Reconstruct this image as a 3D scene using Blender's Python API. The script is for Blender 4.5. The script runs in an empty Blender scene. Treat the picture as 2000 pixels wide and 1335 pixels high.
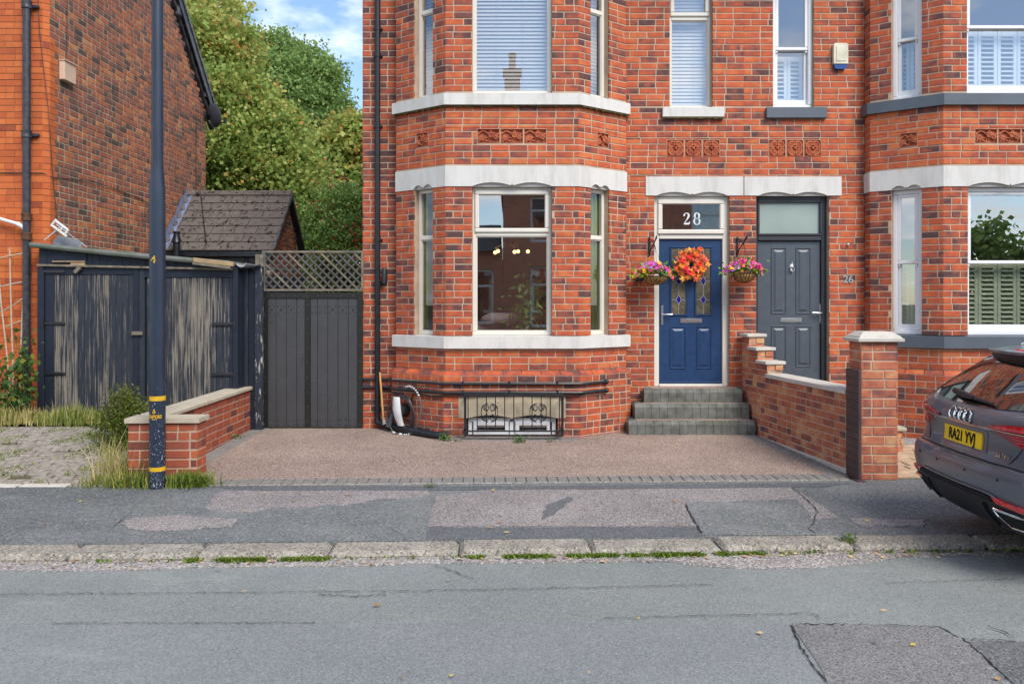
import bpy, math, random
import numpy as np
from mathutils import Vector, Matrix
random.seed(7); rng = np.random.default_rng(7)
C = bpy.context.scene.collection
SC = bpy.context.scene
R = math.radians

# ------------------------------------------------------------------ camera, sky, sun, exposure
EYE = 1.72
cam = bpy.data.cameras.new('camera'); camo = bpy.data.objects.new('camera', cam); C.objects.link(camo)
camo.location = (0, 0, EYE); camo.rotation_euler = (R(90), 0, 0)
cam.sensor_width = 36; cam.lens = 36*1537/2000; cam.shift_y = -77.5/2000
cam.clip_start = .05; cam.clip_end = 2000
SC.camera = camo

SUN_EL, SUN_AZ = 46, 148      # degrees; azimuth measured clockwise from +Y (the view direction)
w = bpy.data.worlds.new('World'); SC.world = w; w.use_nodes = True
nt = w.node_tree; nt.nodes.clear()
def wn(t, **k):
    n = nt.nodes.new(t)
    for a, b in k.items(): setattr(n, a, b)
    return n
sky = wn('ShaderNodeTexSky', sky_type='NISHITA', sun_disc=False)
sky.sun_elevation = R(SUN_EL); sky.sun_rotation = R(SUN_AZ); sky.air_density = 1.0; sky.dust_density = .3; sky.ozone_density = 2.5
tc = wn('ShaderNodeTexCoord'); sep = wn('ShaderNodeSeparateXYZ'); nt.links.new(tc.outputs['Generated'], sep.inputs[0])
zz = wn('ShaderNodeMath', operation='MAXIMUM'); nt.links.new(sep.outputs[2], zz.inputs[0]); zz.inputs[1].default_value = 0.0
za = wn('ShaderNodeMath', operation='ADD'); nt.links.new(zz.outputs[0], za.inputs[0]); za.inputs[1].default_value = .14
dv = wn('ShaderNodeVectorMath', operation='DIVIDE'); nt.links.new(tc.outputs['Generated'], dv.inputs[0])
cb = wn('ShaderNodeCombineXYZ')
for i in range(3): nt.links.new(za.outputs[0], cb.inputs[i])
nt.links.new(cb.outputs[0], dv.inputs[1])
mp = wn('ShaderNodeMapping'); mp.inputs['Scale'].default_value = (1, 1, .35); mp.inputs['Location'].default_value = (5.5, 5.1, 1)
nt.links.new(dv.outputs[0], mp.inputs[0])
nz = wn('ShaderNodeTexNoise'); nz.inputs['Scale'].default_value = 1.5; nz.inputs['Detail'].default_value = 9; nz.inputs['Roughness'].default_value = .56
nt.links.new(mp.outputs[0], nz.inputs['Vector'])
cr = wn('ShaderNodeValToRGB'); cr.color_ramp.elements[0].position = .475; cr.color_ramp.elements[1].position = .63
nt.links.new(nz.outputs['Fac'], cr.inputs[0])
mx = wn('ShaderNodeMix', data_type='RGBA'); nt.links.new(cr.outputs[0], mx.inputs['Factor'])
nt.links.new(sky.outputs[0], mx.inputs['A']); mx.inputs['B'].default_value = (7.6, 7.65, 7.8, 1)
bg = wn('ShaderNodeBackground'); bg.inputs['Strength'].default_value = .13
nt.links.new(mx.outputs['Result'], bg.inputs[0])
ow = wn('ShaderNodeOutputWorld'); nt.links.new(bg.outputs[0], ow.inputs[0])

sl = bpy.data.lights.new('sun', 'SUN'); sl.energy = 2.3; sl.angle = R(32); sl.color = (1, .94, .86)
so = bpy.data.objects.new('sun', sl); C.objects.link(so)
az, el = R(SUN_AZ), R(SUN_EL)
sd = Vector((math.sin(az)*math.cos(el), math.cos(az)*math.cos(el), math.sin(el)))   # towards the sun
so.rotation_euler = sd.to_track_quat('Z', 'Y').to_euler(); so.location = (4, -6, 12)
SC.view_settings.view_transform = 'Standard'; SC.view_settings.look = 'None'
SC.view_settings.exposure = .84; SC.view_settings.gamma = 1; SC.view_settings.use_curve_mapping = False
SC.cycles.max_bounces = 7; SC.cycles.transparent_max_bounces = 16; SC.cycles.caustics_reflective = False

# ------------------------------------------------------------------ measuring the place
def X(u, d): return (u-1000)*d/1537
def Z(v, d): return EYE-(v-590)*d/1537
D, DB = 10.4, 9.75          # distance of the house wall and of the bay fronts
SK = .037                   # the street runs a little skew to the houses
def ys(x, y0): return y0+SK*x

# ------------------------------------------------------------------ mesh helpers
class Fr:
    """a vertical plane: s along r, z up, o outward along n"""
    def __init__(s, o, r):
        s.o = Vector((o[0], o[1], 0)); s.r = Vector((r[0], r[1], 0)).normalized()
        s.n = Vector((s.r.y, -s.r.x, 0))
    def pt(s, a, z, o=0.): return s.o+s.r*a+s.n*o+Vector((0, 0, z))
    def mat(s, a, z, o=0.):
        m = Matrix.Identity(4); p = s.pt(a, z, o)
        for i in range(3): m[i][0] = s.r[i]; m[i][1] = -s.n[i]; m[i][2] = (0, 0, 1)[i]; m[i][3] = p[i]
        return m
def seg(p, q):
    f = Fr(p, (q[0]-p[0], q[1]-p[1])); f.L = math.hypot(q[0]-p[0], q[1]-p[1]); return f
WALLF = Fr((0, D), (1, 0)); WALLF.L = 0

def _cbox_topo():
    cs = [(a, b, c) for a in (-1, 1) for b in (-1, 1) for c in (-1, 1)]; idx = {c: i for i, c in enumerate(cs)}
    F = []
    for a in range(3):
        o = [i for i in range(3) if i != a]
        for s in (-1, 1):
            q = []
            for t in ((-1, -1), (1, -1), (1, 1), (-1, 1)):
                c = [0]*3; c[a] = s; c[o[0]], c[o[1]] = t; q.append(idx[tuple(c)]*3+a)
            F.append(q)
    for c in range(3):
        a, b = [i for i in range(3) if i != c]
        for s in (-1, 1):
            for t in (-1, 1):
                p = [0]*3; p[a] = s; p[b] = t; p[c] = -1; q = list(p); q[c] = 1
                p, q = idx[tuple(p)]*3, idx[tuple(q)]*3
                F.append([p+a, q+a, q+b, p+b])
    for i in range(8): F.append([i*3, i*3+1, i*3+2])
    V = []
    for c in cs:
        for a in range(3): V.append(Vector([c[i]*(1 if i == a else .8) for i in range(3)]))
    out = []
    for f in F:
        n = (V[f[1]]-V[f[0]]).cross(V[f[2]]-V[f[0]]); m = sum((V[i] for i in f), Vector())
        out.append(f if n.dot(m) > 0 else f[::-1])
    return cs, out
_CS, _CF = _cbox_topo()
WL = {}
class MB:
    def __init__(s): s.v = []; s.f = []; s.t = []; s.sm = []
    def add(s, vs, fs, smooth=False, tone=0.):
        k = len(s.v); s.v += [tuple(p) for p in vs]
        for f in fs: s.f.append([i+k for i in f]); s.sm.append(smooth); s.t.append(tone)
        return s
    def lbox(s, M, hx, hy, hz, c=0., tone=0.):
        if c <= 0:
            P = [M @ Vector((a*hx, b*hy, d*hz)) for a in (-1, 1) for b in (-1, 1) for d in (-1, 1)]
            return s.add(P, [(0, 1, 3, 2), (4, 6, 7, 5), (0, 4, 5, 1), (2, 3, 7, 6), (0, 2, 6, 4), (1, 5, 7, 3)], tone=tone)
        c = min(c, .9*min(hx, hy, hz)); h = (hx, hy, hz); P = []
        for q in _CS:
            for a in range(3): P.append(M @ Vector([q[i]*(h[i] if i == a else h[i]-c) for i in range(3)]))
        return s.add(P, _CF, tone=tone)
    def box(s, x0, x1, y0, y1, z0, z1, c=0., tone=0.):
        return s.lbox(Matrix.Translation(((x0+x1)/2, (y0+y1)/2, (z0+z1)/2)), abs(x1-x0)/2, abs(y1-y0)/2, abs(z1-z0)/2, c, tone)
    def fbox(s, F, s0, s1, z0, z1, o0, o1, c=0., tone=0.):
        return s.lbox(F.mat((s0+s1)/2, (z0+z1)/2, (o0+o1)/2), abs(s1-s0)/2, abs(o1-o0)/2, abs(z1-z0)/2, c, tone)
    def bar(s, p, q, w, h=None, c=0., up=(0, 0, 1)):
        p, q = Vector(p), Vector(q); d = (q-p); L = d.length; d.normalize(); u = Vector(up)
        if abs(d.dot(u)) > .98: u = Vector((0, 1, 0))
        y = u.cross(d).normalized(); z = d.cross(y); m = Matrix.Identity(4); mid = (p+q)/2
        for i in range(3): m[i][0] = d[i]; m[i][1] = y[i]; m[i][2] = z[i]; m[i][3] = mid[i]
        return s.lbox(m, L/2, w/2, (h or w)/2, c)
    def tube(s, path, r, n=8, closed=False, caps=True, sx=1.):
        P = [Vector(p) for p in path]; N = len(P); rr = r if isinstance(r, (list, tuple)) else [r]*N
        vs = []; prev = None
        for i, p in enumerate(P):
            a = P[(i-1) % N] if closed or i > 0 else p; b = P[(i+1) % N] if closed or i < N-1 else p
            t = (b-a).normalized()
            if prev is None:
                u = Vector((0, 0, 1)) if abs(t.z) < .9 else Vector((1, 0, 0))
                u = (u-t*u.dot(t)).normalized()
            else:
                u = prev-t*prev.dot(t)
                u = u.normalized() if u.length > 1e-6 else prev
            prev = u; w_ = t.cross(u)
            for k in range(n):
                an = 2*math.pi*k/n; vs.append(p+(u*math.cos(an)+w_*math.sin(an)*sx)*rr[i])
        fs = []
        for i in range(N if closed else N-1):
            j = (i+1) % N
            for k in range(n): fs.append((i*n+k, i*n+(k+1) % n, j*n+(k+1) % n, j*n+k))
        s.add(vs, fs, True)
        if caps and not closed:
            k0 = len(s.v)-len(vs)
            s.f.append([k0+k for k in range(n)][::-1]); s.sm.append(False); s.t.append(0.)
            s.f.append([k0+(N-1)*n+k for k in range(n)]); s.sm.append(False); s.t.append(0.)
        return s
    def lathe(s, prof, c, n=16, M=None, smooth=True):
        M = M or Matrix.Translation(c); vs = []
        for r, z in prof:
            for k in range(n): a = 2*math.pi*k/n; vs.append(M @ Vector((r*math.cos(a), r*math.sin(a), z)))
        fs = [(i*n+k, i*n+(k+1) % n, (i+1)*n+(k+1) % n, (i+1)*n+k) for i in range(len(prof)-1) for k in range(n)]
        s.add(vs, fs, smooth)
        k0 = len(s.v)-len(vs)
        if prof[0][0] > 1e-5: s.f.append([k0+k for k in range(n)][::-1]); s.sm.append(False); s.t.append(0.)
        if prof[-1][0] > 1e-5: s.f.append([k0+(len(prof)-1)*n+k for k in range(n)]); s.sm.append(False); s.t.append(0.)
        return s
    def ball(s, c, r, n=8, m=5, sc=(1, 1, 1)):
        c = Vector(c); M = Matrix.Translation(c) @ Matrix.Diagonal((sc[0], sc[1], sc[2], 1))
        return s.lathe([(max(1e-6, r*math.sin(math.pi*i/m)), -r*math.cos(math.pi*i/m)) for i in range(m+1)], c, n, M)
    def prism(s, F, poly, o0, o1):
        """polygon (s,z) counter-clockwise seen from outside, from offset o0 (back) to o1 (front)"""
        n = len(poly); vs = [F.pt(a, z, o1) for a, z in poly]+[F.pt(a, z, o0) for a, z in poly]
        fs = [tuple(range(n)), tuple(range(2*n-1, n-1, -1))]+[(i, n+i, n+(i+1) % n, (i+1) % n) for i in range(n)]
        return s.add(vs, fs)
    def slab(s, poly, z0, z1):
        """plan polygon (x,y) counter-clockwise seen from above; z1 may be a function"""
        n = len(poly); zf = z1 if callable(z1) else (lambda x, y: z1)
        vs = [(x, y, zf(x, y)) for x, y in poly]+[(x, y, z0) for x, y in poly]
        return s.add(vs, [tuple(range(n)), tuple(range(2*n-1, n-1, -1))]+[(i, n+i, n+(i+1) % n, (i+1) % n) for i in range(n)])
    def band(s, pts, z0, z1, o0, o1):
        """solid following a plan polyline, offsets o0 (in) to o1 (out), mitred"""
        def off(o):
            out = []
            fr = [seg(pts[i], pts[i+1]) for i in range(len(pts)-1)]
            for i, p in enumerate(pts):
                p = Vector((p[0], p[1], 0))
                if i == 0: out.append(p+fr[0].n*o)
                elif i == len(pts)-1: out.append(p+fr[-1].n*o)
                else:
                    m = (fr[i-1].n+fr[i].n).normalized(); out.append(p+m*(o/max(.3, m.dot(fr[i].n))))
            return out
        za, zb = (z0, z0) if not isinstance(z0, tuple) else z0, (z1, z1) if not isinstance(z1, tuple) else z1
        a, b = off(o0), off(o1); n = len(pts); up = Vector((0, 0, 1)); vs = []
        for i in range(n): vs += [a[i]+up*za[0], b[i]+up*za[1], b[i]+up*zb[1], a[i]+up*zb[0]]
        fs = []
        for i in range(n-1):
            k = i*4; l = k+4
            for p in range(4): q = (p+1) % 4; fs.append((k+p, k+q, l+q, l+p)[::-1])
        fs += [(0, 1, 2, 3), tuple(range(4*n-1, 4*n-5, -1))]
        return s.add(vs, [f[::-1] for f in fs])
    def merge(s, me, M, tone=0.):
        return s.add([M @ v.co for v in me.vertices], [list(p.vertices) for p in me.polygons], tone=tone)
    def build(s, name, m, parent=None, smooth=None, tone=False, kind=None, label=None, fixn=False):
        me = bpy.data.meshes.new(name)
        off = WL.get(parent.as_pointer(), Vector()) if parent else Vector()
        me.from_pydata([(p[0]-off.x, p[1]-off.y, p[2]-off.z) for p in s.v], [], s.f)
        sm = s.sm if smooth is None else [smooth]*len(s.f)
        me.polygons.foreach_set('use_smooth', sm)
        if tone:
            at = me.attributes.new('tone', 'FLOAT', 'FACE'); at.data.foreach_set('value', s.t)
        if fixn:
            import bmesh
            b = bmesh.new(); b.from_mesh(me); bmesh.ops.recalc_face_normals(b, faces=b.faces); b.to_mesh(me); b.free()
        if any(sm): me.set_sharp_from_angle(angle=R(42))
        me.materials.append(m)
        o = bpy.data.objects.new(name, me); C.objects.link(o)
        WL[o.as_pointer()] = off
        if parent: o.parent = parent
        if kind: o['kind'] = kind
        if label: o['label'] = label
        return o
def tag(o, label, cat, group=None):
    o['label'] = label; o['category'] = cat
    if group: o['group'] = group
    return o
def thing(name, label, cat, loc=(0, 0, 0), group=None, local=False):
    o = bpy.data.objects.new(name, None); C.objects.link(o); o.location = loc; o.empty_display_size = .1
    WL[o.as_pointer()] = Vector() if local else Vector(loc)
    return tag(o, label, cat, group)
def node(name, parent):
    """an Empty that is a part with sub-parts"""
    o = bpy.data.objects.new(name, None); C.objects.link(o); o.parent = parent; o.empty_display_size = .05
    WL[o.as_pointer()] = WL[parent.as_pointer()]; return o
def inst(name, me, M, parent, col=None):
    """an object that shares a mesh; M in world (or in the thing's own frame when that is local)"""
    o = bpy.data.objects.new(name, me); C.objects.link(o); o.parent = parent
    o.matrix_basis = Matrix.Translation(-WL[parent.as_pointer()]) @ M
    if col: o.color = col
    return o
def mesh_np(name, V, F, m, parent=None, tone=None, kind=None, smooth=False):
    V = np.asarray(V, dtype=np.float32).copy(); F = np.asarray(F, dtype=np.int32)
    if parent: V -= np.array(WL[parent.as_pointer()], dtype=np.float32)
    me = bpy.data.meshes.new(name); k = F.shape[1]
    me.vertices.add(len(V)); me.vertices.foreach_set('co', V.ravel())
    me.loops.add(F.size); me.loops.foreach_set('vertex_index', F.ravel())
    me.polygons.add(len(F)); me.polygons.foreach_set('loop_start', np.arange(0, F.size, k, dtype=np.int32))
    if smooth: me.polygons.foreach_set('use_smooth', np.ones(len(F), bool))
    me.update(calc_edges=True); me.validate()
    if tone is not None:
        at = me.attributes.new('tone', 'FLOAT', 'FACE'); at.data.foreach_set('value', np.asarray(tone, dtype=np.float32))
    me.materials.append(m); o = bpy.data.objects.new(name, me); C.objects.link(o)
    if parent: o.parent = parent; WL[o.as_pointer()] = WL[parent.as_pointer()]
    if kind: o['kind'] = kind
    return o
def leaf_np(P, size, droop=.3, aspect=.7, seed=1, nrm=None):
    """folded four-cornered leaves at the points P (N,3): returns V, F"""
    g = np.random.default_rng(seed); N = len(P); sz = np.broadcast_to(np.asarray(size), (N,))*g.uniform(.7, 1.3, N)
    a = g.normal(size=(N, 3)); a[:, 2] -= droop; a /= np.linalg.norm(a, axis=1)[:, None]
    b = g.normal(size=(N, 3)); b -= a*(a*b).sum(1)[:, None]; b /= np.linalg.norm(b, axis=1)[:, None]
    c = np.cross(a, b)
    v0 = P-a*(sz*.5)[:, None]; v2 = P+a*(sz*.5)[:, None]
    v1 = P+b*(sz*.5*aspect)[:, None]+c*(sz*.12)[:, None]; v3 = P-b*(sz*.5*aspect)[:, None]+c*(sz*.12)[:, None]
    V = np.stack([v0, v1, v2, v3], 1).reshape(-1, 3); F = np.arange(4*N).reshape(N, 4)
    return V, F
def text_mesh(body, size=1., bold=0., align='CENTER'):
    cu = bpy.data.curves.new('lettering', 'FONT'); cu.body = body; cu.size = size; cu.align_x = align; cu.align_y = 'CENTER'
    cu.offset = bold; cu.extrude = .002; cu.resolution_u = 4
    o = bpy.data.objects.new('lettering', cu); C.objects.link(o)
    dg = bpy.context.evaluated_depsgraph_get(); dg.update()
    me = bpy.data.meshes.new_from_object(o.evaluated_get(dg)); bpy.data.objects.remove(o); bpy.data.curves.remove(cu)
    return me

# ------------------------------------------------------------------ materials
def lin(r, g, b):
    f = lambda c: c/12.92 if c <= .04045 else ((c+.055)/1.055)**2.4
    return (f(r/255), f(g/255), f(b/255), 1)
class Nt:
    def __init__(s, name):
        s.m = bpy.data.materials.new(name); s.m.use_nodes = True; s.t = s.m.node_tree; s.t.nodes.clear()
        s.out = s.n('ShaderNodeOutputMaterial'); s._pos = None
    def n(s, typ, **k):
        x = s.t.nodes.new(typ)
        for a, b in k.items(): setattr(x, a, b)
        return x
    def link(s, a, b): s.t.links.new(a, b)
    def set(s, sock, v):
        if hasattr(v, 'is_output') and v.is_output: s.link(v, sock)
        else: sock.default_value = v
    def pos(s):
        if s._pos is None: s._pos = s.n('ShaderNodeNewGeometry').outputs['Position']
        return s._pos
    def noise(s, scale, detail=4, rough=.55, stretch=None, off=0., out='Fac', vec=None):
        v = vec or s.pos()
        if stretch or off:
            mp = s.n('ShaderNodeMapping'); mp.inputs['Scale'].default_value = stretch or (1, 1, 1); mp.inputs['Location'].default_value = (off,)*3
            s.link(v, mp.inputs[0]); v = mp.outputs[0]
        x = s.n('ShaderNodeTexNoise'); x.inputs['Scale'].default_value = scale; x.inputs['Detail'].default_value = detail; x.inputs['Roughness'].default_value = rough
        s.link(v, x.inputs['Vector']); return x.outputs[out]
    def vor(s, scale, out='Distance', feature='F1', stretch=None):
        v = s.pos()
        if stretch:
            mp = s.n('ShaderNodeMapping'); mp.inputs['Scale'].default_value = stretch; s.link(v, mp.inputs[0]); v = mp.outputs[0]
        x = s.n('ShaderNodeTexVoronoi', feature=feature); x.inputs['Scale'].default_value = scale; s.link(v, x.inputs['Vector']); return x.outputs[out]
    def ramp(s, fac, stops, interp='LINEAR'):
        x = s.n('ShaderNodeValToRGB'); cr = x.color_ramp; cr.interpolation = interp
        while len(cr.elements) < len(stops): cr.elements.new(.5)
        for e, (p, c) in zip(cr.elements, stops):
            e.position = p; e.color = c if hasattr(c, '__len__') else (c, c, c, 1)
        s.link(fac, x.inputs[0]); return x.outputs[0]
    def mix(s, fac, a, b, blend='MIX'):
        x = s.n('ShaderNodeMix', data_type='RGBA', blend_type=blend)
        s.set(x.inputs['Factor'], fac); s.set(x.inputs['A'], a); s.set(x.inputs['B'], b); return x.outputs['Result']
    def math(s, op, a, b=0.):
        x = s.n('ShaderNodeMath', operation=op); s.set(x.inputs[0], a); s.set(x.inputs[1], b); return x.outputs[0]
    def bsdf(s, col, rough=.6, metal=0., bump=None, bstr=.3, bdist=.01, spec=.5, **k):
        b = s.n('ShaderNodeBsdfPrincipled'); s.set(b.inputs['Base Color'], col); s.set(b.inputs['Roughness'], rough); s.set(b.inputs['Metallic'], metal)
        s.set(b.inputs['Specular IOR Level'], spec)
        for a, v in k.items(): s.set(b.inputs[a.replace('_', ' ')], v)
        if bump is not None:
            bp = s.n('ShaderNodeBump'); bp.inputs['Strength'].default_value = bstr; bp.inputs['Distance'].default_value = bdist
            s.link(bump, bp.inputs['Height']); s.link(bp.outputs[0], b.inputs['Normal'])
        s.link(b.outputs[0], s.out.inputs[0]); return b
def dk(c, f): return (c[0]*f, c[1]*f, c[2]*f, 1)
def pbr(name, col, rough=.6, metal=0., ns=6., amt=.25, col2=None, bs=60., bstr=.15, bdist=.004, spec=.5, fine=0., **k):
    t = Nt(name); a = t.noise(ns, 5)
    c = t.mix(t.ramp(a, [(.35, 0.), (.65, 1.)]), col, col2 or dk(col, 1-amt))
    if fine: c = t.mix(fine, c, t.mix(t.noise(bs*4, 2), dk(col, .3), dk(col, 1.6)))
    t.bsdf(c, rough, metal, t.noise(bs, 3) if bstr else None, bstr, bdist, spec, **k); return t.m
def brick_mat(name, stops, attr, rough=.8, dirt=.35, burn=.5, relief=.5):
    t = Nt(name)
    if attr:
        a = t.n('ShaderNodeAttribute', attribute_name='tone'); f = a.outputs['Fac']
    else:
        a = t.n('ShaderNodeObjectInfo'); sp = t.n('ShaderNodeSeparateColor'); t.link(a.outputs['Color'], sp.inputs[0]); f = sp.outputs[0]
    f2 = t.math('ADD', f, t.math('MULTIPLY', t.math('SUBTRACT', t.noise(7, 4, .6, stretch=(1, 1, 1.3)), .5), burn))
    c = t.ramp(f2, stops)
    c = t.mix(t.ramp(t.noise(70, 4, .7), [(.38, .0), (.72, dirt)]), c, (.05, .035, .03, 1))
    c = t.mix(t.ramp(t.noise(28, 3, .6, off=3.), [(.62, 0.), (.78, .22)]), c, (.5, .36, .28, 1))
    c = t.mix(t.ramp(t.noise(1.1, 5, .65, stretch=(1, 1, .45), off=7.), [(.40, 0.), (.75, .42)]), c, t.mix(.62, c, (.045, .03, .025, 1)))
    t.bsdf(c, rough, 0, t.noise(120, 4, .7), relief, .004, .3); return t.m
# ------------------------------------------------------------------ the materials of the place
HOUSE_ST = [(0., (.10, .048, .048, 1)), (.16, (.18, .066, .055, 1)), (.33, (.33, .082, .050, 1)), (.55, (.49, .098, .040, 1)), (.80, (.58, .124, .042, 1)), (1., (.62, .18, .062, 1))]
OLD_ST = [(0., (.085, .062, .052, 1)), (.22, (.18, .10, .075, 1)), (.42, (.32, .12, .078, 1)), (.65, (.42, .135, .075, 1)), (.85, (.56, .18, .065, 1)), (1., (.60, .32, .14, 1))]
ORANGE_ST = [(0., (.24, .05, .03, 1)), (.3, (.47, .10, .03, 1)), (.6, (.60, .14, .035, 1)), (1., (.68, .19, .05, 1))]
LOW_ST = [(0., (.11, .04, .035, 1)), (.35, (.29, .075, .045, 1)), (.7, (.40, .095, .045, 1)), (1., (.5, .13, .05, 1))]
RECL_ST = [(0., (.15, .075, .085, 1)), (.22, (.29, .10, .075, 1)), (.45, (.46, .135, .075, 1)), (.75, (.57, .20, .10, 1)), (1., (.62, .34, .17, 1))]
BM = {}
for k, st, kw in (('house', HOUSE_ST, dict(burn=1.7)), ('old', OLD_ST, dict(dirt=.6, burn=.9, relief=.9)), ('orange', ORANGE_ST, dict(dirt=.35, burn=.4)), ('low', LOW_ST, dict(dirt=.3)), ('recl', RECL_ST, dict(dirt=.3, burn=1.6, relief=.8))):
    BM[k] = (brick_mat('brick_'+k, st, False, **kw), brick_mat('brick_mass_'+k, st, True, **kw))
MORTAR = pbr('mortar', (.53, .385, .275, 1), .9, ns=4, amt=.3, bs=150, bstr=.4)
MORTAR_OLD = pbr('old_mortar', (.55, .47, .35, 1), .9, ns=3, amt=.45, bs=150, bstr=.4)
MORTAR_DK = pbr('dark_mortar', (.17, .10, .06, 1), .9, ns=3, amt=.5, bs=150, bstr=.4)
t = Nt('painted_stone'); c_ = t.mix(t.noise(2.2, 5), (.66, .64, .60, 1), (.56, .545, .52, 1)); c_ = t.mix(t.ramp(t.noise(7, 6, .7, stretch=(1, 1, .22)), [(.46, 0.), (.75, .5)]), c_, (.30, .275, .23, 1)); c_ = t.mix(t.ramp(t.noise(30, 4, .7, off=3.), [(.66, 0.), (.74, .5)]), c_, (.33, .29, .22, 1))
t.bsdf(c_, .65, 0, t.noise(40, 5, .7), .3, .006); STONE_W = t.m
STONE_G = pbr('grey_painted_stone', (.085, .105, .13, 1), .5, ns=3, amt=.2, bs=45, bstr=.15)
UPVC = pbr('cream_plastic_frame', (.70, .66, .58, 1), .35, ns=1.5, amt=.06, bs=20, bstr=.02)
UPVCW = pbr('white_plastic_frame', (.76, .76, .77, 1), .35, ns=1.5, amt=.05, bs=20, bstr=.02)
LINTELST = pbr('bare_sandstone', (.50, .42, .29, 1), .85, ns=5, amt=.4, bs=80, bstr=.3)
BLACKMET = pbr('black_metal', (.018, .02, .024, 1), .38, ns=9, amt=.3, bs=60, bstr=.06)
PIPEM = pbr('black_pipe_paint', (.014, .017, .022, 1), .35, ns=12, amt=.5, bs=30, bstr=.08)
CHROME = pbr('brushed_steel', (.66, .66, .66, 1), .28, 1., ns=2, amt=.05, bstr=0)
DARKIN = pbr('room_plaster', (.42, .36, .30, 1), .9, ns=1, amt=.2, bstr=0)
FLOORIN = pbr('room_floorboards', (.12, .07, .04, 1), .6, ns=2, amt=.3, bstr=0)
TERRA = pbr('terracotta', (.50, .135, .045, 1), .65, ns=14, amt=.55, bs=90, bstr=.25, col2=(.30, .055, .022, 1))
ROOFM = pbr('roof_slate', (.07, .065, .065, 1), .7, ns=3, amt=.3, bs=20, bstr=.3)
CURT = pbr('green_curtain', (.13, .165, .02, 1), .8, ns=4, amt=.25, bs=200, bstr=.1)
SLATM = pbr('white_slat', (.50, .49, .47, 1), .4, ns=2, amt=.05, bstr=0)
SHUTG = pbr('sage_shutter', (.46, .51, .38, 1), .45, ns=2, amt=.05, bstr=0)
SHUTW = pbr('white_shutter', (.62, .66, .68, 1), .45, ns=2, amt=.05, bstr=0)
BLUED = pbr('navy_door', (.016, .050, .135, 1), .35, ns=14, amt=.25, bs=70, bstr=.18)
GREYD = pbr('grey_door', (.074, .09, .11, 1), .4, ns=10, amt=.15, bs=70, bstr=.18)
GREYF = pbr('dark_grey_frame', (.036, .04, .048, 1), .4, ns=6, amt=.2, bs=40, bstr=.08)
LEAD = pbr('lead_came', (.55, .55, .52, 1), .5, .3, bstr=0)
BLUEGL = pbr('blue_glass', (.01, .01, .22, 1), .12, bstr=0)
FROST = pbr('frosted_film', (.30, .37, .335, 1), .35, ns=2, amt=.12, bstr=0)
WHITEF = pbr('white_film', (.72, .78, .78, 1), .5, bstr=0)
def glass(name, refl=.10, tint=(.9, .93, .92, 1), wav=.0, rough=0.):
    t = Nt(name); fr = t.n('ShaderNodeFresnel'); fr.inputs[0].default_value = 1.5
    g = t.n('ShaderNodeBsdfGlossy'); g.inputs['Roughness'].default_value = rough; g.inputs['Color'].default_value = (.95, .97, 1, 1)
    tr = t.n('ShaderNodeBsdfTransparent'); tr.inputs[0].default_value = tint
    if wav:
        bp = t.n('ShaderNodeBump'); bp.inputs['Strength'].default_value = wav; bp.inputs['Distance'].default_value = .02
        t.link(t.noise(2.2, 2), bp.inputs['Height']); t.link(bp.outputs[0], g.inputs['Normal'])
    m = t.n('ShaderNodeMixShader'); gm_ = t.n('ShaderNodeNewGeometry'); t.link(t.math('MULTIPLY', t.math('ADD', t.math('MULTIPLY', fr.outputs[0], 1.6), refl), t.math('SUBTRACT', 1., gm_.outputs['Backfacing'])), m.inputs[0])
    t.link(tr.outputs[0], m.inputs[1]); t.link(g.outputs[0], m.inputs[2]); t.link(m.outputs[0], t.out.inputs[0]); return t.m
GLASS = glass('window_glass', .27, (.985, .99, .985, 1), wav=.006)
GLASSC = glass('side_pane_glass', .03, (.985, .99, .985, 1), wav=.01)
GLASSUP = glass('upper_window_glass', .19, (.985, .99, .985, 1), wav=.004)
def obscured():
    t = Nt('leaded_glass'); n = t.noise(160, 3)
    c = t.ramp(t.noise(14, 4), [(.3, (.03, .025, .012, 1)), (.5, (.13, .10, .05, 1)), (.72, (.30, .24, .13, 1))])
    c = t.mix(.5, c, t.ramp(t.vor(150), [(0, (.35, .33, .25, 1)), (.5, (.03, .03, .02, 1))]))
    t.bsdf(c, .15, 0, n, .6, .006); return t.m
OBSC = obscured()

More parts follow.
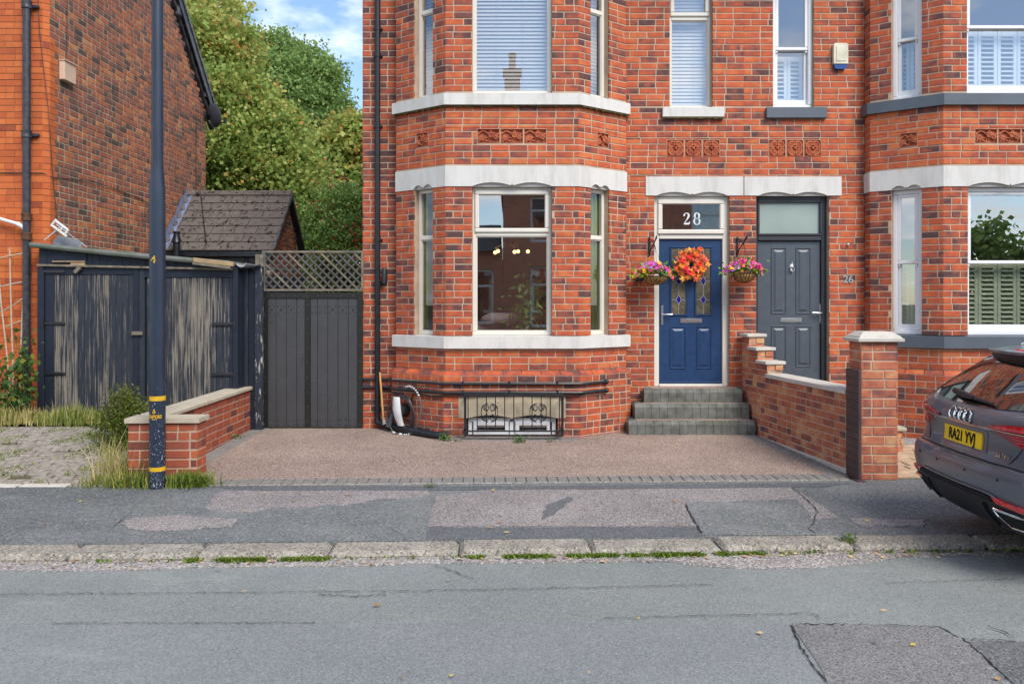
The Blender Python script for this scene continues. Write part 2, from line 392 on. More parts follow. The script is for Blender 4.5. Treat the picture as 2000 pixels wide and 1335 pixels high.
# ------------------------------------------------------------------ brickwork
class Bricks:
    def __init__(s): s.L = []          # (centre, frame, w, h, tone)
    def wall(s, F, s0, s1, z0, z1, holes=(), g=.0822, L=.229, j=.0145, bias=0., seed=0, head=.12, zbase=None, tonef=None, dark=.3, bond='stretcher'):
        rd = random.Random(seed); zb = z0 if zbase is None else zbase
        k = math.floor((z0-zb)/g+1e-6)
        while zb+k*g < z1-.012:
            a, b = max(z0, zb+k*g), min(z1, zb+(k+1)*g)
            # the joints of this course
            cuts = []; x = s0-rd.random()*.02-(L/2 if k % 2 else 0)-L
            if bond == 'garden' and k % 4 == 0: lens = lambda: L/2
            elif bond == 'mixed': lens = lambda: L if rd.random() > .5 else L/2
            else: lens = lambda: L if rd.random() > head else L/2
            while x < s1+L: cuts.append(x); x += lens()+rd.uniform(-.004, .004)
            if cuts and True:
                cuts = [c for c in cuts if s0+.035 < c < s1-.035]; cuts = [s0]+cuts+[s1]
            zs = sorted({a, b, *[h[2] for h in holes if a+.018 < h[2] < b-.018], *[h[3] for h in holes if a+.018 < h[3] < b-.018]})
            for p, q in zip(zs, zs[1:]):
                free = [(s0, s1)]; zm = (p+q)/2
                for h in holes:
                    if h[2] < zm < h[3]:
                        nf = []
                        for u, v in free:
                            if h[1] <= u or h[0] >= v: nf.append((u, v)); continue
                            if h[0] > u: nf.append((u, h[0]))
                            if h[1] < v: nf.append((h[1], v))
                        free = nf
                for c, d in zip(cuts, cuts[1:]):
                    t0 = rd.random(); tone = .06+.36*rd.random()**.8 if t0 < dark else .40+.50*rd.random()
                    for u, v in free:
                        e, f = max(c, u), min(d, v)
                        # a sliver joins its neighbour as one brick
                        if f-e < .03: continue
                        ee = e if e in (s0, ) or any(abs(e-h[1]) < 1e-6 for h in holes) else e+j/2
                        ff = f if f in (s1, ) or any(abs(f-h[0]) < 1e-6 for h in holes) else f-j/2
                        pz = p+j/2 if abs(p-a) < 1e-6 else p
                        qz = q-j/2 if abs(q-b) < 1e-6 else q
                        if ff-ee < .02 or qz-pz < .014: continue
                        sm_, zm_ = (ee+ff)/2, (pz+qz)/2
                        tn = tone+bias+(tonef(sm_, zm_) if tonef else 0)
                        s.L.append((F.pt(sm_, zm_, rd.uniform(-.0015, .0015)), F, ff-ee, qz-pz, min(1, max(0, tn))))
            k += 1
    def finish(s, parent, key, limit=300, name='brick', depth=.02, c=.0035):
        def px(b):
            p, F = b[0], b[1]
            if p.y < .5: return 0
            u, v = 1000+1537*p.x/p.y, 590-1537*(p.z-EYE)/p.y
            if not (-10 < u < 2010 and -10 < v < 1345): return 0
            vd = (Vector((0, 0, EYE))-p).normalized(); f = F.n.dot(vd)
            return max(0, f)*b[2]*b[3]/p.y**2
        order = sorted(range(len(s.L)), key=lambda i: -px(s.L[i]))
        big = [i for i in order[:limit] if px(s.L[i]) > 0]; bs = set(big); cache = {}
        mo, mm = BM[key]
        def verts(w, h):
            x, z = w/2, h/2; r = []
            for (o, k) in ((0, c), (-c, 0), (-depth, 0)):
                r += [(-x+k, -o, -z+k), (x-k, -o, -z+k), (x-k, -o, z-k), (-x+k, -o, z-k)]
            return r
        fcs = [(0, 1, 2, 3)]+[(i+a, i+b, 0+b+j, 0+a+j) for i, j in ((4, 0), (8, 4)) for a, b in ((0, 1), (1, 2), (2, 3), (3, 0))]
        for i in big:
            p, F, w_, h_, tn = s.L[i]; kk = (round(w_/.004), round(h_/.004))
            if kk not in cache:
                me = bpy.data.meshes.new(name); me.from_pydata(verts(kk[0]*.004, kk[1]*.004), [], fcs); me.materials.append(mo); cache[kk] = me
            M = F.mat(0, 0); M.translation = p
            inst(name, cache[kk], M, parent, (tn, tn, tn, 1))
        rest = [b for i, b in enumerate(s.L) if i not in bs]
        if rest:
            mb = MB()
            for p, F, w_, h_, tn in rest:
                M = F.mat(0, 0); M.translation = p
                mb.add([M @ Vector(q) for q in verts(w_, h_)], fcs, tone=tn)
            mb.build('brickwork', mm, parent, tone=True, kind='stuff')
def backing(mb, F, s0, s1, z0, z1, holes=(), t=.2, rec=.006):
    xs = sorted({s0, s1, *[h[0] for h in holes if s0 < h[0] < s1], *[h[1] for h in holes if s0 < h[1] < s1]})
    for a, b in zip(xs, xs[1:]):
        m = (a+b)/2; cov = sorted((max(z0, h[2]), min(z1, h[3])) for h in holes if h[0] < m < h[1]); z = z0
        for p, q in cov+[(z1, z1)]:
            if p > z+1e-4: mb.fbox(F, a, b, z, p, -t, -rec)
            z = max(z, q)

# ------------------------------------------------------------------ windows and doors
def frame_bars(mb, F, s0, s1, z0, z1, o0, o1, w, c=.006):
    mb.fbox(F, s0, s1, z0, z0+w, o0, o1, c); mb.fbox(F, s0, s1, z1-w, z1, o0, o1, c)
    mb.fbox(F, s0, s0+w, z0+w, z1-w, o0, o1, c); mb.fbox(F, s1-w, s1, z0+w, z1-w, o0, o1, c)
def pane(F, s0, s1, z0, z1, o, m, parent):
    mb = MB(); mb.fbox(F, s0, s1, z0, z1, o-.004, o); return mb.build('pane', m, parent)
def casement(parent, F, s0, s1, z0, z1, trans, m, gl, rec=-.09, w=.05, top_open=True, label=None, w2=.035):
    """outer frame, a transom at trans, a top light with its own sash; panes"""
    mb = MB(); frame_bars(mb, F, s0, s1, z0, z1, rec-.06, rec, w)
    if trans: mb.fbox(F, s0+w, s1-w, trans-.028, trans+.028, rec-.06, rec, .006)
    # glazing bead: a thin inner step
    lo = (z0+w, (trans-.028) if trans else z1-w)
    frame_bars(mb, F, s0+w, s1-w, lo[0], lo[1], rec-.05, rec-.012, .012, .003)
    wd = mb.build('window', m, parent, label=label)
    pane(F, s0+w+.011, s1-w-.011, lo[0]+.011, lo[1]-.011, rec-.03, gl, wd)
    if trans:
        a, b = trans+.028, z1-w
        if top_open:
            q = MB(); frame_bars(q, F, s0+w*.6, s1-w*.6, a-.01, b+.012, rec-.03, rec+.022, .055, .01); q.build('sash', m, wd)
            pane(F, s0+w*.6+.05, s1-w*.6-.05, a+.04, b-.038, rec-.02, gl, wd)
        else: pane(F, s0+w, s1-w, a, b, rec-.03, gl, wd)
    return wd
def sash_window(parent, F, s0, s1, z0, z1, meet, m, gl, rec=-.09, w=.055, label=None):
    mb = MB(); frame_bars(mb, F, s0, s1, z0, z1, rec-.11, rec, w, .008); wd = mb.build('window', m, parent, label=label)
    q = MB(); frame_bars(q, F, s0+w, s1-w, meet-.02, z1-w, rec-.045, rec-.012, .042); q.build('sash', m, wd)
    pane(F, s0+w+.04, s1-w-.04, meet+.02, z1-w-.04, rec-.03, gl, wd)
    q = MB(); frame_bars(q, F, s0+w, s1-w, z0+w, meet+.02, rec-.09, rec-.05, .042)
    q.fbox(F, s0+w, s1-w, z0+w, z0+w+.075, rec-.088, rec-.047, .004)
    for e in (s0+w+.02, s1-w-.02): q.fbox(F, e-.012, e+.012, meet-.05, meet-.022, rec-.05, rec-.02, .004)
    q.build('sash', m, wd)
    pane(F, s0+w+.04, s1-w-.04, z0+w+.07, meet-.02, rec-.07, gl, wd)
    return wd
def box_mesh(name, hx, hy, hz, m, c=.0):
    b = MB(); b.lbox(Matrix.Identity(4), hx, hy, hz, c); me = bpy.data.meshes.new(name); me.from_pydata(b.v, [], b.f); me.materials.append(m); return me
def blind(parent, F, s0, s1, z0, z1, o, pitch=.047, tilt=62, m=None, name='window_blind'):
    nd = MB(); nd.fbox(F, s0, s1, z1-.04, z1, o-.03, o+.02, .004)
    for e in (.3, .65): nd.tube([F.pt(s0+(s1-s0)*e, z0, o+.026), F.pt(s0+(s1-s0)*e, z1, o+.026)], .0016, 4)
    p = nd.build(name, SLATM, parent); me = box_mesh('slat', (s1-s0)/2, .025, .0012, m or SLATM)
    z = z0+.02
    while z < z1-.04:
        inst('slat', me, F.mat((s0+s1)/2, z, o) @ Matrix.Rotation(R(tilt+random.uniform(-1.5, 1.5)), 4, 'X'), p); z += pitch
    return p
def shutters(parent, F, s0, s1, z0, z1, o, n, m, tilt=38, pitch=.058):
    W = (s1-s0)/n
    for i in range(n):
        a, b = s0+i*W+.002, s0+(i+1)*W-.002
        q = MB(); st = .045
        q.fbox(F, a, a+st, z0, z1, o-.025, o, .004); q.fbox(F, b-st, b, z0, z1, o-.025, o, .004)
        q.fbox(F, a+st, b-st, z0, z0+.09, o-.025, o, .004); q.fbox(F, a+st, b-st, z1-.07, z1, o-.025, o, .004)
        sh = q.build('shutter', m, parent); me = box_mesh('louvre', (b-a-2*st)/2, .030, .0045, m)
        z = z0+.125
        while z < z1-.09:
            inst('louvre', me, F.mat((a+b)/2, z, o-.012) @ Matrix.Rotation(R(tilt+random.uniform(-2, 2)), 4, 'X'), sh); z += pitch
def curtain(parent, F, s0, s1, z0, z1, o, label=None, waves=5, m=None):
    n = 40; vs = []; fs = []
    for i in range(n+1):
        a = s0+(s1-s0)*i/n; b = math.sin(i/n*waves*2*math.pi)*.03
        for z, k in ((z0, 1.2), ((z0+z1)/2, 1.), (z1, .6)): vs.append(F.pt(a, z, o+b*k))
    for i in range(n):
        for k in range(2): fs.append((i*3+k, i*3+3+k, i*3+4+k, i*3+1+k))
    mb = MB(); mb.add(vs, fs, True); ob = mb.build('curtain', m or CURT, parent, label=label)
    md = ob.modifiers.new('thick', 'SOLIDIFY'); md.thickness = .004; return ob
def raised_panel(mb, F, s0, s1, z0, z1, o):
    frame_bars(mb, F, s0, s1, z0, z1, o-.004, o+.010, .016, .006)
    a, b, c, d = s0+.03, s1-.03, z0+.03, z1-.03; e = .03
    vs = [F.pt(a, c, o-.002), F.pt(b, c, o-.002), F.pt(b, d, o-.002), F.pt(a, d, o-.002), F.pt(a+e, c+e, o+.012), F.pt(b-e, c+e, o+.012), F.pt(b-e, d-e, o+.012), F.pt(a+e, d-e, o+.012)]
    mb.add(vs, [(4, 5, 6, 7), (0, 1, 5, 4), (1, 2, 6, 5), (2, 3, 7, 6), (3, 0, 4, 7)])
def letterplate(F, s, z, w, h, o, parent):
    mb = MB(); mb.fbox(F, s-w/2, s+w/2, z-h/2, z+h/2, o, o+.012, .005); mb.fbox(F, s-w/2+.016, s+w/2-.016, z-h/2+.014, z+h/2-.01, o+.012, o+.02, .006)
    return mb.build('letterplate', CHROME, parent)
def lever(F, s, z, o, dirn, parent):
    mb = MB(); mb.fbox(F, s-.016, s+.016, z-.14, z+.12, o, o+.011, .005)
    mb.tube([F.pt(s, z, o+.01), F.pt(s, z, o+.05), F.pt(s+dirn*.02, z, o+.056), F.pt(s+dirn*.125, z+.004, o+.05)], .0095, 8)
    mb.tube([F.pt(s, z-.09, o+.008), F.pt(s, z-.09, o+.02)], .011, 10)
    return mb.build('door_handle', CHROME, parent)
def lintel_poly(s0, s1, z0, z1, holes, hgt):
    """front of a lintel whose lower edge is cut with two arches and a cusp over each opening"""
    P = [(s0, z0)]
    for a, b in holes:
        P.append((a, z0)); m = (a+b)/2; w_ = (b-a)/2
        for side in (0, 1):
            c0 = a if side == 0 else m
            for i in range(1, 10):
                t = i/10; P.append((c0+w_*t, z0+hgt*math.sin(math.pi*t)**.75*(.95 if side == 0 else .95)))
            if side == 0: P += [(m-.012, z0+.012), (m, z0+hgt*.62), (m+.012, z0+.012)]
        P.append((b, z0))
    P += [(s1, z0), (s1, z1), (s0, z1)]
    return P
def vine_tile(parent, F, s0, s1, z0, z1, o, flip=False):
    w, h = s1-s0, z1-z0; mb = MB(); mb.fbox(F, s0-.006, s1+.006, z0-.006, z1+.006, o-.20, o-.024)
    frame_bars(mb, F, s0, s1, z0, z1, o-.035, o-.004, .008, .002)
    mb.fbox(F, s0, s1, z1-.012, z1, o-.006, o+.008, .003)
    fx = (lambda a: s1-a*w) if flip else (lambda a: s0+a*w)
    mb.tube([F.pt(fx(.02+.96*i/14), z0+h*(.62+.22*math.sin(i/14*6.6)), o-.010) for i in range(15)], .012, 6)
    mb.tube([F.pt(fx(.45+.2*math.cos(i*.7)*(1-i/14)), z0+h*(.25+.13*math.sin(i*.7)), o-.014) for i in range(12)], .007, 5)
    for (cx, cz, r, a0) in ((.62, .62, .26, .4), (.84, .42, .2, 1.2)):
        P = []
        for i in range(20):
            a = 2*math.pi*i/20; rr = r*h*1.05*(1-.34*(i % 4 == 2)-.12*(i % 2)); P.append((fx(cx)+rr*math.cos(a+a0), z0+h*cz+rr*math.sin(a+a0)))
        mb.prism(F, P, o-.030, o+.004)
        for i in range(0, 20, 4):
            a = 2*math.pi*i/20+a0; mb.tube([F.pt(fx(cx), z0+h*cz, o+.008), F.pt(fx(cx)+r*h*.9*math.cos(a), z0+h*cz+r*h*.9*math.sin(a), o+.006)], .003, 4)
    for i in range(11):
        rr = [0, 1, 1, 2, 2, 2, 3, 3, 3, 3, 1.5][i]; mb.ball(F.pt(fx(.15)+(.02*((i*37) % 5-2)*.5), z0+h*(.12+.10*rr), o-.008), .015, 6, 4)
    return mb.build('terracotta_tile', TERRA, parent, fixn=True)
def quatrefoil_tile(parent, F, s0, s1, z0, z1, o):
    w, h = s1-s0, z1-z0; cx, cz = (s0+s1)/2, (z0+z1)/2; mb = MB(); mb.fbox(F, s0-.006, s1+.006, z0-.006, z1+.006, o-.20, o-.022); frame_bars(mb, F, s0, s1, z0, z1, o-.03, o-.002, .008, .002)
    for a in (45, 135, 225, 315):
        x, z = cx+w*.225*math.cos(R(a))*1.42*.72, cz+h*.225*math.sin(R(a))*1.42*.72
        for rr, tk in ((.24, .014), (.15, .007)):
            a0 = a-135; mb.tube([F.pt(x+w*rr*math.cos(R(a0+270*i/14)), z+h*rr*math.sin(R(a0+270*i/14)), o-.012) for i in range(15)], tk, 6)
        for da in (-40, 0, 40):
            mb.tube([F.pt(cx+w*.06*math.cos(R(a)), cz+h*.06*math.sin(R(a)), o-.01), F.pt(x+w*.12*math.cos(R(a+da)), z+h*.12*math.sin(R(a+da)), o-.014)], [.006, .012], 5)
    mb.ball(F.pt(cx, cz, o-.002), .02, 8, 4)
    return mb.build('terracotta_tile', TERRA, parent)

# ------------------------------------------------------------------ the two houses with bays
ZS1, ZS0 = Z(655, DB), Z(680, DB)            # bay sill top and bottom
ZL1, ZL0 = Z(324, DB), Z(364, DB)            # bay lintel
ZU1, ZU0 = Z(182, DB), Z(206, DB)            # upper bay sill
ZTOP = 6.35; ZWT = 6.06; GZ = .04                         # top of the brickwork, ground at the wall
ZP = Z(723, DB)                               # top of the plinth splay
DL0, DL1 = Z(382, D), Z(345, D)               # door lintels
def bay_pts(x0, x1, x2, x3): return [(x0, D), (x0, D-.16), (x1, DB), (x2, DB), (x3, D-.16), (x3, D)]
def bay(H, BR, pts, seed, cant_t, win_w, up_w, glaze, tone_lo=0.):
    """brickwork of a two-storey bay with openings; returns the segments (left cant, front, right cant)"""
    segs = [seg(pts[i], pts[i+1]) for i in range(5)]; mb = MB(); H['segs'] = segs
    for i, F in enumerate(segs):
        holes = []
        if i in (1, 3):
            a, b = cant_t if i == 1 else (1-cant_t[1], 1-cant_t[0])
            holes = [(a*F.L, b*F.L, ZS1, ZL0), (a*F.L, b*F.L, ZU1, ZWT)]
        if i == 2:
            m = F.L/2; holes = [(m-win_w, m+win_w, ZS1, ZL0), (m-up_w, m+up_w, ZU1, ZWT)]
        F.holes = holes
        block = holes+[(-1, 9, ZS0, ZS1), (-1, 9, ZL0, ZL1), (-1, 9, ZU0, ZU1)]
        bot = [(-1, 9, 0, ZP)]
        til = []
        if i == 2: til = [(F.L/2-.435, F.L/2+.435, *H['tz'])]
        if i in (1, 3): til = [(F.L*(.42 if i == 1 else .38), F.L*(.42 if i == 1 else .38)+.205, *H['tz'])]
        F.til = til
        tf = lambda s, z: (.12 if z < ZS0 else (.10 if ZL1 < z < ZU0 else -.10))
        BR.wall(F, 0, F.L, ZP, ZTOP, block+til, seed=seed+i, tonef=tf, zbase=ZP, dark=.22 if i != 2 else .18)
        backing(mb, F, 0, F.L, ZP, ZTOP, block+til, t=.16 if i in (0, 4) else .22)
    # plinth, .055 proud, with a splayed top course
    o = .055; pl = []
    tmp = MB()
    for i, p in enumerate(pts):
        p = Vector((p[0], p[1], 0))
        if i in (0, 5): f = segs[0] if i == 0 else segs[4]; pl.append(p+f.n*o)
        else:
            m = (segs[i-1].n+segs[i].n).normalized(); pl.append(p+m*(o/m.dot(segs[i].n)))
    ps = [seg((pl[i].x, pl[i].y), (pl[i+1].x, pl[i+1].y)) for i in range(5)]
    for i, F in enumerate(ps):
        holes = []
        if i == 2 and H.get('cellar'):
            c = F.L/2; holes = [(c-.66, c+.66, Z(815, 9.69), Z(775, 9.69)), (c-.565, c+.565, .0, Z(815, 9.69))]
        F.holes = holes
        BR.wall(F, 0, F.L, 0, ZP-.06, holes, seed=seed+20+i, zbase=ZP-.06-9*.0822, tonef=lambda s, z: .0 if z > .3 else -.08, bond='mixed' if i in (1, 3) else 'stretcher')
        backing(mb, F, 0, F.L, -.2, ZP-.06, holes, t=.25)
    H['plinth'] = ps; H['plinth_pts'] = [(p.x, p.y) for p in pl]
    # splay bricks
    for i in range(5):
        F, G = segs[i], ps[i]; n = max(1, round(F.L/.235))
        for k in range(n):
            a, b = k/n, (k+1)/n; g = .004
            q = [G.pt(a*G.L+g, ZP-.058), G.pt(b*G.L-g, ZP-.058), F.pt(b*F.L-g, ZP-.004), F.pt(a*F.L+g, ZP-.004)]
            q2 = [p-Vector((0, 0, .02))-F.n*.03 for p in q]; m2 = MB(); m2.add(q+q2, [(0, 1, 2, 3), (0, 4, 5, 1), (1, 5, 6, 2), (2, 6, 7, 3), (3, 7, 4, 0)])
            ob = m2.build('splay_brick', BM['house'][0], H['root']); tn = .55+random.uniform(-.22, .25); ob.color = (tn, tn, tn, 1)
    mb.band(pts, (ZP-.03, ZP-.075), (ZP-.002, ZP-.066), -.05, .052)
    mb.build('mortar', MORTAR, H['root'])
def sill_lintel(H, pts, msill, mlin):
    root = H['root']
    for z0, z1, nm in ((ZS0, ZS1, 'window_sill'), (ZU0, ZU1, 'window_sill')):
        mb = MB(); P = [pts[0]]+list(pts[1:5])+[pts[5]]; mb.band(P, z0, (z1, z1-.012), -.11, .05); mb.build(nm, msill, root)
    segs = H['segs']; mb = MB(); mb.band(pts, ZL0+.001, ZL1-.002, -.20, -.028)
    for i, F in enumerate(segs):
        hol = [(h[0], h[1]) for h in F.holes[:1]]
        mb.prism(F, lintel_poly(-.004 if i else 0, F.L+.004 if i < 4 else F.L, ZL0, ZL1, hol, .052), -.05, .010)
    mb.build('lintel', mlin, root)

ZT = (Z(281, DB), Z(250, DB)); ZQ = (Z(307, D), Z(272, D))
def house(kind, x0, x1, bx, doorx, winx, seed, cellar):
    lab = {'28': 'red brick bay fronted house numbered 28 with a navy blue front door and white sills', '26': 'red brick bay fronted house numbered 26 with a slate grey front door and dark sills'}[kind]
    root = thing('brick_house', lab, 'house', ((x0+x1)/2, D, 0)); H = dict(root=root, tz=ZT, cellar=cellar); BR = Bricks()
    pts = bay_pts(*bx)
    mid = (doorx[0]+doorx[1])/2
    quat = (X(1302, D), X(1407, D)) if kind == '28' else (X(1501, D), X(1605, D))
    lt = (X(1261, D), X(1452, D)-.004) if kind == '28' else (X(1453, D)+.004, X(1643, D))
    us = (X(1293, D), X(1413, D), Z(230, D), Z(211, D)) if kind == '28' else (X(1495, D), X(1613, D), Z(232, D), Z(211, D))
    holes = [(bx[0], bx[3], -1, ZTOP+1), (doorx[0], doorx[1], .60, DL0), (lt[0], lt[1], DL0, DL1), (winx[0], winx[1], us[3], ZWT), us, (quat[0], quat[1], *ZQ)]
    back = list(holes)
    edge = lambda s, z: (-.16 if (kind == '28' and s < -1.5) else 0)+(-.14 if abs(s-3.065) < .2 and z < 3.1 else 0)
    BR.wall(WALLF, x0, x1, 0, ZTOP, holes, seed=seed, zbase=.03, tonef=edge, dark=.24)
    if kind == '28': BR.wall(Fr((x0, 13.4), (0, -1)), 0, 3.0, 0, ZTOP, seed=seed+9, zbase=.03, bias=-.1)
    mb = MB(); backing(mb, WALLF, x0, x1, -.2, ZTOP, back, t=.22)
    # body of the house behind its front
    mb.box(x0+.006, x0+.2, D+.22, 18, -.2, ZTOP); mb.box(x1-.2, x1, D+.22, 18, -.2, ZTOP); mb.box(x0, x1, 18, 18.2, -.2, ZTOP)
    mb.build('wall', MORTAR, root)
    fl = MB(); fl.box(x0+.21, x1-.21, D+.225, 17.9, 3.45, 3.7); fl.box(x0+.21, x1-.21, D+.225, 17.9, ZTOP-.1, ZTOP); fl.box(x0+.21, x1-.21, D+.225, 17.9, .45, .6)
    fl.band(pts[1:5], 3.47, 3.7, -1.2, -.19); fl.band(pts[1:5], ZTOP-.12, ZTOP, -1.2, -.19); fl.band(pts[1:5], .5, .62, -1.2, -.19)
    fl.box(x0+.21, x1-.21, 14.2, 14.3, .6, ZTOP-.12); xm = bx[3]+.15 if kind == '28' else bx[0]-.15
    fl.box(xm-.05, xm+.05, D+.23, 14.2, .6, ZTOP-.12)
    fl.build('room_wall', DARKIN, root)
    rf = MB(); ov = .12
    rf.add([(x0-.06, D-.35, ZTOP-.05), (x1+.0, D-.35, ZTOP-.05), (x1, 14.3, ZTOP+3.4), (x0-.06, 14.3, ZTOP+3.4), (x0-.06, 18.4, ZTOP-.05), (x1, 18.4, ZTOP-.05),
            (x0-.06, D-.35, ZTOP+.07), (x1+.0, D-.35, ZTOP+.07), (x1, 14.3, ZTOP+3.55), (x0-.06, 14.3, ZTOP+3.55), (x0-.06, 18.4, ZTOP+.07), (x1, 18.4, ZTOP+.07)],
           [(6, 7, 8, 9), (9, 8, 11, 10), (0, 3, 2, 1), (3, 4, 5, 2), (0, 1, 7, 6), (4, 10, 11, 5), (0, 6, 9, 3), (3, 9, 10, 4), (1, 2, 8, 7), (2, 5, 11, 8)]); rf.build('roof', ROOFM, root)
    mg = MB(); mg.prism(Fr((x0, 0), (0, -1)), [(-18.2, ZTOP), (-D-.02, ZTOP), (-14.3, ZTOP+3.36)], -.2, 0); mg.build('gable', MORTAR, root)
    bay(H, BR, pts, seed+100, (.369, .751) if kind == '28' else (.30, .715), .495 if kind == '28' else .52, .497 if kind == '28' else .53, None)
    BR.finish(root, 'house')
    sill_lintel(H, pts, STONE_W if kind == '28' else STONE_G, STONE_W)
    # the wall's own lintel, sill and tiles
    mb = MB(); mb.prism(WALLF, lintel_poly(lt[0], lt[1], DL0, DL1, [(doorx[0]+.03, doorx[1]-.03)], .05), -.08, .012); mb.fbox(WALLF, lt[0]+.02, lt[1]-.02, DL0+.001, DL1-.01, -.2, -.025); mb.build('lintel', STONE_W, root)
    mb = MB(); mb.fbox(WALLF, us[0], us[1], us[2], us[3], -.12, .05, .006); mb.build('window_sill', STONE_W if kind == '28' else STONE_G, root)
    wq = (quat[1]-quat[0])/3
    mq = MB(); frame_bars(mq, WALLF, quat[0]-.004, quat[1]+.004, ZQ[0]-.004, ZQ[1]+.004, -.15, -.006, .014, 0)
    for i in (1, 2): mq.fbox(WALLF, quat[0]+i*wq-.009, quat[0]+i*wq+.009, ZQ[0]+.01, ZQ[1]-.01, -.15, -.0065)
    for i in range(3): quatrefoil_tile(root, WALLF, quat[0]+i*wq+.009, quat[0]+(i+1)*wq-.009, ZQ[0]+.01, ZQ[1]-.01, .004)
    mq.build('tile_mortar', MORTAR, root)
    for i in (1, 2, 3):
        F = H['segs'][i]; a, b, c, d = F.til[0]; n = 3 if i == 2 else 1; wv = (b-a)/n
        mq = MB(); frame_bars(mq, F, a-.004, b+.004, c-.004, d+.004, -.15, -.006, .014, 0)
        for k in range(1, n): mq.fbox(F, a+k*wv-.008, a+k*wv+.008, c+.01, d-.01, -.15, -.0065)
        for k in range(n): vine_tile(root, F, a+k*wv+.009, a+(k+1)*wv-.009, c+.010, d-.010, .003)
        mq.build('tile_mortar', MORTAR, root)
    return H
H28 = house('28', -1.975, 3.065, (-1.509, -.825, .825, 1.488), (X(1278, D), X(1425, D)), (X(1308, D), X(1392, D)), 11, True)
H26 = house('26', 3.065, 8.2, (4.66, 5.344, 6.994, 7.66), (X(1477, D), X(1620, D)), (X(1510, D), X(1590, D)), 55, False)

# --- house 28: windows
r28 = H28['root']; sg = H28['segs']
GRIME = pbr('mossy_grime', (.10, .075, .02, 1), .95, ns=30, amt=.6, bs=90, bstr=.5)
def grime(F, s0, s1, z, o, seed):
    g = random.Random(seed); n = max(4, int((s1-s0)/.035)); low = [(s0+(s1-s0)*i/n, z-.012-.022*abs(math.sin(i*1.1+seed))*g.uniform(.3, 1)) for i in range(n+1)]
    mb = MB(); mb.prism(F, low+[(s1, z+.004+.0), (s0, z+.004)], o-.03, o); mb.build('grime_edge', GRIME, r28)
_o = .051; _p = [seg(*q) for q in zip(bay_pts(-1.53, -.845, .845, 1.508)[:-1], bay_pts(-1.53, -.845, .845, 1.508)[1:])]
for i in (1, 2, 3): grime(_p[i], 0.0, _p[i].L, ZU0, _o-.02, i)
grime(WALLF, X(1294, D), X(1412, D), Z(230, D), .045, 9)
for i in (1, 3):
    F = sg[i]; a, b = F.holes[0][0], F.holes[0][1]
    casement(r28, F, a, b, ZS1, ZL0, Z(463, DB+.2), UPVC, GLASSC, w=.045, top_open=False)
    casement(r28, F, a, b, ZU1, ZWT, Z(18, DB+.2), UPVC, GLASSUP, w=.045, top_open=False)
    blind(r28, F, a+.02, b-.02, ZU1+.05, ZWT-.05, -.22, tilt=35)
F = sg[2]; a, b = F.holes[0][0], F.holes[0][1]
casement(r28, F, a, b, ZS1, ZL0, Z(457, DB+.09), UPVC, GLASS, w=.05)
a, b = F.holes[1][0], F.holes[1][1]
casement(r28, F, a, b, ZU1, ZWT, None, UPVC, GLASSUP, w=.045)
blind(r28, F, a+.03, b-.03, ZU1+.04, ZWT-.05, -.20, tilt=66)
wx0, wx1 = X(1308, D), X(1392, D)
casement(r28, WALLF, wx0, wx1, Z(210, D), ZWT, Z(36, D+.1), UPVC, GLASSUP, rec=-.1, w=.04)
blind(r28, WALLF, wx0+.03, wx1-.03, Z(205, D), ZWT-.05, -.22, tilt=72)
# curtains: green, at the sides of the ground floor bay
c = Fr((-1.33, 10.30), (.45, -.33)); curtain(r28, c, .06, .30, ZS1-.1, ZL0, 0, 'green curtain')
c = Fr((.87, 9.98), (.45, .33)); curtain(r28, c, .10, .46, ZS1-.1, ZL0, 0, 'green curtain')
# --- front door of 28
dx0, dx1 = X(1278, D), X(1425, D); F = WALLF
mb = MB(); z0, z1 = Z(754, D+.1), DL0
fw = .075; hd = Z(467, D+.1)
mb.fbox(F, dx0, dx0+fw, z0, z1, -.16, -.07, .008); mb.fbox(F, dx1-fw, dx1, z0, z1, -.16, -.07, .008); mb.fbox(F, dx0+fw, dx1-fw, z1-.06, z1, -.16, -.07, .008)
mb.fbox(F, dx0+fw, dx1-fw, hd, hd+.06, -.16, -.07, .008)
mb.fbox(F, dx0+fw, dx1-fw, z0, z0+.035, -.16, -.05, .006)
df = mb.build('door_frame', UPVC, r28)
mb = MB(); frame_bars(mb, F, dx0+fw-.02, dx1-fw+.02, hd+.062, z1-.045, -.10, -.045, .062, .012); mb.build('fanlight', UPVC, df)
pn = pane(F, dx0+fw+.03, dx1-fw-.03, hd+.11, z1-.09, -.075, GLASS, df)
def strip(mb, F, pts, o, t=.003):
    """flat lettering stroke: pts of (s, z, half width)"""
    L_, R_ = [], []
    for i, (s, z, h) in enumerate(pts):
        p, q = pts[max(0, i-1)], pts[min(len(pts)-1, i+1)]; dx, dz = q[0]-p[0], q[1]-p[1]; l = math.hypot(dx, dz) or 1
        L_.append((s-dz/l*h, z+dx/l*h)); R_.append((s+dz/l*h, z-dx/l*h))
    n = len(pts); vs = [F.pt(s, z, o+t) for s, z in L_+R_]
    mb.add(vs, [(i, n+i, n+i+1, i+1) for i in range(n-1)])
mb = MB(); cz = Z(426, D); hh = .078; o = -.070
cx = X(1342, D+.07)
S2 = [(-.036, .035, .012), (-.04, .05, .009), (-.030, .068, .006), (-.008, .076, .005), (.014, .068, .010), (.022, .048, .014), (.016, .022, .013), (-.002, -.008, .007), (-.022, -.036, .005), (-.040, -.062, .004)]
strip(mb, F, [(cx+a, cz+b, h) for a, b, h in S2], o); strip(mb, F, [(cx-.044, cz-.066, .011), (cx+.02, cz-.066, .012), (cx+.03, cz-.058, .009), (cx+.036, cz-.036, .003)], o)
cx = X(1361, D+.07)
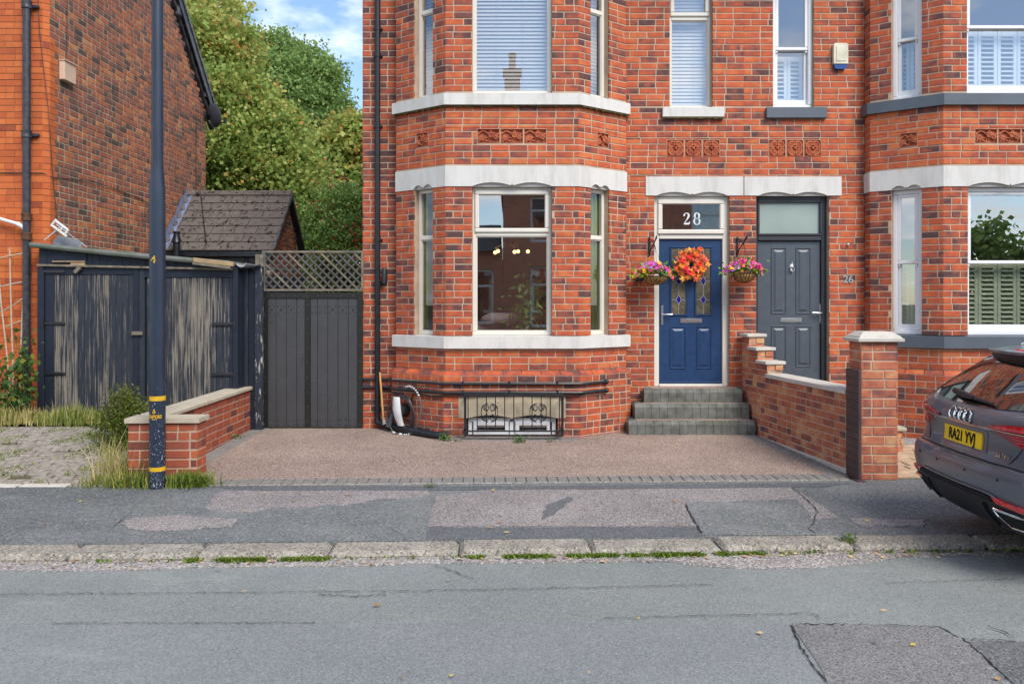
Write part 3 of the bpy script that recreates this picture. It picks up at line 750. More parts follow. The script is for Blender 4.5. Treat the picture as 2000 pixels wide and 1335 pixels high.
for zc, r1, r2 in ((.037, .030, .039), (-.036, .037, .042)):
    strip(mb, F, [(cx+r1*math.cos(t), cz+zc+r2*math.sin(t), .005+.007*abs(math.cos(t))**1.5) for t in [2*math.pi*i/24 for i in range(25)]], o)
mb.build('house_number', WHITEF, df, label='frosted number 28 on the fanlight')
lx0, lx1 = dx0+fw+.006, dx1-fw-.006; lz0, lz1 = z0+.038, hd-.004; lo = -.105
mb = MB(); mb.fbox(F, lx0, lx1, lz0, lz1, lo-.04, lo, .004)
def dX(u): return X(u, D+.1)
def dZ(v): return Z(v, D+.1)
for u0, u1, v0, v1 in ((1308, 1340, 720, 637), (1360, 1390, 720, 637)): raised_panel(mb, F, dX(u0), dX(u1), dZ(v0), dZ(v1), lo)
for u0, u1 in ((1308, 1343), (1356, 1391)): frame_bars(mb, F, dX(u0), dX(u1), dZ(617), dZ(481), lo-.004, lo+.016, .026, .008)
mb.fbox(F, lx0+.003, lx1-.003, lz0, lz0+.03, lo, lo+.02, .006)
door = mb.build('front_door', BLUED, r28, label='navy blue front door with two leaded glass lights')
for u0, u1 in ((1312, 1339), (1360, 1387)):
    a, b, c0, c1 = dX(u0), dX(u1), dZ(613), dZ(485)
    q = MB(); q.fbox(F, a, b, c0, c1, lo-.002, lo+.004); q.build('leaded_pane', OBSC, door)
    q = MB(); g = MB(); m = (a+b)/2; oo = lo+.006
    zs = [dZ(585), dZ(549)]
    for zc in zs+[dZ(507)]:
        hw, hg = .036, .062
        P = [(m-hw, zc), (m, zc-hg), (m+hw, zc), (m, zc+hg)]; g.prism(F, P, lo+.003, lo+.0062)
        for (p, r_) in zip(P, P[1:]+P[:1]): q.bar(F.pt(*p, oo), F.pt(*r_, oo), .005, .004)
        q.bar(F.pt(a, zc, oo), F.pt(m-hw, zc, oo), .004); q.bar(F.pt(m+hw, zc, oo), F.pt(b, zc, oo), .004)
    zz_ = [c0]+[v for zc in zs+[dZ(507)] for v in (zc-.062, zc+.062)]+[c1]
    for p, r_ in zip(zz_[::2], zz_[1::2]): q.bar(F.pt(m, p, oo), F.pt(m, r_, oo), .004)
    q.build('lead_lines', LEAD, door); g.build('blue_diamonds', BLUEGL, door)
letterplate(F, dX(1350), dZ(626), .29, .062, lo, door); lever(F, dX(1293.5), dZ(614), lo, 1, door)

# --- house 26: windows and door
r26 = H26['root']; sg6 = H26['segs']
for i in (1, 3):
    F = sg6[i]; a, b = F.holes[0][0], F.holes[0][1]
    sash_window(r26, F, a, b, ZS1, ZL0, Z(512, DB+.3), UPVCW, GLASS)
    shutters(r26, F, a+.05, b-.05, ZS1+.04, Z(512, DB+.3)+.01, -.26, 2, SHUTG)
    sash_window(r26, F, a, b, ZU1, ZWT, Z(76, DB+.3), UPVCW, GLASSUP)
    shutters(r26, F, a+.05, b-.05, ZU1+.04, Z(76, DB+.3), -.26, 2, SHUTW)
F = sg6[2]; a, b = F.holes[0][0], F.holes[0][1]
sash_window(r26, F, a, b, ZS1, ZL0, Z(512, DB+.1), UPVCW, GLASS)
shutters(r26, F, a+.03, b-.03, ZS1+.05, Z(512, DB+.1), -.25, 4, SHUTG)
a, b = F.holes[1][0], F.holes[1][1]
sash_window(r26, F, a, b, ZU1, ZWT, Z(53, DB+.1), UPVCW, GLASSUP)
shutters(r26, F, a+.03, b-.03, ZU1+.05, Z(53, DB+.1), -.25, 4, SHUTW)
wx0, wx1 = X(1510, D), X(1590, D)
sash_window(r26, WALLF, wx0, wx1, Z(211, D), ZWT, Z(97, D+.1), UPVCW, GLASSUP, rec=-.06)
shutters(r26, WALLF, wx0+.06, wx1-.06, Z(203, D), Z(100, D), -.24, 2, SHUTW)
F = WALLF; dx0, dx1 = X(1477, D), X(1620, D); z0, z1 = Z(756, D+.1), DL0; hd = Z(470, D+.1); fw = .05
mb = MB()
mb.fbox(F, dx0, dx0+fw, z0, z1, -.20, -.09, .008); mb.fbox(F, dx1-fw-.02, dx1, z0, z1, -.20, -.09, .008); mb.fbox(F, dx0+fw, dx1-fw-.02, z1-.055, z1, -.2, -.09, .008)
mb.fbox(F, dx0+fw, dx1-fw-.02, hd, hd+.065, -.2, -.085, .008); df = mb.build('door_frame', GREYF, r26)
mb = MB(); frame_bars(mb, F, dx0+fw-.008, dx1-fw-.012, hd+.066, z1-.05, -.14, -.075, .03, .008); mb.build('fanlight', GREYF, df)
q = MB(); q.fbox(F, dx0+fw+.02, dx1-fw-.04, hd+.095, z1-.08, -.12, -.115); q.build('pane', FROST, df)
lx0, lx1 = dx0+fw+.006, dx1-fw-.026; lz0, lz1 = .60, hd-.004; lo = -.125
mb = MB(); mb.fbox(F, lx0, lx1, lz0, lz1, lo-.04, lo, .004)
for u0, u1 in ((1507, 1537), (1555, 1585)):
    for v0, v1 in ((613, 483), (717, 636), (752, 735)): raised_panel(mb, F, dX(u0), dX(u1), dZ(v0)if v0 < 750 else .62, dZ(v1), lo)
door = mb.build('front_door', GREYD, r26, label='slate grey panelled front door')
letterplate(F, dX(1546.5), dZ(625), .29, .062, lo, door); lever(F, dX(1604), dZ(611), lo, -1, door)
q = MB(); cx, cz = dX(1547.5), dZ(521)
q.lathe([(.0, -.012), (.026, -.008), (.03, 0), (.02, .008), (0, .012)], (0, 0, 0), 12, F.mat(cx, cz, lo+.006) @ Matrix.Rotation(R(90), 4, 'X') @ Matrix.Diagonal((1, 1.5, 1, 1)))
q.tube([F.pt(cx+.026*math.sin(t), cz-.012-.05*math.cos(t)*.6-.02, lo+.026) for t in [2*math.pi*i/14 for i in range(14)]], .006, 6, closed=True)
q.tube([F.pt(cx, cz+.03, lo+.01), F.pt(cx, cz+.075, lo+.012)], [.01, .004], 6); q.tube([F.pt(cx, cz-.04, lo+.01), F.pt(cx, cz-.085, lo+.012)], [.01, .003], 6)
q.build('door_knocker', CHROME, door)
me = text_mesh('26', .135, .003); q = MB()
q.merge(me, F.mat(X(1656, D), Z(546, D), .012) @ Matrix.Rotation(R(90), 4, 'X')); q.fbox(F, X(1650, D), X(1652, D), Z(546, D), Z(545, D), 0, .012)
q.build('house_number', CHROME, r26, label='metal number 26 on the brickwork')
q = MB(); hx, hz = X(1656, D), Z(478, D); q.lathe([(0.02, 0), (.02, .012), (.006, .014)], (0, 0, 0), 10, F.mat(hx, hz, .0) @ Matrix.Rotation(R(90), 4, 'X'))
q.tube([F.pt(hx, hz, .01), F.pt(hx, hz, .05), F.pt(hx+.012, hz-.01, .065), F.pt(hx+.01, hz+.03, .075)], .006, 6); q.build('wall_hook', CHROME, r26)
# alarm box
CREAM = pbr('cream_plastic', (.66, .62, .47, 1), .45, bstr=0); BLUEP = pbr('blue_plastic', (.01, .06, .25, 1), .25, bstr=0)
q = MB(); ax0, ax1 = X(1625, D), X(1653, D); az1, az0, az2 = Z(87, D), Z(127, D), Z(137, D)
q.prism(F, [(ax0, az0), (ax1, az0), (ax1, az1-.02), (ax1-.02, az1), (ax0+.02, az1), (ax0, az1-.02)], .0, .06); q.fbox(F, ax0+.03, ax1-.03, az0+.03, az1-.04, .055, .068, .006)
al = q.build('alarm_box', CREAM, r26); q = MB(); q.prism(F, [(ax0+.005, az0-.001), (ax0+.02, az2+.01), (ax0+.05, az2), (ax1-.05, az2), (ax1-.02, az2+.01), (ax1-.005, az0-.001)], 0, .05); q.build('strobe_cover', BLUEP, al)
# ------------------------------------------------------------------ the ground
def asphalt(name, c1, c2, speck=(.32, .32, .34, 1), sp=.5, ns=1.2, patch=.5, bstr=.7, tint=None, sc=95, mot=.5):
    t = Nt(name); a = t.noise(ns, 6, .62); b = t.noise(.35, 4, .6, off=5.)
    c = t.mix(t.ramp(a, [(.36, 0.), (.66, 1.)]), c1, c2)
    c = t.mix(t.math('MULTIPLY', t.ramp(b, [(.42, 0.), (.6, 1.)]), patch), c, tint or dk(c1, .72))
    v = t.vor(sc, 'Color'); sp_ = t.n('ShaderNodeSeparateColor'); t.link(v, sp_.inputs[0])
    c = t.mix(t.math('MULTIPLY', t.ramp(sp_.outputs[0], [(.72, 0.), (.8, 1.)]), sp), c, speck)
    c = t.mix(t.math('MULTIPLY', t.ramp(sp_.outputs[1], [(.0, 1.), (.45, 0.)]), mot), c, (.02, .02, .022, 1))
    c = t.mix(t.ramp(t.noise(2.3, 8, .72, stretch=(.5, 1.6, 1), off=9.), [(.58, 0.), (.72, .38)]), c, dk(c2, 1.35))
    t.bsdf(c, .85, 0, t.math('ADD', t.vor(sc*.8), t.noise(sc*1.5, 3)), bstr, .006, .3); return t.m
ROADM = asphalt('road_asphalt', (.195, .214, .203, 1), (.235, .252, .236, 1), sp=.45, patch=.35, sc=125, mot=.35, bstr=.3)
ROADB = asphalt('road_asphalt_bluish', (.195, .209, .208, 1), (.23, .242, .24, 1), sp=.4, patch=.3, sc=125, mot=.35, bstr=.3)
PATCHR = asphalt('road_patch_asphalt', (.178, .172, .168, 1), (.215, .207, .20, 1), sp=.4)
PATCHD = asphalt('dark_patch_asphalt', (.112, .114, .114, 1), (.145, .147, .147, 1), sp=.35)
PAVEM = asphalt('pavement_asphalt', (.135, .147, .145, 1), (.20, .208, .198, 1), sp=.5, patch=.8, ns=1.9, sc=80)
PAVEP = asphalt('worn_pavement_asphalt', (.225, .205, .198, 1), (.31, .282, .27, 1), speck=(.55, .5, .48, 1), sp=.5, sc=110, mot=.75)
PAVEDK = asphalt('dark_pavement_asphalt', (.10, .107, .113, 1), (.135, .14, .145, 1), sp=.3)
RESIN = asphalt('resin_gravel', (.285, .21, .17, 1), (.38, .288, .236, 1), speck=(.56, .44, .37, 1), sp=.6, ns=1.3, patch=.65, sc=105, bstr=.8, tint=(.25, .18, .145, 1), mot=.7)
GRITM = asphalt('gutter_grit', (.24, .22, .205, 1), (.36, .33, .31, 1), speck=(.6, .55, .5, 1), sp=.7, sc=80, mot=.6)
SOIL = pbr('soil', (.10, .075, .045, 1), .95, ns=5, amt=.5, bs=60, bstr=.6, bdist=.02, col2=(.07, .085, .03, 1))
KERBM = asphalt('kerb_stone', (.25, .225, .19, 1), (.36, .33, .275, 1), speck=(.50, .46, .39, 1), sp=.5, sc=75, mot=.65, ns=5, patch=.5, bstr=.9)
BLOCKM = pbr('grey_block', (.22, .208, .192, 1), .85, ns=14, amt=.35, bs=150, bstr=.3, fine=.25)
STEPM = pbr('weathered_step_block', (.165, .167, .152, 1), .8, ns=7, amt=.45, bs=80, bstr=.25, col2=(.075, .078, .062, 1))
COPING = pbr('concrete_coping', (.47, .41, .31, 1), .85, ns=7, amt=.2, bs=120, bstr=.25, fine=.2)
COPING2 = pbr('pale_coping', (.55, .51, .45, 1), .85, ns=9, amt=.2, bs=120, bstr=.25, fine=.2)
COBBLE = pbr('cobble_stone', (.31, .275, .23, 1), .9, ns=16, amt=.45, bs=70, bstr=.4)
FLAGM = pbr('tan_flagstone', (.52, .37, .24, 1), .9, ns=7, amt=.35, bs=90, bstr=.3)
def struct(o): o['kind'] = 'structure'; return o
def sheet(name, poly, z, m, parent=None, t=.03, kind='structure', zf=None):
    mb = MB(); mb.slab(poly, z-t, zf or z); o = mb.build(name, m, parent)
    if kind and not parent: o['kind'] = kind
    return o
def rag(poly, amp, seed, step=.12):
    """the same outline with a broken edge"""
    g = random.Random(seed); out = []
    for (x0, y0), (x1, y1) in zip(poly, poly[1:]+poly[:1]):
        L = math.hypot(x1-x0, y1-y0); n = max(1, int(L/step)); nx, ny = -(y1-y0)/L, (x1-x0)/L; w_ = 0
        for i in range(n):
            t = i/n; w_ = .6*w_+g.uniform(-amp, amp)*(1 if i else .3); out.append((x0+(x1-x0)*t+nx*w_, y0+(y1-y0)*t+ny*w_))
    return out
RZ = -.04
gp = sheet('ground', [(-500, -500), (500, -500), (500, 500), (-500, 500)], -.35, SOIL, t=.1)
road = sheet('road', [(-90, ys(-90, -2.2)), (90, ys(90, -2.2)), (90, ys(90, 5.45)), (-90, ys(-90, 5.45))], RZ, ROADM, t=.2)
def gx(u, v, z=0.): d = 1537*(EYE-z)/(v-590); return (X(u, d), d)
def gpoly(uv, z=0.): return [gx(u, v, z) for u, v in uv]
sheet('road_patch', rag([(-9, -2), (-9, gx(0, 1221, RZ)[1]), gx(500, 1218, RZ), gx(1150, 1212, RZ), gx(1220, 1218, RZ), gx(1560, 1220, RZ), gx(1600, 1300, RZ), gx(1650, 1345, RZ), (1.6, -2)][::-1], .012, 3), RZ+.004, ROADB, road, t=.006)
sheet('road_patch', rag([gx(1545, 1222, RZ), gx(1618, 1345, RZ), (1.5, 2.2), (2.55, 2.2), gx(1972, 1345, RZ), gx(1900, 1262, RZ), gx(1838, 1226, RZ)], .014, 5), RZ+.008, PATCHR, road, t=.006)
sheet('road_patch', rag([gx(1878, 1253, RZ), gx(1915, 1276, RZ), gx(1990, 1345, RZ), (2.8, 2.4), (6, 2.6), (6, gx(2040, 1256, RZ)[1]), gx(2040, 1254, RZ)], .012, 8), RZ+.006, PATCHD, road, t=.006)
sheet('road_patch', rag([gx(1510, 1335, RZ), gx(1200, 1345, RZ), gx(1180, 1340, RZ)], .004, 8), RZ+.006, ROADM, road, t=.006)
# cracks round the patches and along the old joints
CRACK = pbr('crack_dirt', (.022, .022, .02, 1), .95, bstr=0)
def crack(uv, wd, seed, z=RZ, parent=road, dz=.011, m=None):
    g = random.Random(seed); P = []
    for (a, b), (c, d) in zip(uv, uv[1:]):
        n = max(2, int(math.hypot(c-a, d-b)/6))
        for i in range(n): P.append(gx(a+(c-a)*i/n+g.uniform(-2, 2), b+(d-b)*i/n+g.uniform(-1.6, 1.6), z))
    mb = MB(); vs = []
    for i, p in enumerate(P):
        q, r = P[max(0, i-1)], P[min(len(P)-1, i+1)]; l = math.hypot(r[0]-q[0], r[1]-q[1]) or 1; w_ = wd*g.uniform(.25, 1)
        nx, ny = -(r[1]-q[1])/l*w_, (r[0]-q[0])/l*w_; vs += [(p[0]+nx, p[1]+ny, z+dz), (p[0]-nx, p[1]-ny, z+dz)]
    mb.add(vs, [(2*i, 2*i+1, 2*i+3, 2*i+2) for i in range(len(P)-1)]); return mb.build('crack', m or CRACK, parent)
crack([(1545, 1222), (1562, 1262), (1590, 1305), (1618, 1340)], .006, 1)
crack([(1545, 1221), (1700, 1222), (1838, 1227), (1880, 1250), (1915, 1278), (1975, 1338)], .006, 2)
crack([(1880, 1250), (1990, 1254)], .005, 3); crack([(1930, 1225), (1985, 1246)], .006, 4)
crack([(0, 1162), (300, 1160), (500, 1158), (800, 1156), (1000, 1152), (1250, 1147), (1400, 1144)], .004, 5)
crack([(100, 1219), (400, 1219), (620, 1218)], .004, 6); crack([(1180, 1210), (1400, 1203), (1590, 1200), (1608, 1216)], .0035, 7)
crack([(850, 1105), (930, 1134)], .005, 9); crack([(620, 1163), (700, 1166), (760, 1163)], .006, 10); crack([(1730, 1140), (1990, 1132)], .003, 11)

# pavement, kerb and gutter
PV = 5.72
pave = sheet('pavement', [(-90, ys(-90, PV)), (90, ys(90, PV)), (90, ys(90, 7.52)), (-90, ys(-90, 7.52))], 0, PAVEM, t=.3)
def pp(uv, m, seed, amp=.012, dz=.004): return sheet('pavement_patch', rag(gpoly(uv)[::1], amp, seed, .07), dz, m, pave, t=.006)
pp([(836, 1029), (850, 970), (980, 952), (1545, 952), (1612, 992), (1640, 1010), (1340, 1028)], PAVEP, 21)
pp([(1340, 982), (1372, 1046), (1600, 1046), (1580, 1000), (1555, 976)], PAVEM, 22, dz=.008)
pp([(238, 1022), (262, 1010), (350, 1005), (465, 1012), (455, 1028), (330, 1037), (252, 1032)], PAVEP, 23, .03)
pp([(430, 960), (640, 952), (840, 955), (840, 966), (640, 985), (470, 1000), (400, 992)], PAVEP, 24, .05)
pp([(835, 1031), (1360, 1029), (1374, 1047), (1000, 1052), (835, 1054)], PAVEDK, 25, .006)
pp([(400, 950), (1000, 950), (1600, 943), (1660, 944), (1610, 952), (1000, 957), (500, 959)], PAVEDK, 26, .008, .006)
pp([(1660, 1013), (1810, 1015), (1800, 1028), (1680, 1026)], PAVEP, 27, .03, .006)
pp([(1070, 985), (1110, 970), (1120, 975), (1085, 1005), (1060, 1015)], PAVEDK, 28, .02, .008)
for uv, wd in (([(1340, 985), (1350, 1010), (1374, 1047)], .008), ([(222, 1030), (262, 998)], .004), ([(252, 1036), (330, 1039), (452, 1030), (468, 1016)], .003), ([(760, 1030), (800, 1058)], .003), ([(1548, 953), (1600, 1000), (1580, 1035), (1600, 1048)], .006), ([(836, 1030), (1200, 1030), (1360, 1028)], .004)):
    crack(uv, wd, int(uv[0][0]), 0., pave, .011)
kerb = struct(bpy.data.objects.new('kerb', None)); C.objects.link(kerb); WL[kerb.as_pointer()] = Vector()
kx = -6.6; i = 0
edges = [-9.6, -7.9, -6.15, gx(125, 1085)[0], gx(383, 1078)[0], gx(640, 1076)[0], gx(897, 1070)[0], gx(1155, 1068)[0], gx(1410, 1066)[0], gx(1665, 1062)[0], gx(1925, 1060)[0], 4.4, 5.4, 6.4, 7.4, 8.4]
kr = Fr((0, 5.45), (1, SK)); q = math.hypot(1, SK)
for a, b in zip(edges, edges[1:]):
    dz = random.uniform(-.006, .008); mb = MB(); mb.fbox(kr, a*q+.004, b*q-.004, -.3, .004+dz, -.265, .004+random.uniform(-.012, .010), .03)
    o = mb.build('kerb_stone', KERBM, kerb)
sheet('gutter', rag([(-20, ys(-20, 5.30)), (-3.2, ys(-3.2, 5.27)), (0, ys(0, 5.31)), (1.0, ys(1, 5.30)), (1.5, ys(1.5, 5.14)), (2.1, ys(2.1, 5.16)), (2.7, ys(2.7, 5.33)), (20, ys(20, 5.36)), (20, ys(20, 5.452)), (-20, ys(-20, 5.452))], .015, 31, .1), RZ+.005, GRITM, road, t=.006)

# the drive of number 28: resin gravel between rows of grey blocks
def zd(x, y): return max(0, min(.06, (y-7.5)*.0285))
def drive_r(y): return 3.36-(y-7.86)*.135           # face of the right hand wall
def drive_front(x): return ys(x, 7.515)
LWX = -3.41                                           # face of the left hand wall
dp = []
for i in range(13): x = -3.0+i*(6.25/12); dp.append((x, drive_front(x)+.2))
dpl = [(x, y) for x, y in dp]
drive = bpy.data.objects.new('driveway', None); C.objects.link(drive); struct(drive); WL[drive.as_pointer()] = Vector()
# sheet as strips so it can follow the slope
n = 14; mb = MB(); vs = []
for j in range(n+1):
    t = j/n
    for i in range(n+1):
        s = i/n; y0 = drive_front(-3.2+6.5*s)+.2; y = y0+(10.62-y0)*t; xl, xr = LWX+.18, drive_r(y)-.16; x = xl+(xr-xl)*s; vs.append((x, y, zd(x, y)))
mb.add(vs, [(j*(n+1)+i, j*(n+1)+i+1, (j+1)*(n+1)+i+1, (j+1)*(n+1)+i) for j in range(n) for i in range(n)]); mb.build('resin_surface', RESIN, drive)
mb = MB(); mb.slab([(LWX-.1, 7.4), (3.4, 7.64), (3.4, 10.7), (LWX-.1, 10.7)], -.3, lambda x, y: zd(x, y)-.012); mb.build('bed', SOIL, drive)
bm = box_mesh('block', .048, .098, .03, BLOCKM, .006)
x = LWX+.02
def put_block(x, y, rz, me=bm, parent=drive):
    z = zd(x, y)-.026+random.uniform(-.002, .002); sl_ = .0285 if y < 9.6 else 0
    return inst('block', me, Matrix.Translation((x, y, z)) @ Matrix.Rotation(rz+random.uniform(-.012, .012), 4, 'Z') @ Matrix.Rotation(sl_, 4, 'X'), parent)
x = -2.96
while x < 3.3: put_block(x, drive_front(x)+.105, SK); x += .1015
y = 7.82
while y < 9.80: put_block(drive_r(y)-.135, y, R(90)-.135); put_block(drive_r(y)-.135-.205, y, R(90)-.085) if y < 0 else None; y += .1015
y = 7.80
while y < 10.35: put_block(LWX+.115, y, R(90)); y += .1015
x = X(878, 9.5)
while x < X(1128, 9.5): put_block(x, 9.56, 0); x += .1015
mb = MB(); k2 = Fr((0, 7.495), (1, SK)); mb.fbox(k2, -2.98, 3.26, -.2, .006, -.016, .016, .004); mb.build('edging_strip', KERBM, drive)

# ------------------------------------------------------------------ the yard of the left hand house
def zy(x, y): return max(0, min(.27, (y-7.3)*.135-.01))
mb = MB(); mb.slab([(-12, 6.96), (-3.62, 7.34), (-3.62, 10.4), (-12, 10.4)], -.3, lambda x, y: zy(x, y)-.012); yard = struct(mb.build('yard', SOIL))
cm = [box_mesh('cobble', .098+e, .044, .04, COBBLE, .008) for e in (-.008, 0, .004)]
r_ = 0; y = 7.46; cnt = 0; k3 = Fr((0, 0), (1, SK)); rest = MB()
while y < 9.3:
    x = -3.72-(.1 if r_ % 2 else 0)
    while x > -6.4:
        yy = y+SK*(x+3.6)+.012*math.sin(x*3+r_); zt = zy(x, yy)-.036+random.uniform(-.003, .003)
        M = Matrix.Translation((x, yy, zt)) @ Matrix.Rotation(SK+random.uniform(-.02, .02), 4, 'Z') @ Matrix.Rotation(.135+random.uniform(-.012, .012), 4, 'X')
        if 1000+1537*x/yy > -20 and random.random() > .04:
            if cnt < 292: inst('cobble', random.choice(cm), M, yard); cnt += 1
            else: rest.lbox(M, .096, .043, .04, .014)
        x -= .207
    y += .096; r_ += 1
rest.build('cobbles', COBBLE, yard, kind='stuff')
for i in range(7):
    x = -6.9+i*.46; mb = MB(); mb.box(x, x+.44, ys(x, 7.50), ys(x, 7.50)+.11, -.1, .012, .006); mb.build('edging_stone', COPING2 if i % 3 else KERBM, yard)
# front garden of number 26
mb = MB(); mb.slab([(3.7, 7.68), (12, 7.98), (12, 10.5), (3.7, 10.5)], -.3, -.006); gar = struct(mb.build('front_path', SOIL))
y = 7.72; r_ = 0
while y < 9.35:
    x = 3.76-(.2 if r_ % 2 else 0)+random.uniform(0, .05); hgt = random.choice((.11, .15, .2))
    while x < 6.5:
        w_ = random.uniform(.22, .42); mb = MB(); mb.box(x+.006, x+w_-.006, y+SK*(x-3.7)+.006, y+SK*(x-3.7)+hgt-.006, -.05, .008+random.uniform(0, .008), .006)
        o = mb.build('flagstone', FLAGM, gar); x += w_
    y += hgt; r_ += 1
mb = MB(); mb.slab([(3.4, 9.45), (9, 9.6), (9, 10.4), (3.4, 10.4)], -.02, .012); mb.build('gravel_bed', GRITM, gar)

# ------------------------------------------------------------------ low walls and pillar
def wall_thing(name, label, cat, loc): return thing(name, label, cat, loc)
lw = wall_thing('garden_wall', 'low red brick wall with concrete coping between cobbled yard and drive', 'wall', (-3.5, 8.8, 0))
BR = Bricks(); fy = 7.44; LT = .58
F1 = Fr((-3.63, fy), (1, SK)); F1.L = .645
F2 = Fr((LWX, fy+.22), (0, 1)); F2.L = 10.33-fy-.22           # faces +x
F3 = Fr((-3.63, 10.33), (0, -1)); F3.L = 10.33-fy-.03              # faces the yard
F4 = Fr((-2.985, fy+.024), (0, 1)); F4.L = .22
BR.wall(F1, 0, F1.L, 0, LT, zbase=LT-8*.0865, g=.0865, L=.235, seed=301, dark=.35, head=.45)
BR.wall(F2, 0, F2.L, 0, LT, zbase=LT-8*.0865, g=.0865, L=.235, seed=302, dark=.08, head=.3, tonef=lambda s, z: -.06)
BR.wall(F4, 0, F4.L, 0, LT, zbase=LT-8*.0865, g=.0865, L=.235, seed=303, dark=.1)
mb = MB()
for F in (F1, F2, F4): backing(mb, F, 0.0, F.L, -.2, LT, t=.10)
BR.wall(F3, 0, F3.L+.022, 0, LT, zbase=LT-8*.0865, g=.0865, L=.235, seed=305)
backing(mb, F3, 0, F3.L, -.2, LT, t=.08); mb.build('mortar', MORTAR, lw); BR.finish(lw, 'low', 290)
mb = MB(); mb.prism(Fr((-3.63, fy), (1, SK)), [(-.025, LT), (.67, LT), (.67, LT+.042), (-.025, LT+.042)], -.26, .025); mb.build('coping_stone', COPING, lw)
for a, b in ((fy+.29, 8.7), (8.704, 9.6), (9.604, 10.36)):
    mb = MB(); mb.box(-3.655, LWX+.03, a, b, LT, LT+.045, .008); mb.build('coping_stone', COPING, lw)

rw = wall_thing('garden_wall', 'low reclaimed brick wall stepping up beside the door steps', 'wall', (3.15, 9, 0))
BR = Bricks(); yb = 10.36; ya = 7.87; RT = Z(772, 7.75)
F = Fr((drive_r(yb), yb), (drive_r(ya)-drive_r(yb), ya-yb)); F.L = math.hypot(drive_r(ya)-drive_r(yb), ya-yb)
BR.wall(F, 0, F.L, 0, RT, zbase=RT-11*.0765, g=.0765, L=.225, seed=401, dark=.3, bond='mixed')
stp = [(.0, .22, RT+.47), (.22, .47, RT+.31), (.47, .73, RT+.155)]; hb = 0
mb = MB(); backing(mb, F, 0, F.L, -.2, RT, t=.2)
Fb = Fr((drive_r(yb), yb), (0, -1))
for (a, b, zt) in stp:
    BR.wall(F, a, b, RT+.001, zt, zbase=RT, g=.0765, L=.225, seed=int(410+b*100), bond='mixed'); backing(mb, F, a, b, RT, zt, t=.2)
    e = F.pt(b, 0); fe = Fr((e.x, e.y), (1, -.085 if False else 0)); BR.wall(fe, 0, .2, RT+.05, zt, zbase=RT, g=.0765, L=.225, seed=int(430+b*100), bias=.3)
mb.build('mortar', MORTAR, rw); BR.finish(rw, 'recl', 298)
for (a, b, zt) in stp:
    mb = MB(); mb.fbox(F, a-.0, b+.03, zt, zt+.04, -.235, .03, .006); mb.build('coping_stone', COPING2, rw)
for a, b in ((.74, 1.55), (1.553, F.L)):
    mb = MB(); mb.prism(F, [(a, RT), (b, RT), (b, RT+.045), (a, RT+.045)], -.235, .03); mb.build('coping_stone', COPING2, rw)
mb = MB(); mb.fbox(F, .55, F.L, -.05, .055, -.01, .02, .006); mb.build('mortar_fillet', COPING2, rw)

pl = thing('gate_pillar', 'square reclaimed brick pillar with moulded stone cap beside the car', 'pillar', (3.5, 7.85, 0)); BR = Bricks()
px0, px1, py0, pdp = 3.372, 3.728, 7.60, .27; PT = Z(668, 7.60)
for (o, d) in (((px0, py0), (1, 0)), ((px1, py0), (0, 1)), ((px0, py0+pdp), (0, -1))):
    F = Fr(o, d); BR.wall(F, 0, .356 if d[0] else pdp, 0, PT, zbase=PT-15*.0905, g=.0905, L=.235, seed=int(500+o[0]*10+o[1]*7), dark=.3, head=.25, bias=.0)
mb = MB(); mb.box(px0+.006, px1-.006, py0+.006, py0+pdp, -.2, PT); mb.build('mortar', MORTAR, pl); BR.finish(pl, 'recl')
mb = MB(); cx, cy = (px0+px1)/2, py0+pdp/2; prof = [(.19, 0), (.222, .008), (.222, .035), (.205, .042), (.195, .06), (.185, .065), (.14, .10)]
vs = [(cx+a*r, cy+b*(r-.043), PT+z) for r, z in prof for a, b in ((-1, -1), (1, -1), (1, 1), (-1, 1))]; n = len(prof)
mb.add(vs, [(i*4+k, i*4+(k+1) % 4, i*4+4+(k+1) % 4, i*4+4+k) for i in range(n-1) for k in range(4)]+[(3, 2, 1, 0), tuple(range(4*n-4, 4*n))]); mb.build('pillar_cap', COPING2, pl)
RUST = pbr('rusty_brown_steel', (.085, .048, .042, 1), .55, ns=5, amt=.45, bs=40, bstr=.15, col2=(.045, .03, .035, 1))
rp = thing('gate_post', 'rusty brown steel post standing against the brick pillar', 'post', (3.30, 7.56, 0))
rx0, rx1 = 3.335, 3.366; rt = Z(722, 7.62)
mb = MB(); mb.box(rx0, rx1, 7.575, 7.86, -.02, rt, .004)
mb.build('post', RUST, rp)
for i in range(13):  # thin dark lines across the left face of the post
    z = .09+i*(rt-.1)/13; mb = MB(); mb.box(rx0-.0015, rx0+.001, 7.58, 7.855, z, z+.004); mb.build('dark_line', CRACK, rp)
mb = MB(); mb.box(rx0-.03, rx1+.02, 7.53, 7.62, 0, .012, .003); mb.build('base_plate', RUST, rp)
sw = thing('garden_wall', 'tiny orange brick wall with a stone cap just right of the pillar', 'wall', (4.1, 8.9, 0)); BR = Bricks()
x0, x1 = X(1740, 9.0), X(1764, 9.0); F = Fr((x0, 9.0), (1, 0)); BR.wall(F, 0, x1-x0, 0, .25, zbase=0, g=.08, seed=77, bias=.2); F = Fr((x1, 9.0), (0, 1)); BR.wall(F, 0, .9, 0, .25, zbase=0, g=.08, seed=78, bias=.2)
mb = MB(); mb.box(x0+.01, x1-.007, 9.007, 9.9, -.1, .25); mb.build('mortar', MORTAR, sw); BR.finish(sw, 'recl'); mb = MB(); mb.box(x0-.02, x1+.03, 8.97, 9.92, .25, .29, .006); mb.build('coping_stone', COPING, sw)

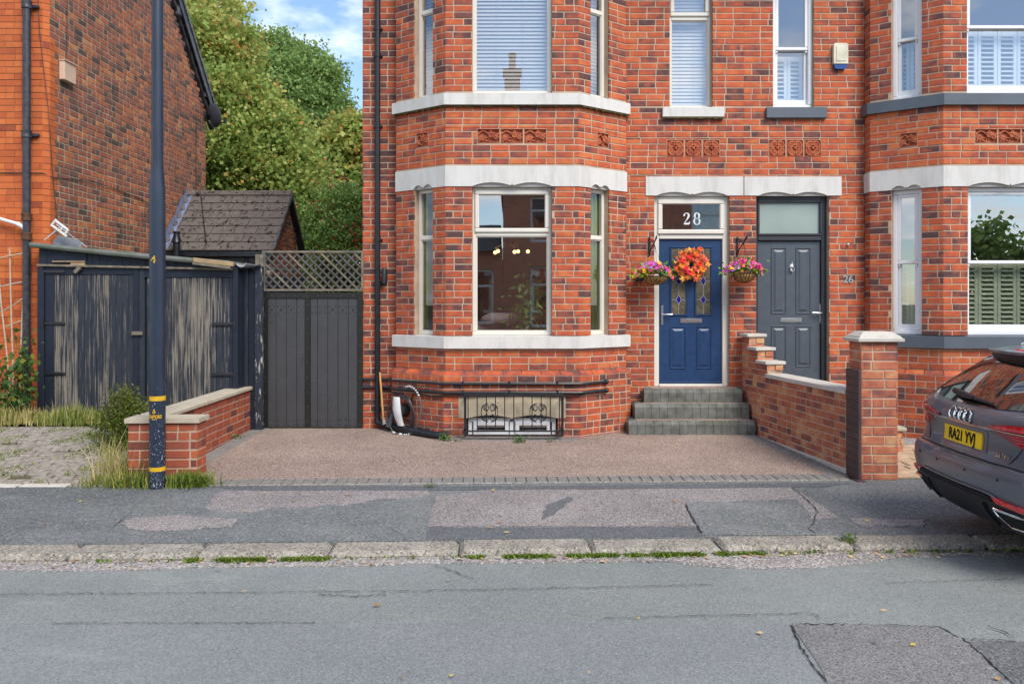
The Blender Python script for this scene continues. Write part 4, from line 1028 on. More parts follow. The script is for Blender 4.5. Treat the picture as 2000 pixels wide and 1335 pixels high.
# door steps of number 28
st = thing('door_steps', 'three grey block steps with gravel treads below the navy door', 'steps', (2.2, 10.1, 0))
tiers = [(1228, 1476, 9.86, .055, .232), (1240, 1464, 10.03, .232, .425), (1258, 1450, 10.16, .425, .60)]
for k, (u0, u1, d, z0, z1) in enumerate(tiers):
    x0, x1 = X(u0, d), X(u1, d); 
    mb = MB(); mb.box(x0+.09, x1-.03, d+.05, 10.42+.001*k, z0-.06, z1-.012); mb.build('core', SOIL, st)
    mb = MB(); mb.box(x0+.10, x1-.03, d+.055, 10.435 if k == 2 else tiers[k+1][2]+.0, z1-.011, z1+.003); mb.build('gravel_tread', RESIN, st)
    n = round((x1-x0)/.105); bw = (x1-x0)/n
    for i in range(n):
        mb = MB(); a, b = x0+i*bw+.002, x0+(i+1)*bw-.002; ch = .045; P = [(d+.0, z0-.03), (d+.10, z0-.03), (d+.10, z1), (d+ch, z1), (d, z1-ch*1.0)]
        FF = Fr((0, 0), (0, 1)); mb.prism(FF, P, a, b); mb.build('block', STEPM, st, fixn=True)
    m2 = max(2, round((10.4-d-.1)/.1))
    for i in range(m2):
        a = d+.10+i*(10.4-d-.1)/m2; b = d+.10+(i+1)*(10.4-d-.1)/m2-.004; mb = MB(); FF = Fr((0, 0), (1, 0)); 
        P = [(x0, z0-.03), (x0+.1, z0-.03), (x0+.1, z1), (x0+.045, z1), (x0, z1-.045)]; mb.prism(FF, P, -b, -a); mb.build('block', STEPM, st, fixn=True)
# ------------------------------------------------------------------ the left hand house
LHD = 10.2; LX = X(92, LHD); LBD = 1537*(-LX)/598; LTOP = 9.6
lh = thing('brick_house', 'tall old brick house at far left with orange front and mottled gable wall', 'house', (-8, 12, 0)); BR = Bricks()
Ff = Fr((LX-3.2, LHD), (1, 0)); Ff.L = 3.14; cfx = LX-.06
Fs = Fr((LX, LHD+.06), (0, 1)); Fs.L = LBD-LHD-.06
Fc = seg((cfx, LHD), (LX, LHD+.06))
BO = Bricks(); zb0 = .2
BO.wall(Ff, Ff.L-1.6, Ff.L, 0, 6.6, seed=601, zbase=zb0-9*.083, g=.083, L=.226, bond='garden', j=.005, dark=.07, tonef=lambda s, z: -.05, head=.3)
BO.wall(Fc, 0, Fc.L, 0, 6.6, seed=602, zbase=zb0-9*.083, g=.083, dark=.05, j=.005)
for k in range(60):                                         # the orange quoins along the corner
    z = zb0+k*.083
    if z > 6.5: break
    ww = .115 if k % 2 else .175
    BO.L.append((Fs.pt(ww/2, z+.0415, .001), Fs, ww-.006, .0775, .55+.35*random.random()))
qh = [(0, .18 if k % 2 == 0 else .12, zb0+k*.083, zb0+(k+1)*.083) for k in range(60)]
prof = []                                                   # the verge: two slopes
ridge_y = 11.0
BR.wall(Fs, 0, Fs.L, zb0, 7.4, qh, seed=603, zbase=zb0, g=.083, L=.229, bond='stretcher', head=.55, dark=.34, bias=.0)
ze = 5.30                                                    # eaves of the rear slope at the back corner
BR.L = [b for b in BR.L if b[0].z < ze+(LBD+.15-b[0].y)]
mb = MB(); backing(mb, Ff, -3, Ff.L, -.2, 8.5, t=.25, rec=.005); backing(mb, Fc, 0, Fc.L, -.2, 8.5, t=.06, rec=.005); mb.build('front_mortar', MORTAR_DK, lh)
mb = MB(); mb.prism(Fs, [(0, -.2), (Fs.L, -.2), (Fs.L, ze), (0.05, ze+Fs.L+.1), (0, ze+Fs.L)], -.25, -.006); mb.build('side_mortar', MORTAR_OLD, lh)
mb = MB(); mb.box(LX-6, LX-.3, LBD-.3, LBD-.01, -.2, ze); mb.build('rear_wall', MORTAR_OLD, lh)
BO.finish(lh, 'orange', 150, name='front_brick'); BR.finish(lh, 'old', 298)
BB = pbr('weathered_bargeboard', (.02, .02, .026, 1), .5, ns=9, amt=.6, bs=50, bstr=.2, col2=(.10, .10, .11, 1))
# rear slope of the roof with its bargeboard
y0, z0 = LBD+.42, Z(225, LBD+.42); vx = X(424, LBD+.42); up = 6.2
mb = MB(); mb.add([(LX-6, y0, z0+.02), (vx, y0, z0+.02), (vx, y0-up, z0+up+.02), (LX-6, y0-up, z0+up+.02), (LX-6, y0, z0+.10), (vx, y0, z0+.10), (vx, y0-up, z0+up+.10), (LX-6, y0-up, z0+up+.10)], [(4, 5, 6, 7), (3, 2, 1, 0), (0, 1, 5, 4), (1, 2, 6, 5), (2, 3, 7, 6), (3, 0, 4, 7)]); roofo = mb.build('roof', ROOFM, lh)
def barge(o0, o1, dz0, dz1, nm, m):
    mb = MB(); a = Vector((0, y0, z0)); b = Vector((0, y0-up, z0+up)); vs = []
    for x in (vx+o0, vx+o1):
        for p in (a, b):
            for d in (dz0, dz1): vs.append((x, p.y, p.z+d))
    mb.add(vs, [(0, 1, 3, 2), (4, 6, 7, 5), (0, 2, 6, 4), (1, 5, 7, 3), (0, 4, 5, 1), (2, 3, 7, 6)]); return mb.build(nm, m, lh, fixn=True)
barge(-.025, .0, -.20, .08, 'bargeboard', BB); barge(.002, .02, .0, .075, 'verge_board', pbr('grey_verge_board', (.22, .22, .23, 1), .6, ns=20, amt=.7, bstr=.1, col2=(.03, .03, .035, 1)))
barge(-.16, -.06, -.30, -.12, 'soffit_board', BB)
mb = MB(); e = Vector((vx-.10, LBD-.02, Z(185, LBD))); mb.bar((LX-.02, e.y, e.z), (vx-.03, e.y, e.z), .16, .14, .01); mb.build('purlin_end', BB, lh)
pz = Z(14, 14.1); mb = MB(); mb.bar((LX-.05, 14.25, pz), (vx-.02, 14.25, pz), .2, .26, .03); mb.build('purlin_end', BB, lh)
# downpipe at the front
OLDPIPE = pbr('chipped_pipe_paint', (.016, .02, .032, 1), .4, ns=14, amt=.5, bs=30, bstr=.2, col2=(.05, .05, .055, 1))
RUSTY = pbr('rusty_collar', (.11, .045, .02, 1), .7, ns=25, amt=.6, bs=60, bstr=.3)
dpx = X(52, LHD-.09); dy = LHD-.09
mb = MB(); mb.tube([(dpx, dy, .25), (dpx, dy, 6.4)], .047, 12); dpo = mb.build('downpipe', OLDPIPE, lh)
for v in (10, 262, 424, 462):
    q = MB(); z = Z(v, dy); q.lathe([(.048, -.05), (.062, -.045), (.062, -.02), (.055, 0), (.064, .03), (.064, .045), (.048, .05)], (dpx, dy, z), 12)
    if v < 300: q.box(dpx-.10, dpx+.12, dy+.04, dy+.085, z-.02, z+.02, .006)
    q.build('pipe_collar', OLDPIPE if v < 300 else RUSTY, dpo)
mb = MB(); mb.tube([(X(-12, dy), dy-.0, Z(424, dy)), (X(34, dy), dy, Z(437, dy))], .022, 8); mb.tube([(X(34, dy), dy, Z(437, dy)), (X(46, dy), dy, Z(443, dy)), (dpx, dy, Z(455, dy))], .03, 8)
mb.build('waste_pipe', UPVCW, lh)
for a, b, v in ((LX-.02, LX-.5, 330), ): pass
CABLE = pbr('grey_cable', (.06, .05, .045, 1), .6, bstr=0)
def cable(name, pts, r, parent, m=CABLE): mb = MB(); mb.tube(pts, r, 5); return mb.build(name, m, parent)
cable('cable', [(X(74, LHD-.01), LHD-.01, Z(0, LHD)), (X(77, LHD-.01), LHD-.01, Z(60, LHD)), (X(87, LHD-.01), LHD-.01, Z(150, LHD)), (X(94, LHD-.01), LHD-.01, Z(210, LHD)), (LX+.012, LHD+.1, Z(330, LHD)), (LX+.012, LHD+.2, Z(425, LHD))], .005, lh)
cable('cable', [(LX-1.4, LHD-.012, Z(337, LHD)), (cfx, LHD-.012, Z(338, LHD)), (LX+.012, LHD+.1, Z(344, LHD)), (LX+.012, LHD+1.0, Z(352, 11.2)), (LX+.012, 12.6, Z(384, 12.6)), (LX+.012, 13.2, Z(402, 13.2))], .006, lh)
def sidept(u, v, o=.012): d = 1537*(-(LX+o))/(1000-u); return (LX+o, d, Z(v, d))
cable('cable', [sidept(132, -20), sidept(131, 60), sidept(129, 130)], .004, lh)
cable('cable', [sidept(384, 238), sidept(383, 300), sidept(383, 380)], .009, lh)
# bird box, aerial, dish
BOXW = pbr('pale_wood', (.62, .44, .32, 1), .7, ns=6, amt=.12, bs=80, bstr=.1)
p = sidept(126, 142, 0); bb = thing('bird_box', 'pale wooden nest box fixed to the mottled gable wall', 'bird box', p)
mb = MB(); y_ = p[1]; hz = .125; mb.box(LX+.002, LX+.075, y_-.13, y_+.15, p[2]-hz, p[2]+hz, .004); mb.build('box', BOXW, bb)
mb = MB(); mb.box(LX+.0, LX+.09, y_-.14, y_+.16, p[2]+hz, p[2]+hz+.012, .003); mb.build('lid', BOXW, bb)
p = sidept(402, 226, .0); dish = thing('satellite_dish', 'dark grey satellite dish on the rear corner of the left gable', 'satellite dish', p)
mb = MB(); Md = Matrix.Translation((LX+.17, p[1]-.02, p[2])) @ Matrix.Rotation(R(62), 4, 'Z') @ Matrix.Rotation(R(78), 4, 'Y')
mb.lathe([(.001, -.05), (.08, -.045), (.15, -.03), (.21, 0), (.214, .004), (.205, .008), (.15, -.02), (.08, -.035), (.001, -.04)], (0, 0, 0), 20, Md @ Matrix.Diagonal((1.1, .9, 1, 1))); mb.build('reflector', pbr('dish_grey', (.05, .055, .07, 1), .45, bstr=0), dish)
mb = MB(); mb.tube([(LX, p[1], p[2]), (LX+.10, p[1]-.03, p[2]+.01), (LX+.15, p[1]-.03, p[2])], .018, 6); mb.box(LX, LX+.03, p[1]-.1, p[1]+.08, p[2]-.08, p[2]+.06, .004); mb.build('bracket', BLACKMET, dish)
mb = MB(); mb.tube([(LX+.14, p[1]-.05, p[2]-.17), (LX+.42, p[1]-.14, p[2]-.16)], .012, 6); mb.lathe([(.0, -.04), (.03, -.035), (.035, .03), (0, .04)], (LX+.43, p[1]-.14, p[2]-.15), 8); mb.build('feed_arm', BLACKMET, dish)
ARW = pbr('aerial_white', (.72, .70, .66, 1), .5, bstr=0)
ae = thing('television_aerial', 'white television aerial leaning above the dark garage roof', 'aerial', (X(125, 9.9), 9.9, Z(465, 9.9)))
A0, A1 = Vector((X(106, 9.9), 9.88, Z(434, 9.9))), Vector((X(152, 9.9), 9.92, Z(470, 9.9))); dr = (A1-A0).normalized(); sd_ = Vector((dr.z, 0, -dr.x))
mb = MB(); mb.bar(A0-sd_*.03, A0+dr*.2-sd_*.03, .03, .03, .006); mb.bar(A0+sd_*.045, A0+dr*.24+sd_*.045, .03, .03, .006); mb.bar(A0-sd_*.05+dr*.01, A0+sd_*.06+dr*.01, .03, .03, .006)
mb.bar(A0-sd_*.04+dr*.13, A0+sd_*.05+dr*.13, .03, .025, .005); mb.bar(A0-sd_*.03+dr*.2, A0+sd_*.05+dr*.2, .03, .025, .005); mb.build('reflector_frame', ARW, ae)
mb = MB(); mb.bar(A0+dr*.05, A1+dr*.12, .012, .012); 
for i in range(5): q = A0+dr*(.24+i*.04); mb.bar(q-Vector((0, .05, 0)), q+Vector((0, .05, 0)), .006)
mb.bar(A0+dr*.1+sd_*.0, Vector((X(85, 9.9), 9.92, Z(469, 9.9))), .01); mb.build('boom', CHROME, ae)

# ------------------------------------------------------------------ the garage
def peel(name, dark, wood, thr=.5, sx=26, sz=1.6):
    t = Nt(name); oi = t.n('ShaderNodeObjectInfo'); rnd = oi.outputs['Random']
    a = t.noise(1, 6, .68, stretch=(sx, sx, sz)); b = t.noise(1.0, 3, .5, stretch=(1.6, 1.6, .9), off=2.)
    s_ = t.math('ADD', t.math('ADD', a, t.math('MULTIPLY', t.math('SUBTRACT', b, .5), .32)), t.math('MULTIPLY', t.math('SUBTRACT', rnd, .5), .13))
    m = t.ramp(s_, [(thr-.015, 0.), (thr+.02, 1.)]); g = t.noise(1, 5, .6, stretch=(90, 90, 4))
    wcol = t.mix(t.ramp(g, [(.3, 0.), (.7, 1.)]), dk(wood, .55), wood); pcol = t.mix(t.noise(12, 4), dk(dark, .6), dk(dark, 1.5))
    c = t.mix(m, pcol, wcol); h = t.math('SUBTRACT', t.math('MULTIPLY', g, .4), t.math('MULTIPLY', m, .5))
    b_ = t.bsdf(c, .75, 0, h, .6, .006, .3); t.link(t.math('ADD', .5, t.math('MULTIPLY', m, .35)), b_.inputs['Roughness']); return t.m
NAVY = (.024, .029, .040, 1); GWOOD = (.27, .235, .195, 1)
PEEL = peel('peeling_navy_paint', NAVY, GWOOD, .525, 78, 1.7); PEEL2 = peel('worn_navy_paint', NAVY, GWOOD, .66, 20, 1.2); NAVYW = peel('navy_paint', (.013, .018, .030, 1), (.2, .17, .13, 1), .80, 14, 2.)
GREYW = pbr('grey_weathered_wood', (.22, .185, .14, 1), .85, ns=12, amt=.5, bs=60, bstr=.35)
BAREW = pbr('bare_timber', (.40, .28, .15, 1), .8, ns=9, amt=.35, bs=60, bstr=.2)
FELT = pbr('roof_felt', (.15, .16, .155, 1), .9, ns=8, amt=.4, bs=70, bstr=.5, col2=(.10, .12, .085, 1))
GD = 10.0; ga = thing('garage', 'timber garage with peeling dark paint on two wide plank doors', 'garage', (X(270, GD), GD, .2)); GF = Fr((0, GD), (1, 0))
gX = lambda u: X(u, GD); gZ = lambda v: Z(v, GD)
zf = gZ(830)
def planks(parent, u0, u1, n, z0, z1, m, o=0., nm='plank', t=.025):
    w_ = (gX(u1)-gX(u0))/n; x = gX(u0)
    for i in range(n):
        ww = w_*random.uniform(.9, 1.1) if i < n-1 else gX(u1)-x; mb = MB(); mb.fbox(GF, x+.002, x+ww-.002, z0+random.uniform(0, .015), z1, o-t, o+random.uniform(-.002, .003), .004); mb.build(nm, m, parent); x += ww
# leaves
for k, (u0, u1, v0) in enumerate(((88, 262, 522), (282, 456, 528))):
    mb = MB(); mb.fbox(GF, gX(u0)+.01, gX(u1)-.01, zf+.02, gZ(v0)-.01, -.05, -.026); lf = mb.build('garage_door', NAVYW, ga, label='left plank door of the garage' if k == 0 else 'right plank door of the garage')
    mid0, mid1 = (u0+18, u1) if k == 0 else (u0+4, u1-8)
    planks(lf, mid0, mid1, 13, zf, gZ(v0+14), PEEL)
    mb = MB(); mb.fbox(GF, gX(u0), gX(u1), gZ(v0+14), gZ(v0-2), -.025, .012, .004); mb.build('top_rail', NAVYW, lf)
    a, b = (u0, u0+18) if k == 0 else (u1-8, u1+6)
    mb = MB(); mb.fbox(GF, gX(a), gX(b), zf, gZ(v0+14), -.025, .006, .004); mb.build('hanging_stile', NAVYW, lf)
    for v in (631, 729):
        mb = MB(); z = gZ(v+(2 if k else 0)); x0, x1 = (gX(u0-2), gX(u0+40)) if k == 0 else (gX(u1-42), gX(u1+4)); mb.fbox(GF, x0, x1, z-.02, z+.02, .006, .02, .004)
        e = x0 if k == 0 else x1; mb.lathe([(.014, -.05), (.014, .05)], (e, GD-.028, z), 8)
        for f in (.25, .5, .8): mb.lathe([(.009, 0), (.007, .006), (0, .007)], (0, 0, 0), 8, GF.mat(x0+(x1-x0)*f, z, .02) @ Matrix.Rotation(R(90), 4, 'X'))
        mb.build('strap_hinge', BLACKMET, lf)
mb = MB(); z = gZ(530); mb.fbox(GF, gX(84), gX(128), z-.02, z+.02, .013, .026, .004); mb.build('strap_hinge', BLACKMET, ga)
for u0, u1, o, m, nm in ((75, 88, .03, NAVYW, 'door_post'), (261, 272, .02, NAVYW, 'meeting_stile'), (272, 283, .012, PEEL2, 'meeting_stile'), (456, 466, .03, NAVYW, 'door_post')):
    mb = MB(); mb.fbox(GF, gX(u0)+.001, gX(u1)-.001, zf-.1, gZ(522), -.06, o, .005); mb.build(nm, m, ga)
mb = MB(); mb.fbox(GF, gX(260), gX(281), gZ(654), gZ(647), .02, .05, .003); mb.build('door_catch', GREYW, ga)
# boarded gable above the doors, following the falling roof
def roofv(u): return 481+(u-72)*(520-481)/(492-72)-5*math.sin(min(1, max(0, (u-72)/400))*math.pi)*-.4
n = 26; us_ = [76+i*(462-76)/n for i in range(n+1)]
for a, b in zip(us_, us_[1:]):
    z1a, z1b = gZ(roofv(a)+3), gZ(roofv(b)+3); z0 = gZ(516+(a-75)*.022)
    if z1a-z0 < .02: continue
    mb = MB(); mb.prism(GF, [(gX(a)+.002, z0), (gX(b)-.002, z0), (gX(b)-.002, z1b), (gX(a)+.002, z1a)], -.03, random.uniform(-.003, .003)); mb.build('gable_board', NAVYW, ga)
mb = MB(); mb.bar(GF.pt(gX(75), gZ(518), .02), GF.pt(gX(455), gZ(526), .02), .06, .028, .005); mb.build('head_batten', GREYW, ga)
mb = MB(); mb.fbox(GF, gX(103), gX(170), gZ(513), gZ(494), .0, .014, .003); mb.build('hatch', NAVYW, ga)
mb = MB(); mb.fbox(GF, gX(104), gX(168), gZ(512), gZ(509.5), .014, .03, .002); mb.build('hatch_batten', BAREW, ga)
mb = MB(); mb.fbox(GF, gX(141), gX(168), gZ(520), gZ(513.5), .005, .04, .003); mb.build('timber_scrap', BAREW, ga)
mb = MB(); mb.bar(GF.pt(gX(151), gZ(533), .05), GF.pt(gX(160), gZ(523), .05), .05, .045, .004); mb.build('turn_button', GREYW, ga)
# felt roof
P = [GF.pt(gX(u), gZ(roofv(u)), .07) for u in (66, 120, 180, 240, 300, 360, 420, 452)]
mb = MB(); vs = []
for p in P: vs += [(p.x, p.y, p.z), (p.x, 13.3, p.z+.02), (p.x, 13.3, p.z+.06), (p.x, p.y, p.z+.045)]
n = len(P); mb.add(vs, [(i*4+a, i*4+b, i*4+4+b, i*4+4+a) for i in range(n-1) for a, b in ((0, 1), (1, 2), (2, 3), (3, 0))]+[(3, 2, 1, 0), tuple(range(4*n-4, 4*n))]); mb.build('felt_roof', FELT, ga, fixn=True)
mb = MB(); mb.tube([p+Vector((0, -.0, .012)) for p in P], .034, 8); mb.build('felt_roll', FELT, ga)
mb = MB(); pts = [(X(110+i*5, 10.1), 10.1, Z(462+[8, 3, 0, 1, 2, 1, 4, 5, 5, 8, 10, 12][i], 10.1)) for i in range(12)]; vs = []
for i, p in enumerate(pts): vs += [(p[0], p[1]-.06, p[2]), (p[0], p[1]+.10, p[2]-.02), (p[0], p[1]-.1, p[2]-.2)]
mb.add(vs, [(3*i, 3*i+3, 3*i+4, 3*i+1) for i in range(11)]+[(3*i+2, 3*i+5, 3*i+3, 3*i) for i in range(11)]); mb.build('lead_flashing', pbr('lead_sheet', (.22, .23, .26, 1), .6, ns=10, amt=.3, bs=20, bstr=.4), ga)
mb = MB(); mb.bar(GF.pt(gX(385), gZ(508), .10), GF.pt(gX(463), gZ(517), .12), .05, .055, .004); mb.build('loose_batten', BAREW, ga)
mb = MB(); mb.bar(GF.pt(gX(385), gZ(515), .14), GF.pt(gX(459), gZ(524), .16), .03, .035, .004); mb.build('loose_batten', GREYW, ga)
for x in (gX(76), gX(462)): mb = MB(); mb.box(x, x+.03, GD+.07, 13.2, -.1, gZ(500) if x < -5 else gZ(530)); mb.build('side_wall', NAVYW, ga)
mb = MB(); mb.box(gX(76), gX(462), 13.2, 13.25, -.1, gZ(525)); mb.build('rear_wall', NAVYW, ga)
q = thing('gutter_offcut', 'short grey half round gutter piece on the fence top by the trellis', 'gutter piece', (X(475, 10), 10.0, Z(516, 10)))
mb = MB(); cx = X(474, 10.); cz = Z(514, 10.); Pg = [(cx+.062*math.cos(t), cz-.0+.052*math.sin(t)) for t in [math.pi+math.pi*i/10 for i in range(11)]]+[(cx+.052*math.cos(t), cz+.042*math.sin(t)) for t in [2*math.pi-math.pi*i/10 for i in range(11)]]
mb.prism(Fr((0, 10.), (1, 0)), Pg, -.3, .06); mb.build('trough', pbr('pale_grey_plastic', (.33, .34, .36, 1), .5, bstr=0), q)
# fence between garage and gate
PD = 10.25; pX = lambda u: X(u, PD); pZ = lambda v: Z(v, PD); PF = Fr((0, PD), (1, 0))
fe = thing('fence', 'narrow dark weathered timber fence between garage and side gate', 'fence', (pX(487), PD, 0))
for u0, u1, v0, m, o, nm in ((466, 485, 524, PEEL2, .03, 'board'), (485, 499, 522, NAVYW, .0, 'board'), (498, 513, 520, peel('flaking_navy_paint', NAVY, (.5, .5, .48, 1), .62, 30, 6.), .02, 'fence_post')):
    mb = MB(); mb.fbox(PF, pX(u0)+.001, pX(u1)-.001, .0 if u0 > 470 else .55, pZ(v0), -.06, o, .004); mb.build(nm, m, fe)
mb = MB(); mb.bar(PF.pt(pX(464), pZ(524), .05), PF.pt(pX(484), pZ(526), .05), .05, .02, .003); mb.bar(PF.pt(pX(484), pZ(524.5), .051), PF.pt(pX(511), pZ(518), .051), .05, .018, .003); mb.build('cap_board', PEEL2, fe)
for u0, u1 in ((494.5, 502), (502.5, 510)): mb = MB(); mb.fbox(PF, pX(u0), pX(u1), pZ(520), pZ(496), -.12, -.08, .003); mb.build('grey_board', GREYW, fe)

# ------------------------------------------------------------------ gate and trellis
GTD = 10.38; tX = lambda u: X(u, GTD); tZ = lambda v: Z(v, GTD); TF = Fr((0, GTD), (1, 0))
GATEP = pbr('charcoal_gate_paint', (.052, .053, .057, 1), .45, ns=9, amt=.15, bs=140, bstr=.12); STEELB = pbr('black_steel_strip', (.016, .017, .014, 1), .4, ns=8, amt=.3, bs=60, bstr=.08)
gt = thing('side_gate', 'tall charcoal plank gate framed in studded black steel strips', 'gate', (tX(610), GTD, 0))
us_ = [523, 539, 559, 579, 596, 606, 620, 640, 660, 680, 699]
for k, (a, b) in enumerate(zip(us_, us_[1:])):
    if (a, b) == (596, 606): continue
    mb = MB(); mb.fbox(TF, tX(a)+.0018, tX(b)-.0018, tZ(834), tZ(582), -.03, .0, .004); pk = mb.build('plank', GATEP, gt)
    q = MB()
    for v in (598.5, 611, 820, 832):
        for f in (.22, .8):
            if v == 832: v = 829
            q.lathe([(.0085, 0), (.0075, .004), (.003, .006), (0, .0065)], (0, 0, 0), 8, TF.mat(tX(a+(b-a)*f), tZ(v), 0) @ Matrix.Rotation(R(90), 4, 'X'))
    v = 629+k*23.6
    for f in (.35, .75): q.lathe([(.0085, 0), (.0075, .004), (.003, .006), (0, .0065)], (0, 0, 0), 8, TF.mat(tX(a+(b-a)*f), tZ(v), 0) @ Matrix.Rotation(R(90), 4, 'X'))
    if k in (0, 1, 2, 7, 8, 9): q.lathe([(.013, 0), (.011, .006), (.004, .009), (0, .0095)], (0, 0, 0), 8, TF.mat(tX(a+(b-a)*.5), tZ(604.5), 0) @ Matrix.Rotation(R(90), 4, 'X'))
    q.build('studs', STEELB, pk)
RIV = pbr('rivet_steel', (.3, .3, .29, 1), .4, .6, bstr=0)
for u0, u1, v0, v1 in ((512, 523, 840, 571), (596, 606, 834, 583), (698, 708.5, 840, 571), (523.2, 698, 582.5, 571.5), (523.2, 698, 841, 833)):
    mb = MB(); mb.fbox(TF, tX(u0), tX(u1), tZ(v0), tZ(v1), -.034, .012, .003); o = mb.build('steel_strip', STEELB, gt); q = MB()
    if v0-v1 > 40:
        for i in range(9): q.lathe([(.005, 0), (.004, .002), (0, .003)], (0, 0, 0), 6, TF.mat(tX((u0+u1)/2), tZ(v0-12-(v0-v1-24)*i/8), .012) @ Matrix.Rotation(R(90), 4, 'X'))
    else:
        for i in range(8): q.lathe([(.005, 0), (.004, .002), (0, .003)], (0, 0, 0), 6, TF.mat(tX(u0+8+(u1-u0-16)*i/7), tZ((v0+v1)/2), .012) @ Matrix.Rotation(R(90), 4, 'X'))
    q.build('rivets', RIV, o)
TW = pbr('trellis_timber', (.20, .165, .12, 1), .85, ns=7, amt=.4, bs=90, bstr=.3, col2=(.09, .085, .075, 1)); TW2 = pbr('dark_trellis_slat', (.095, .088, .082, 1), .85, ns=5, amt=.4, bs=90, bstr=.3)
tr = thing('trellis_panel', 'diagonal lattice trellis panel fixed above the charcoal gate', 'trellis', (tX(610), GTD, tZ(570)))
ax0, ax1, az0, az1 = tX(511), tX(709.5), tZ(568.5), tZ(489.5)
for a, b, c_, d_ in ((ax0, ax1, az1-.03, az1), (ax0, ax1, az0, az0+.03), (ax0, ax0+.045, az0+.03, az1-.03), (ax1-.03, ax1, az0+.03, az1-.03)):
    mb = MB(); mb.fbox(TF, a, b, c_, d_, -.05, .0, .003); mb.build('frame_rail', TW, tr)
def clipd(x0, z0, dx, dz, bx):
    t0, t1 = -9, 9
    for p, d, lo, hi in ((x0, dx, bx[0], bx[1]), (z0, dz, bx[2], bx[3])):
        a, b = sorted(((lo-p)/d, (hi-p)/d)); t0, t1 = max(t0, a), min(t1, b)
    return t0, t1
bx = (ax0+.04, ax1-.025, az0+.025, az1-.025)
for s_, o in ((-1, -.012), (1, -.022)):
    k = -12
    while k < 40:
        x0 = ax0+k*.110+.03; t0, t1 = clipd(x0, (az0+az1)/2, .66 if s_ > 0 else .72, s_*.70, bx)
        if t1-t0 > .05:
            p, q = TF.pt(x0+(.66 if s_ > 0 else .72)*t0, (az0+az1)/2+s_*.7*t0, o), TF.pt(x0+(.66 if s_ > 0 else .72)*t1, (az0+az1)/2+s_*.7*t1, o)
            mb = MB(); mb.bar(p, q, .008, .026, .001, up=(0, 0, 1)); mb.build('lattice_slat', TW if (k % 4 == 1 and s_ < 0) else TW2, tr)
        k += 1

# ------------------------------------------------------------------ outhouse behind
OA, OF, OB = 14.64, 13.56, 15.6; oz1 = Z(384, OA); oz0 = Z(490, OF); ox1 = X(568, OA); ox0 = LX+.01
oh = thing('outhouse', 'small brick outhouse with mossy brown tiled roof behind the garage', 'outhouse', ((ox0+ox1)/2, OA, 0)); BR = Bricks()
Fg = Fr((ox1-.06, OF+.1), (0, 1)); Fg.L = OB-OF-.2; half = Fg.L/2
BR.wall(Fg, 0, Fg.L, .5, oz1, seed=701, g=.083, dark=.45, head=.5, bias=-.05); BR.L = [b for b in BR.L if abs((b[0].y-OF-.1)-half) < half-(b[0].z-oz0)*half/(oz1-oz0)+.0 or b[0].z < oz0]
F = Fr((ox0, OF+.1), (1, 0)); BR.wall(F, .9, ox1-.06-ox0, 1.6, oz0-.02, seed=702, g=.083, bias=.15)
mb = MB(); mb.prism(Fg, [(0, -.2), (Fg.L, -.2), (Fg.L, oz0), (half, oz1-.04), (0, oz0)], -.2, -.006); mb.box(ox0, ox1-.1, OF+.107, OF+.3, -.2, oz0); mb.build('wall', MORTAR_OLD, oh); BR.finish(oh, 'old', 298)
TILE = pbr('mossy_concrete_tile', (.115, .083, .066, 1), .9, ns=3, amt=.35, bs=60, bstr=.4); 
t = Nt('mossy_tile'); m_ = t.ramp(t.noise(13, 6, .7), [(.56, 0.), (.62, 1.)]); c_ = t.mix(t.noise(5, 4), (.105, .088, .08, 1), (.155, .135, .122, 1)); c_ = t.mix(m_, c_, (.028, .02, .01, 1)); c_ = t.mix(t.ramp(t.noise(31, 2, .5, off=4.), [(.70, 0.), (.73, 1.)]), c_, (.4, .4, .37, 1))
t.bsdf(c_, .9, 0, t.math('ADD', t.math('MULTIPLY', m_, 1.5), t.noise(70, 4)), .6, .012, .2); TILE = t.m
fs = Vector((0, OF, oz0)); rg = Vector((0, OA, oz1)); sl_ = (rg-fs); SL = sl_.length; sl_.normalize(); nn = Vector((0, -sl_.z, sl_.y)); rows = 7; tw = .40
tm = {}
for r_ in range(rows):
    a, b = r_*SL/rows-.04, (r_+1)*SL/rows+.03; x = ox1+.02-(tw/2 if r_ % 2 else 0)-(0 if r_ % 2 == 0 else 0)
    xr = ox1+.02
    while xr > ox0+.02:
        xl = max(ox0, x-tw if x < xr else xr-tw)
        if xl >= xr-.02: x -= tw; continue
        M = Matrix.Identity(4); c0 = fs+sl_*((a+b)/2)+nn*(.035); w_ = xr-xl-.006
        for i in range(3): M[i][0] = (1, 0, 0)[i]; M[i][1] = sl_[i]; M[i][2] = nn[i]
        M.translation = Vector(((xl+xr)/2, c0.y, c0.z)); M = M @ Matrix.Rotation(R(-5.0+random.uniform(-.3, .3)), 4, 'X') @ Matrix.Rotation(random.uniform(-.004, .004), 4, 'Z')
        kk = round(w_, 2)
        if kk not in tm: tm[kk] = box_mesh('roof_tile', kk/2, (b-a)/2, .016, TILE, .005)
        inst('roof_tile', tm[kk], M, oh); xr = xl; x = xl
mb = MB(); 
for i in range(5): mb = MB(); xa = ox1+.02-i*.44; mb.tube([(xa, OA, oz1+.03), (max(ox0, xa-.435), OA, oz1+.03)], .085, 8); mb.build('ridge_tile', TILE, oh)
bs_ = Vector((0, OB+.05, oz0)); mb = MB(); mb.add([(ox0, OF+.02, oz0-.01), (ox1, OF+.02, oz0-.01), (ox1, OA, oz1-.01), (ox0, OA, oz1-.01), (ox0, OB+.05, oz0), (ox1, OB+.05, oz0), (ox1, OA, oz1+.02), (ox0, OA, oz1+.02)], [(0, 1, 2, 3), (7, 6, 5, 4)]); mb.build('roof_deck', BB, oh)
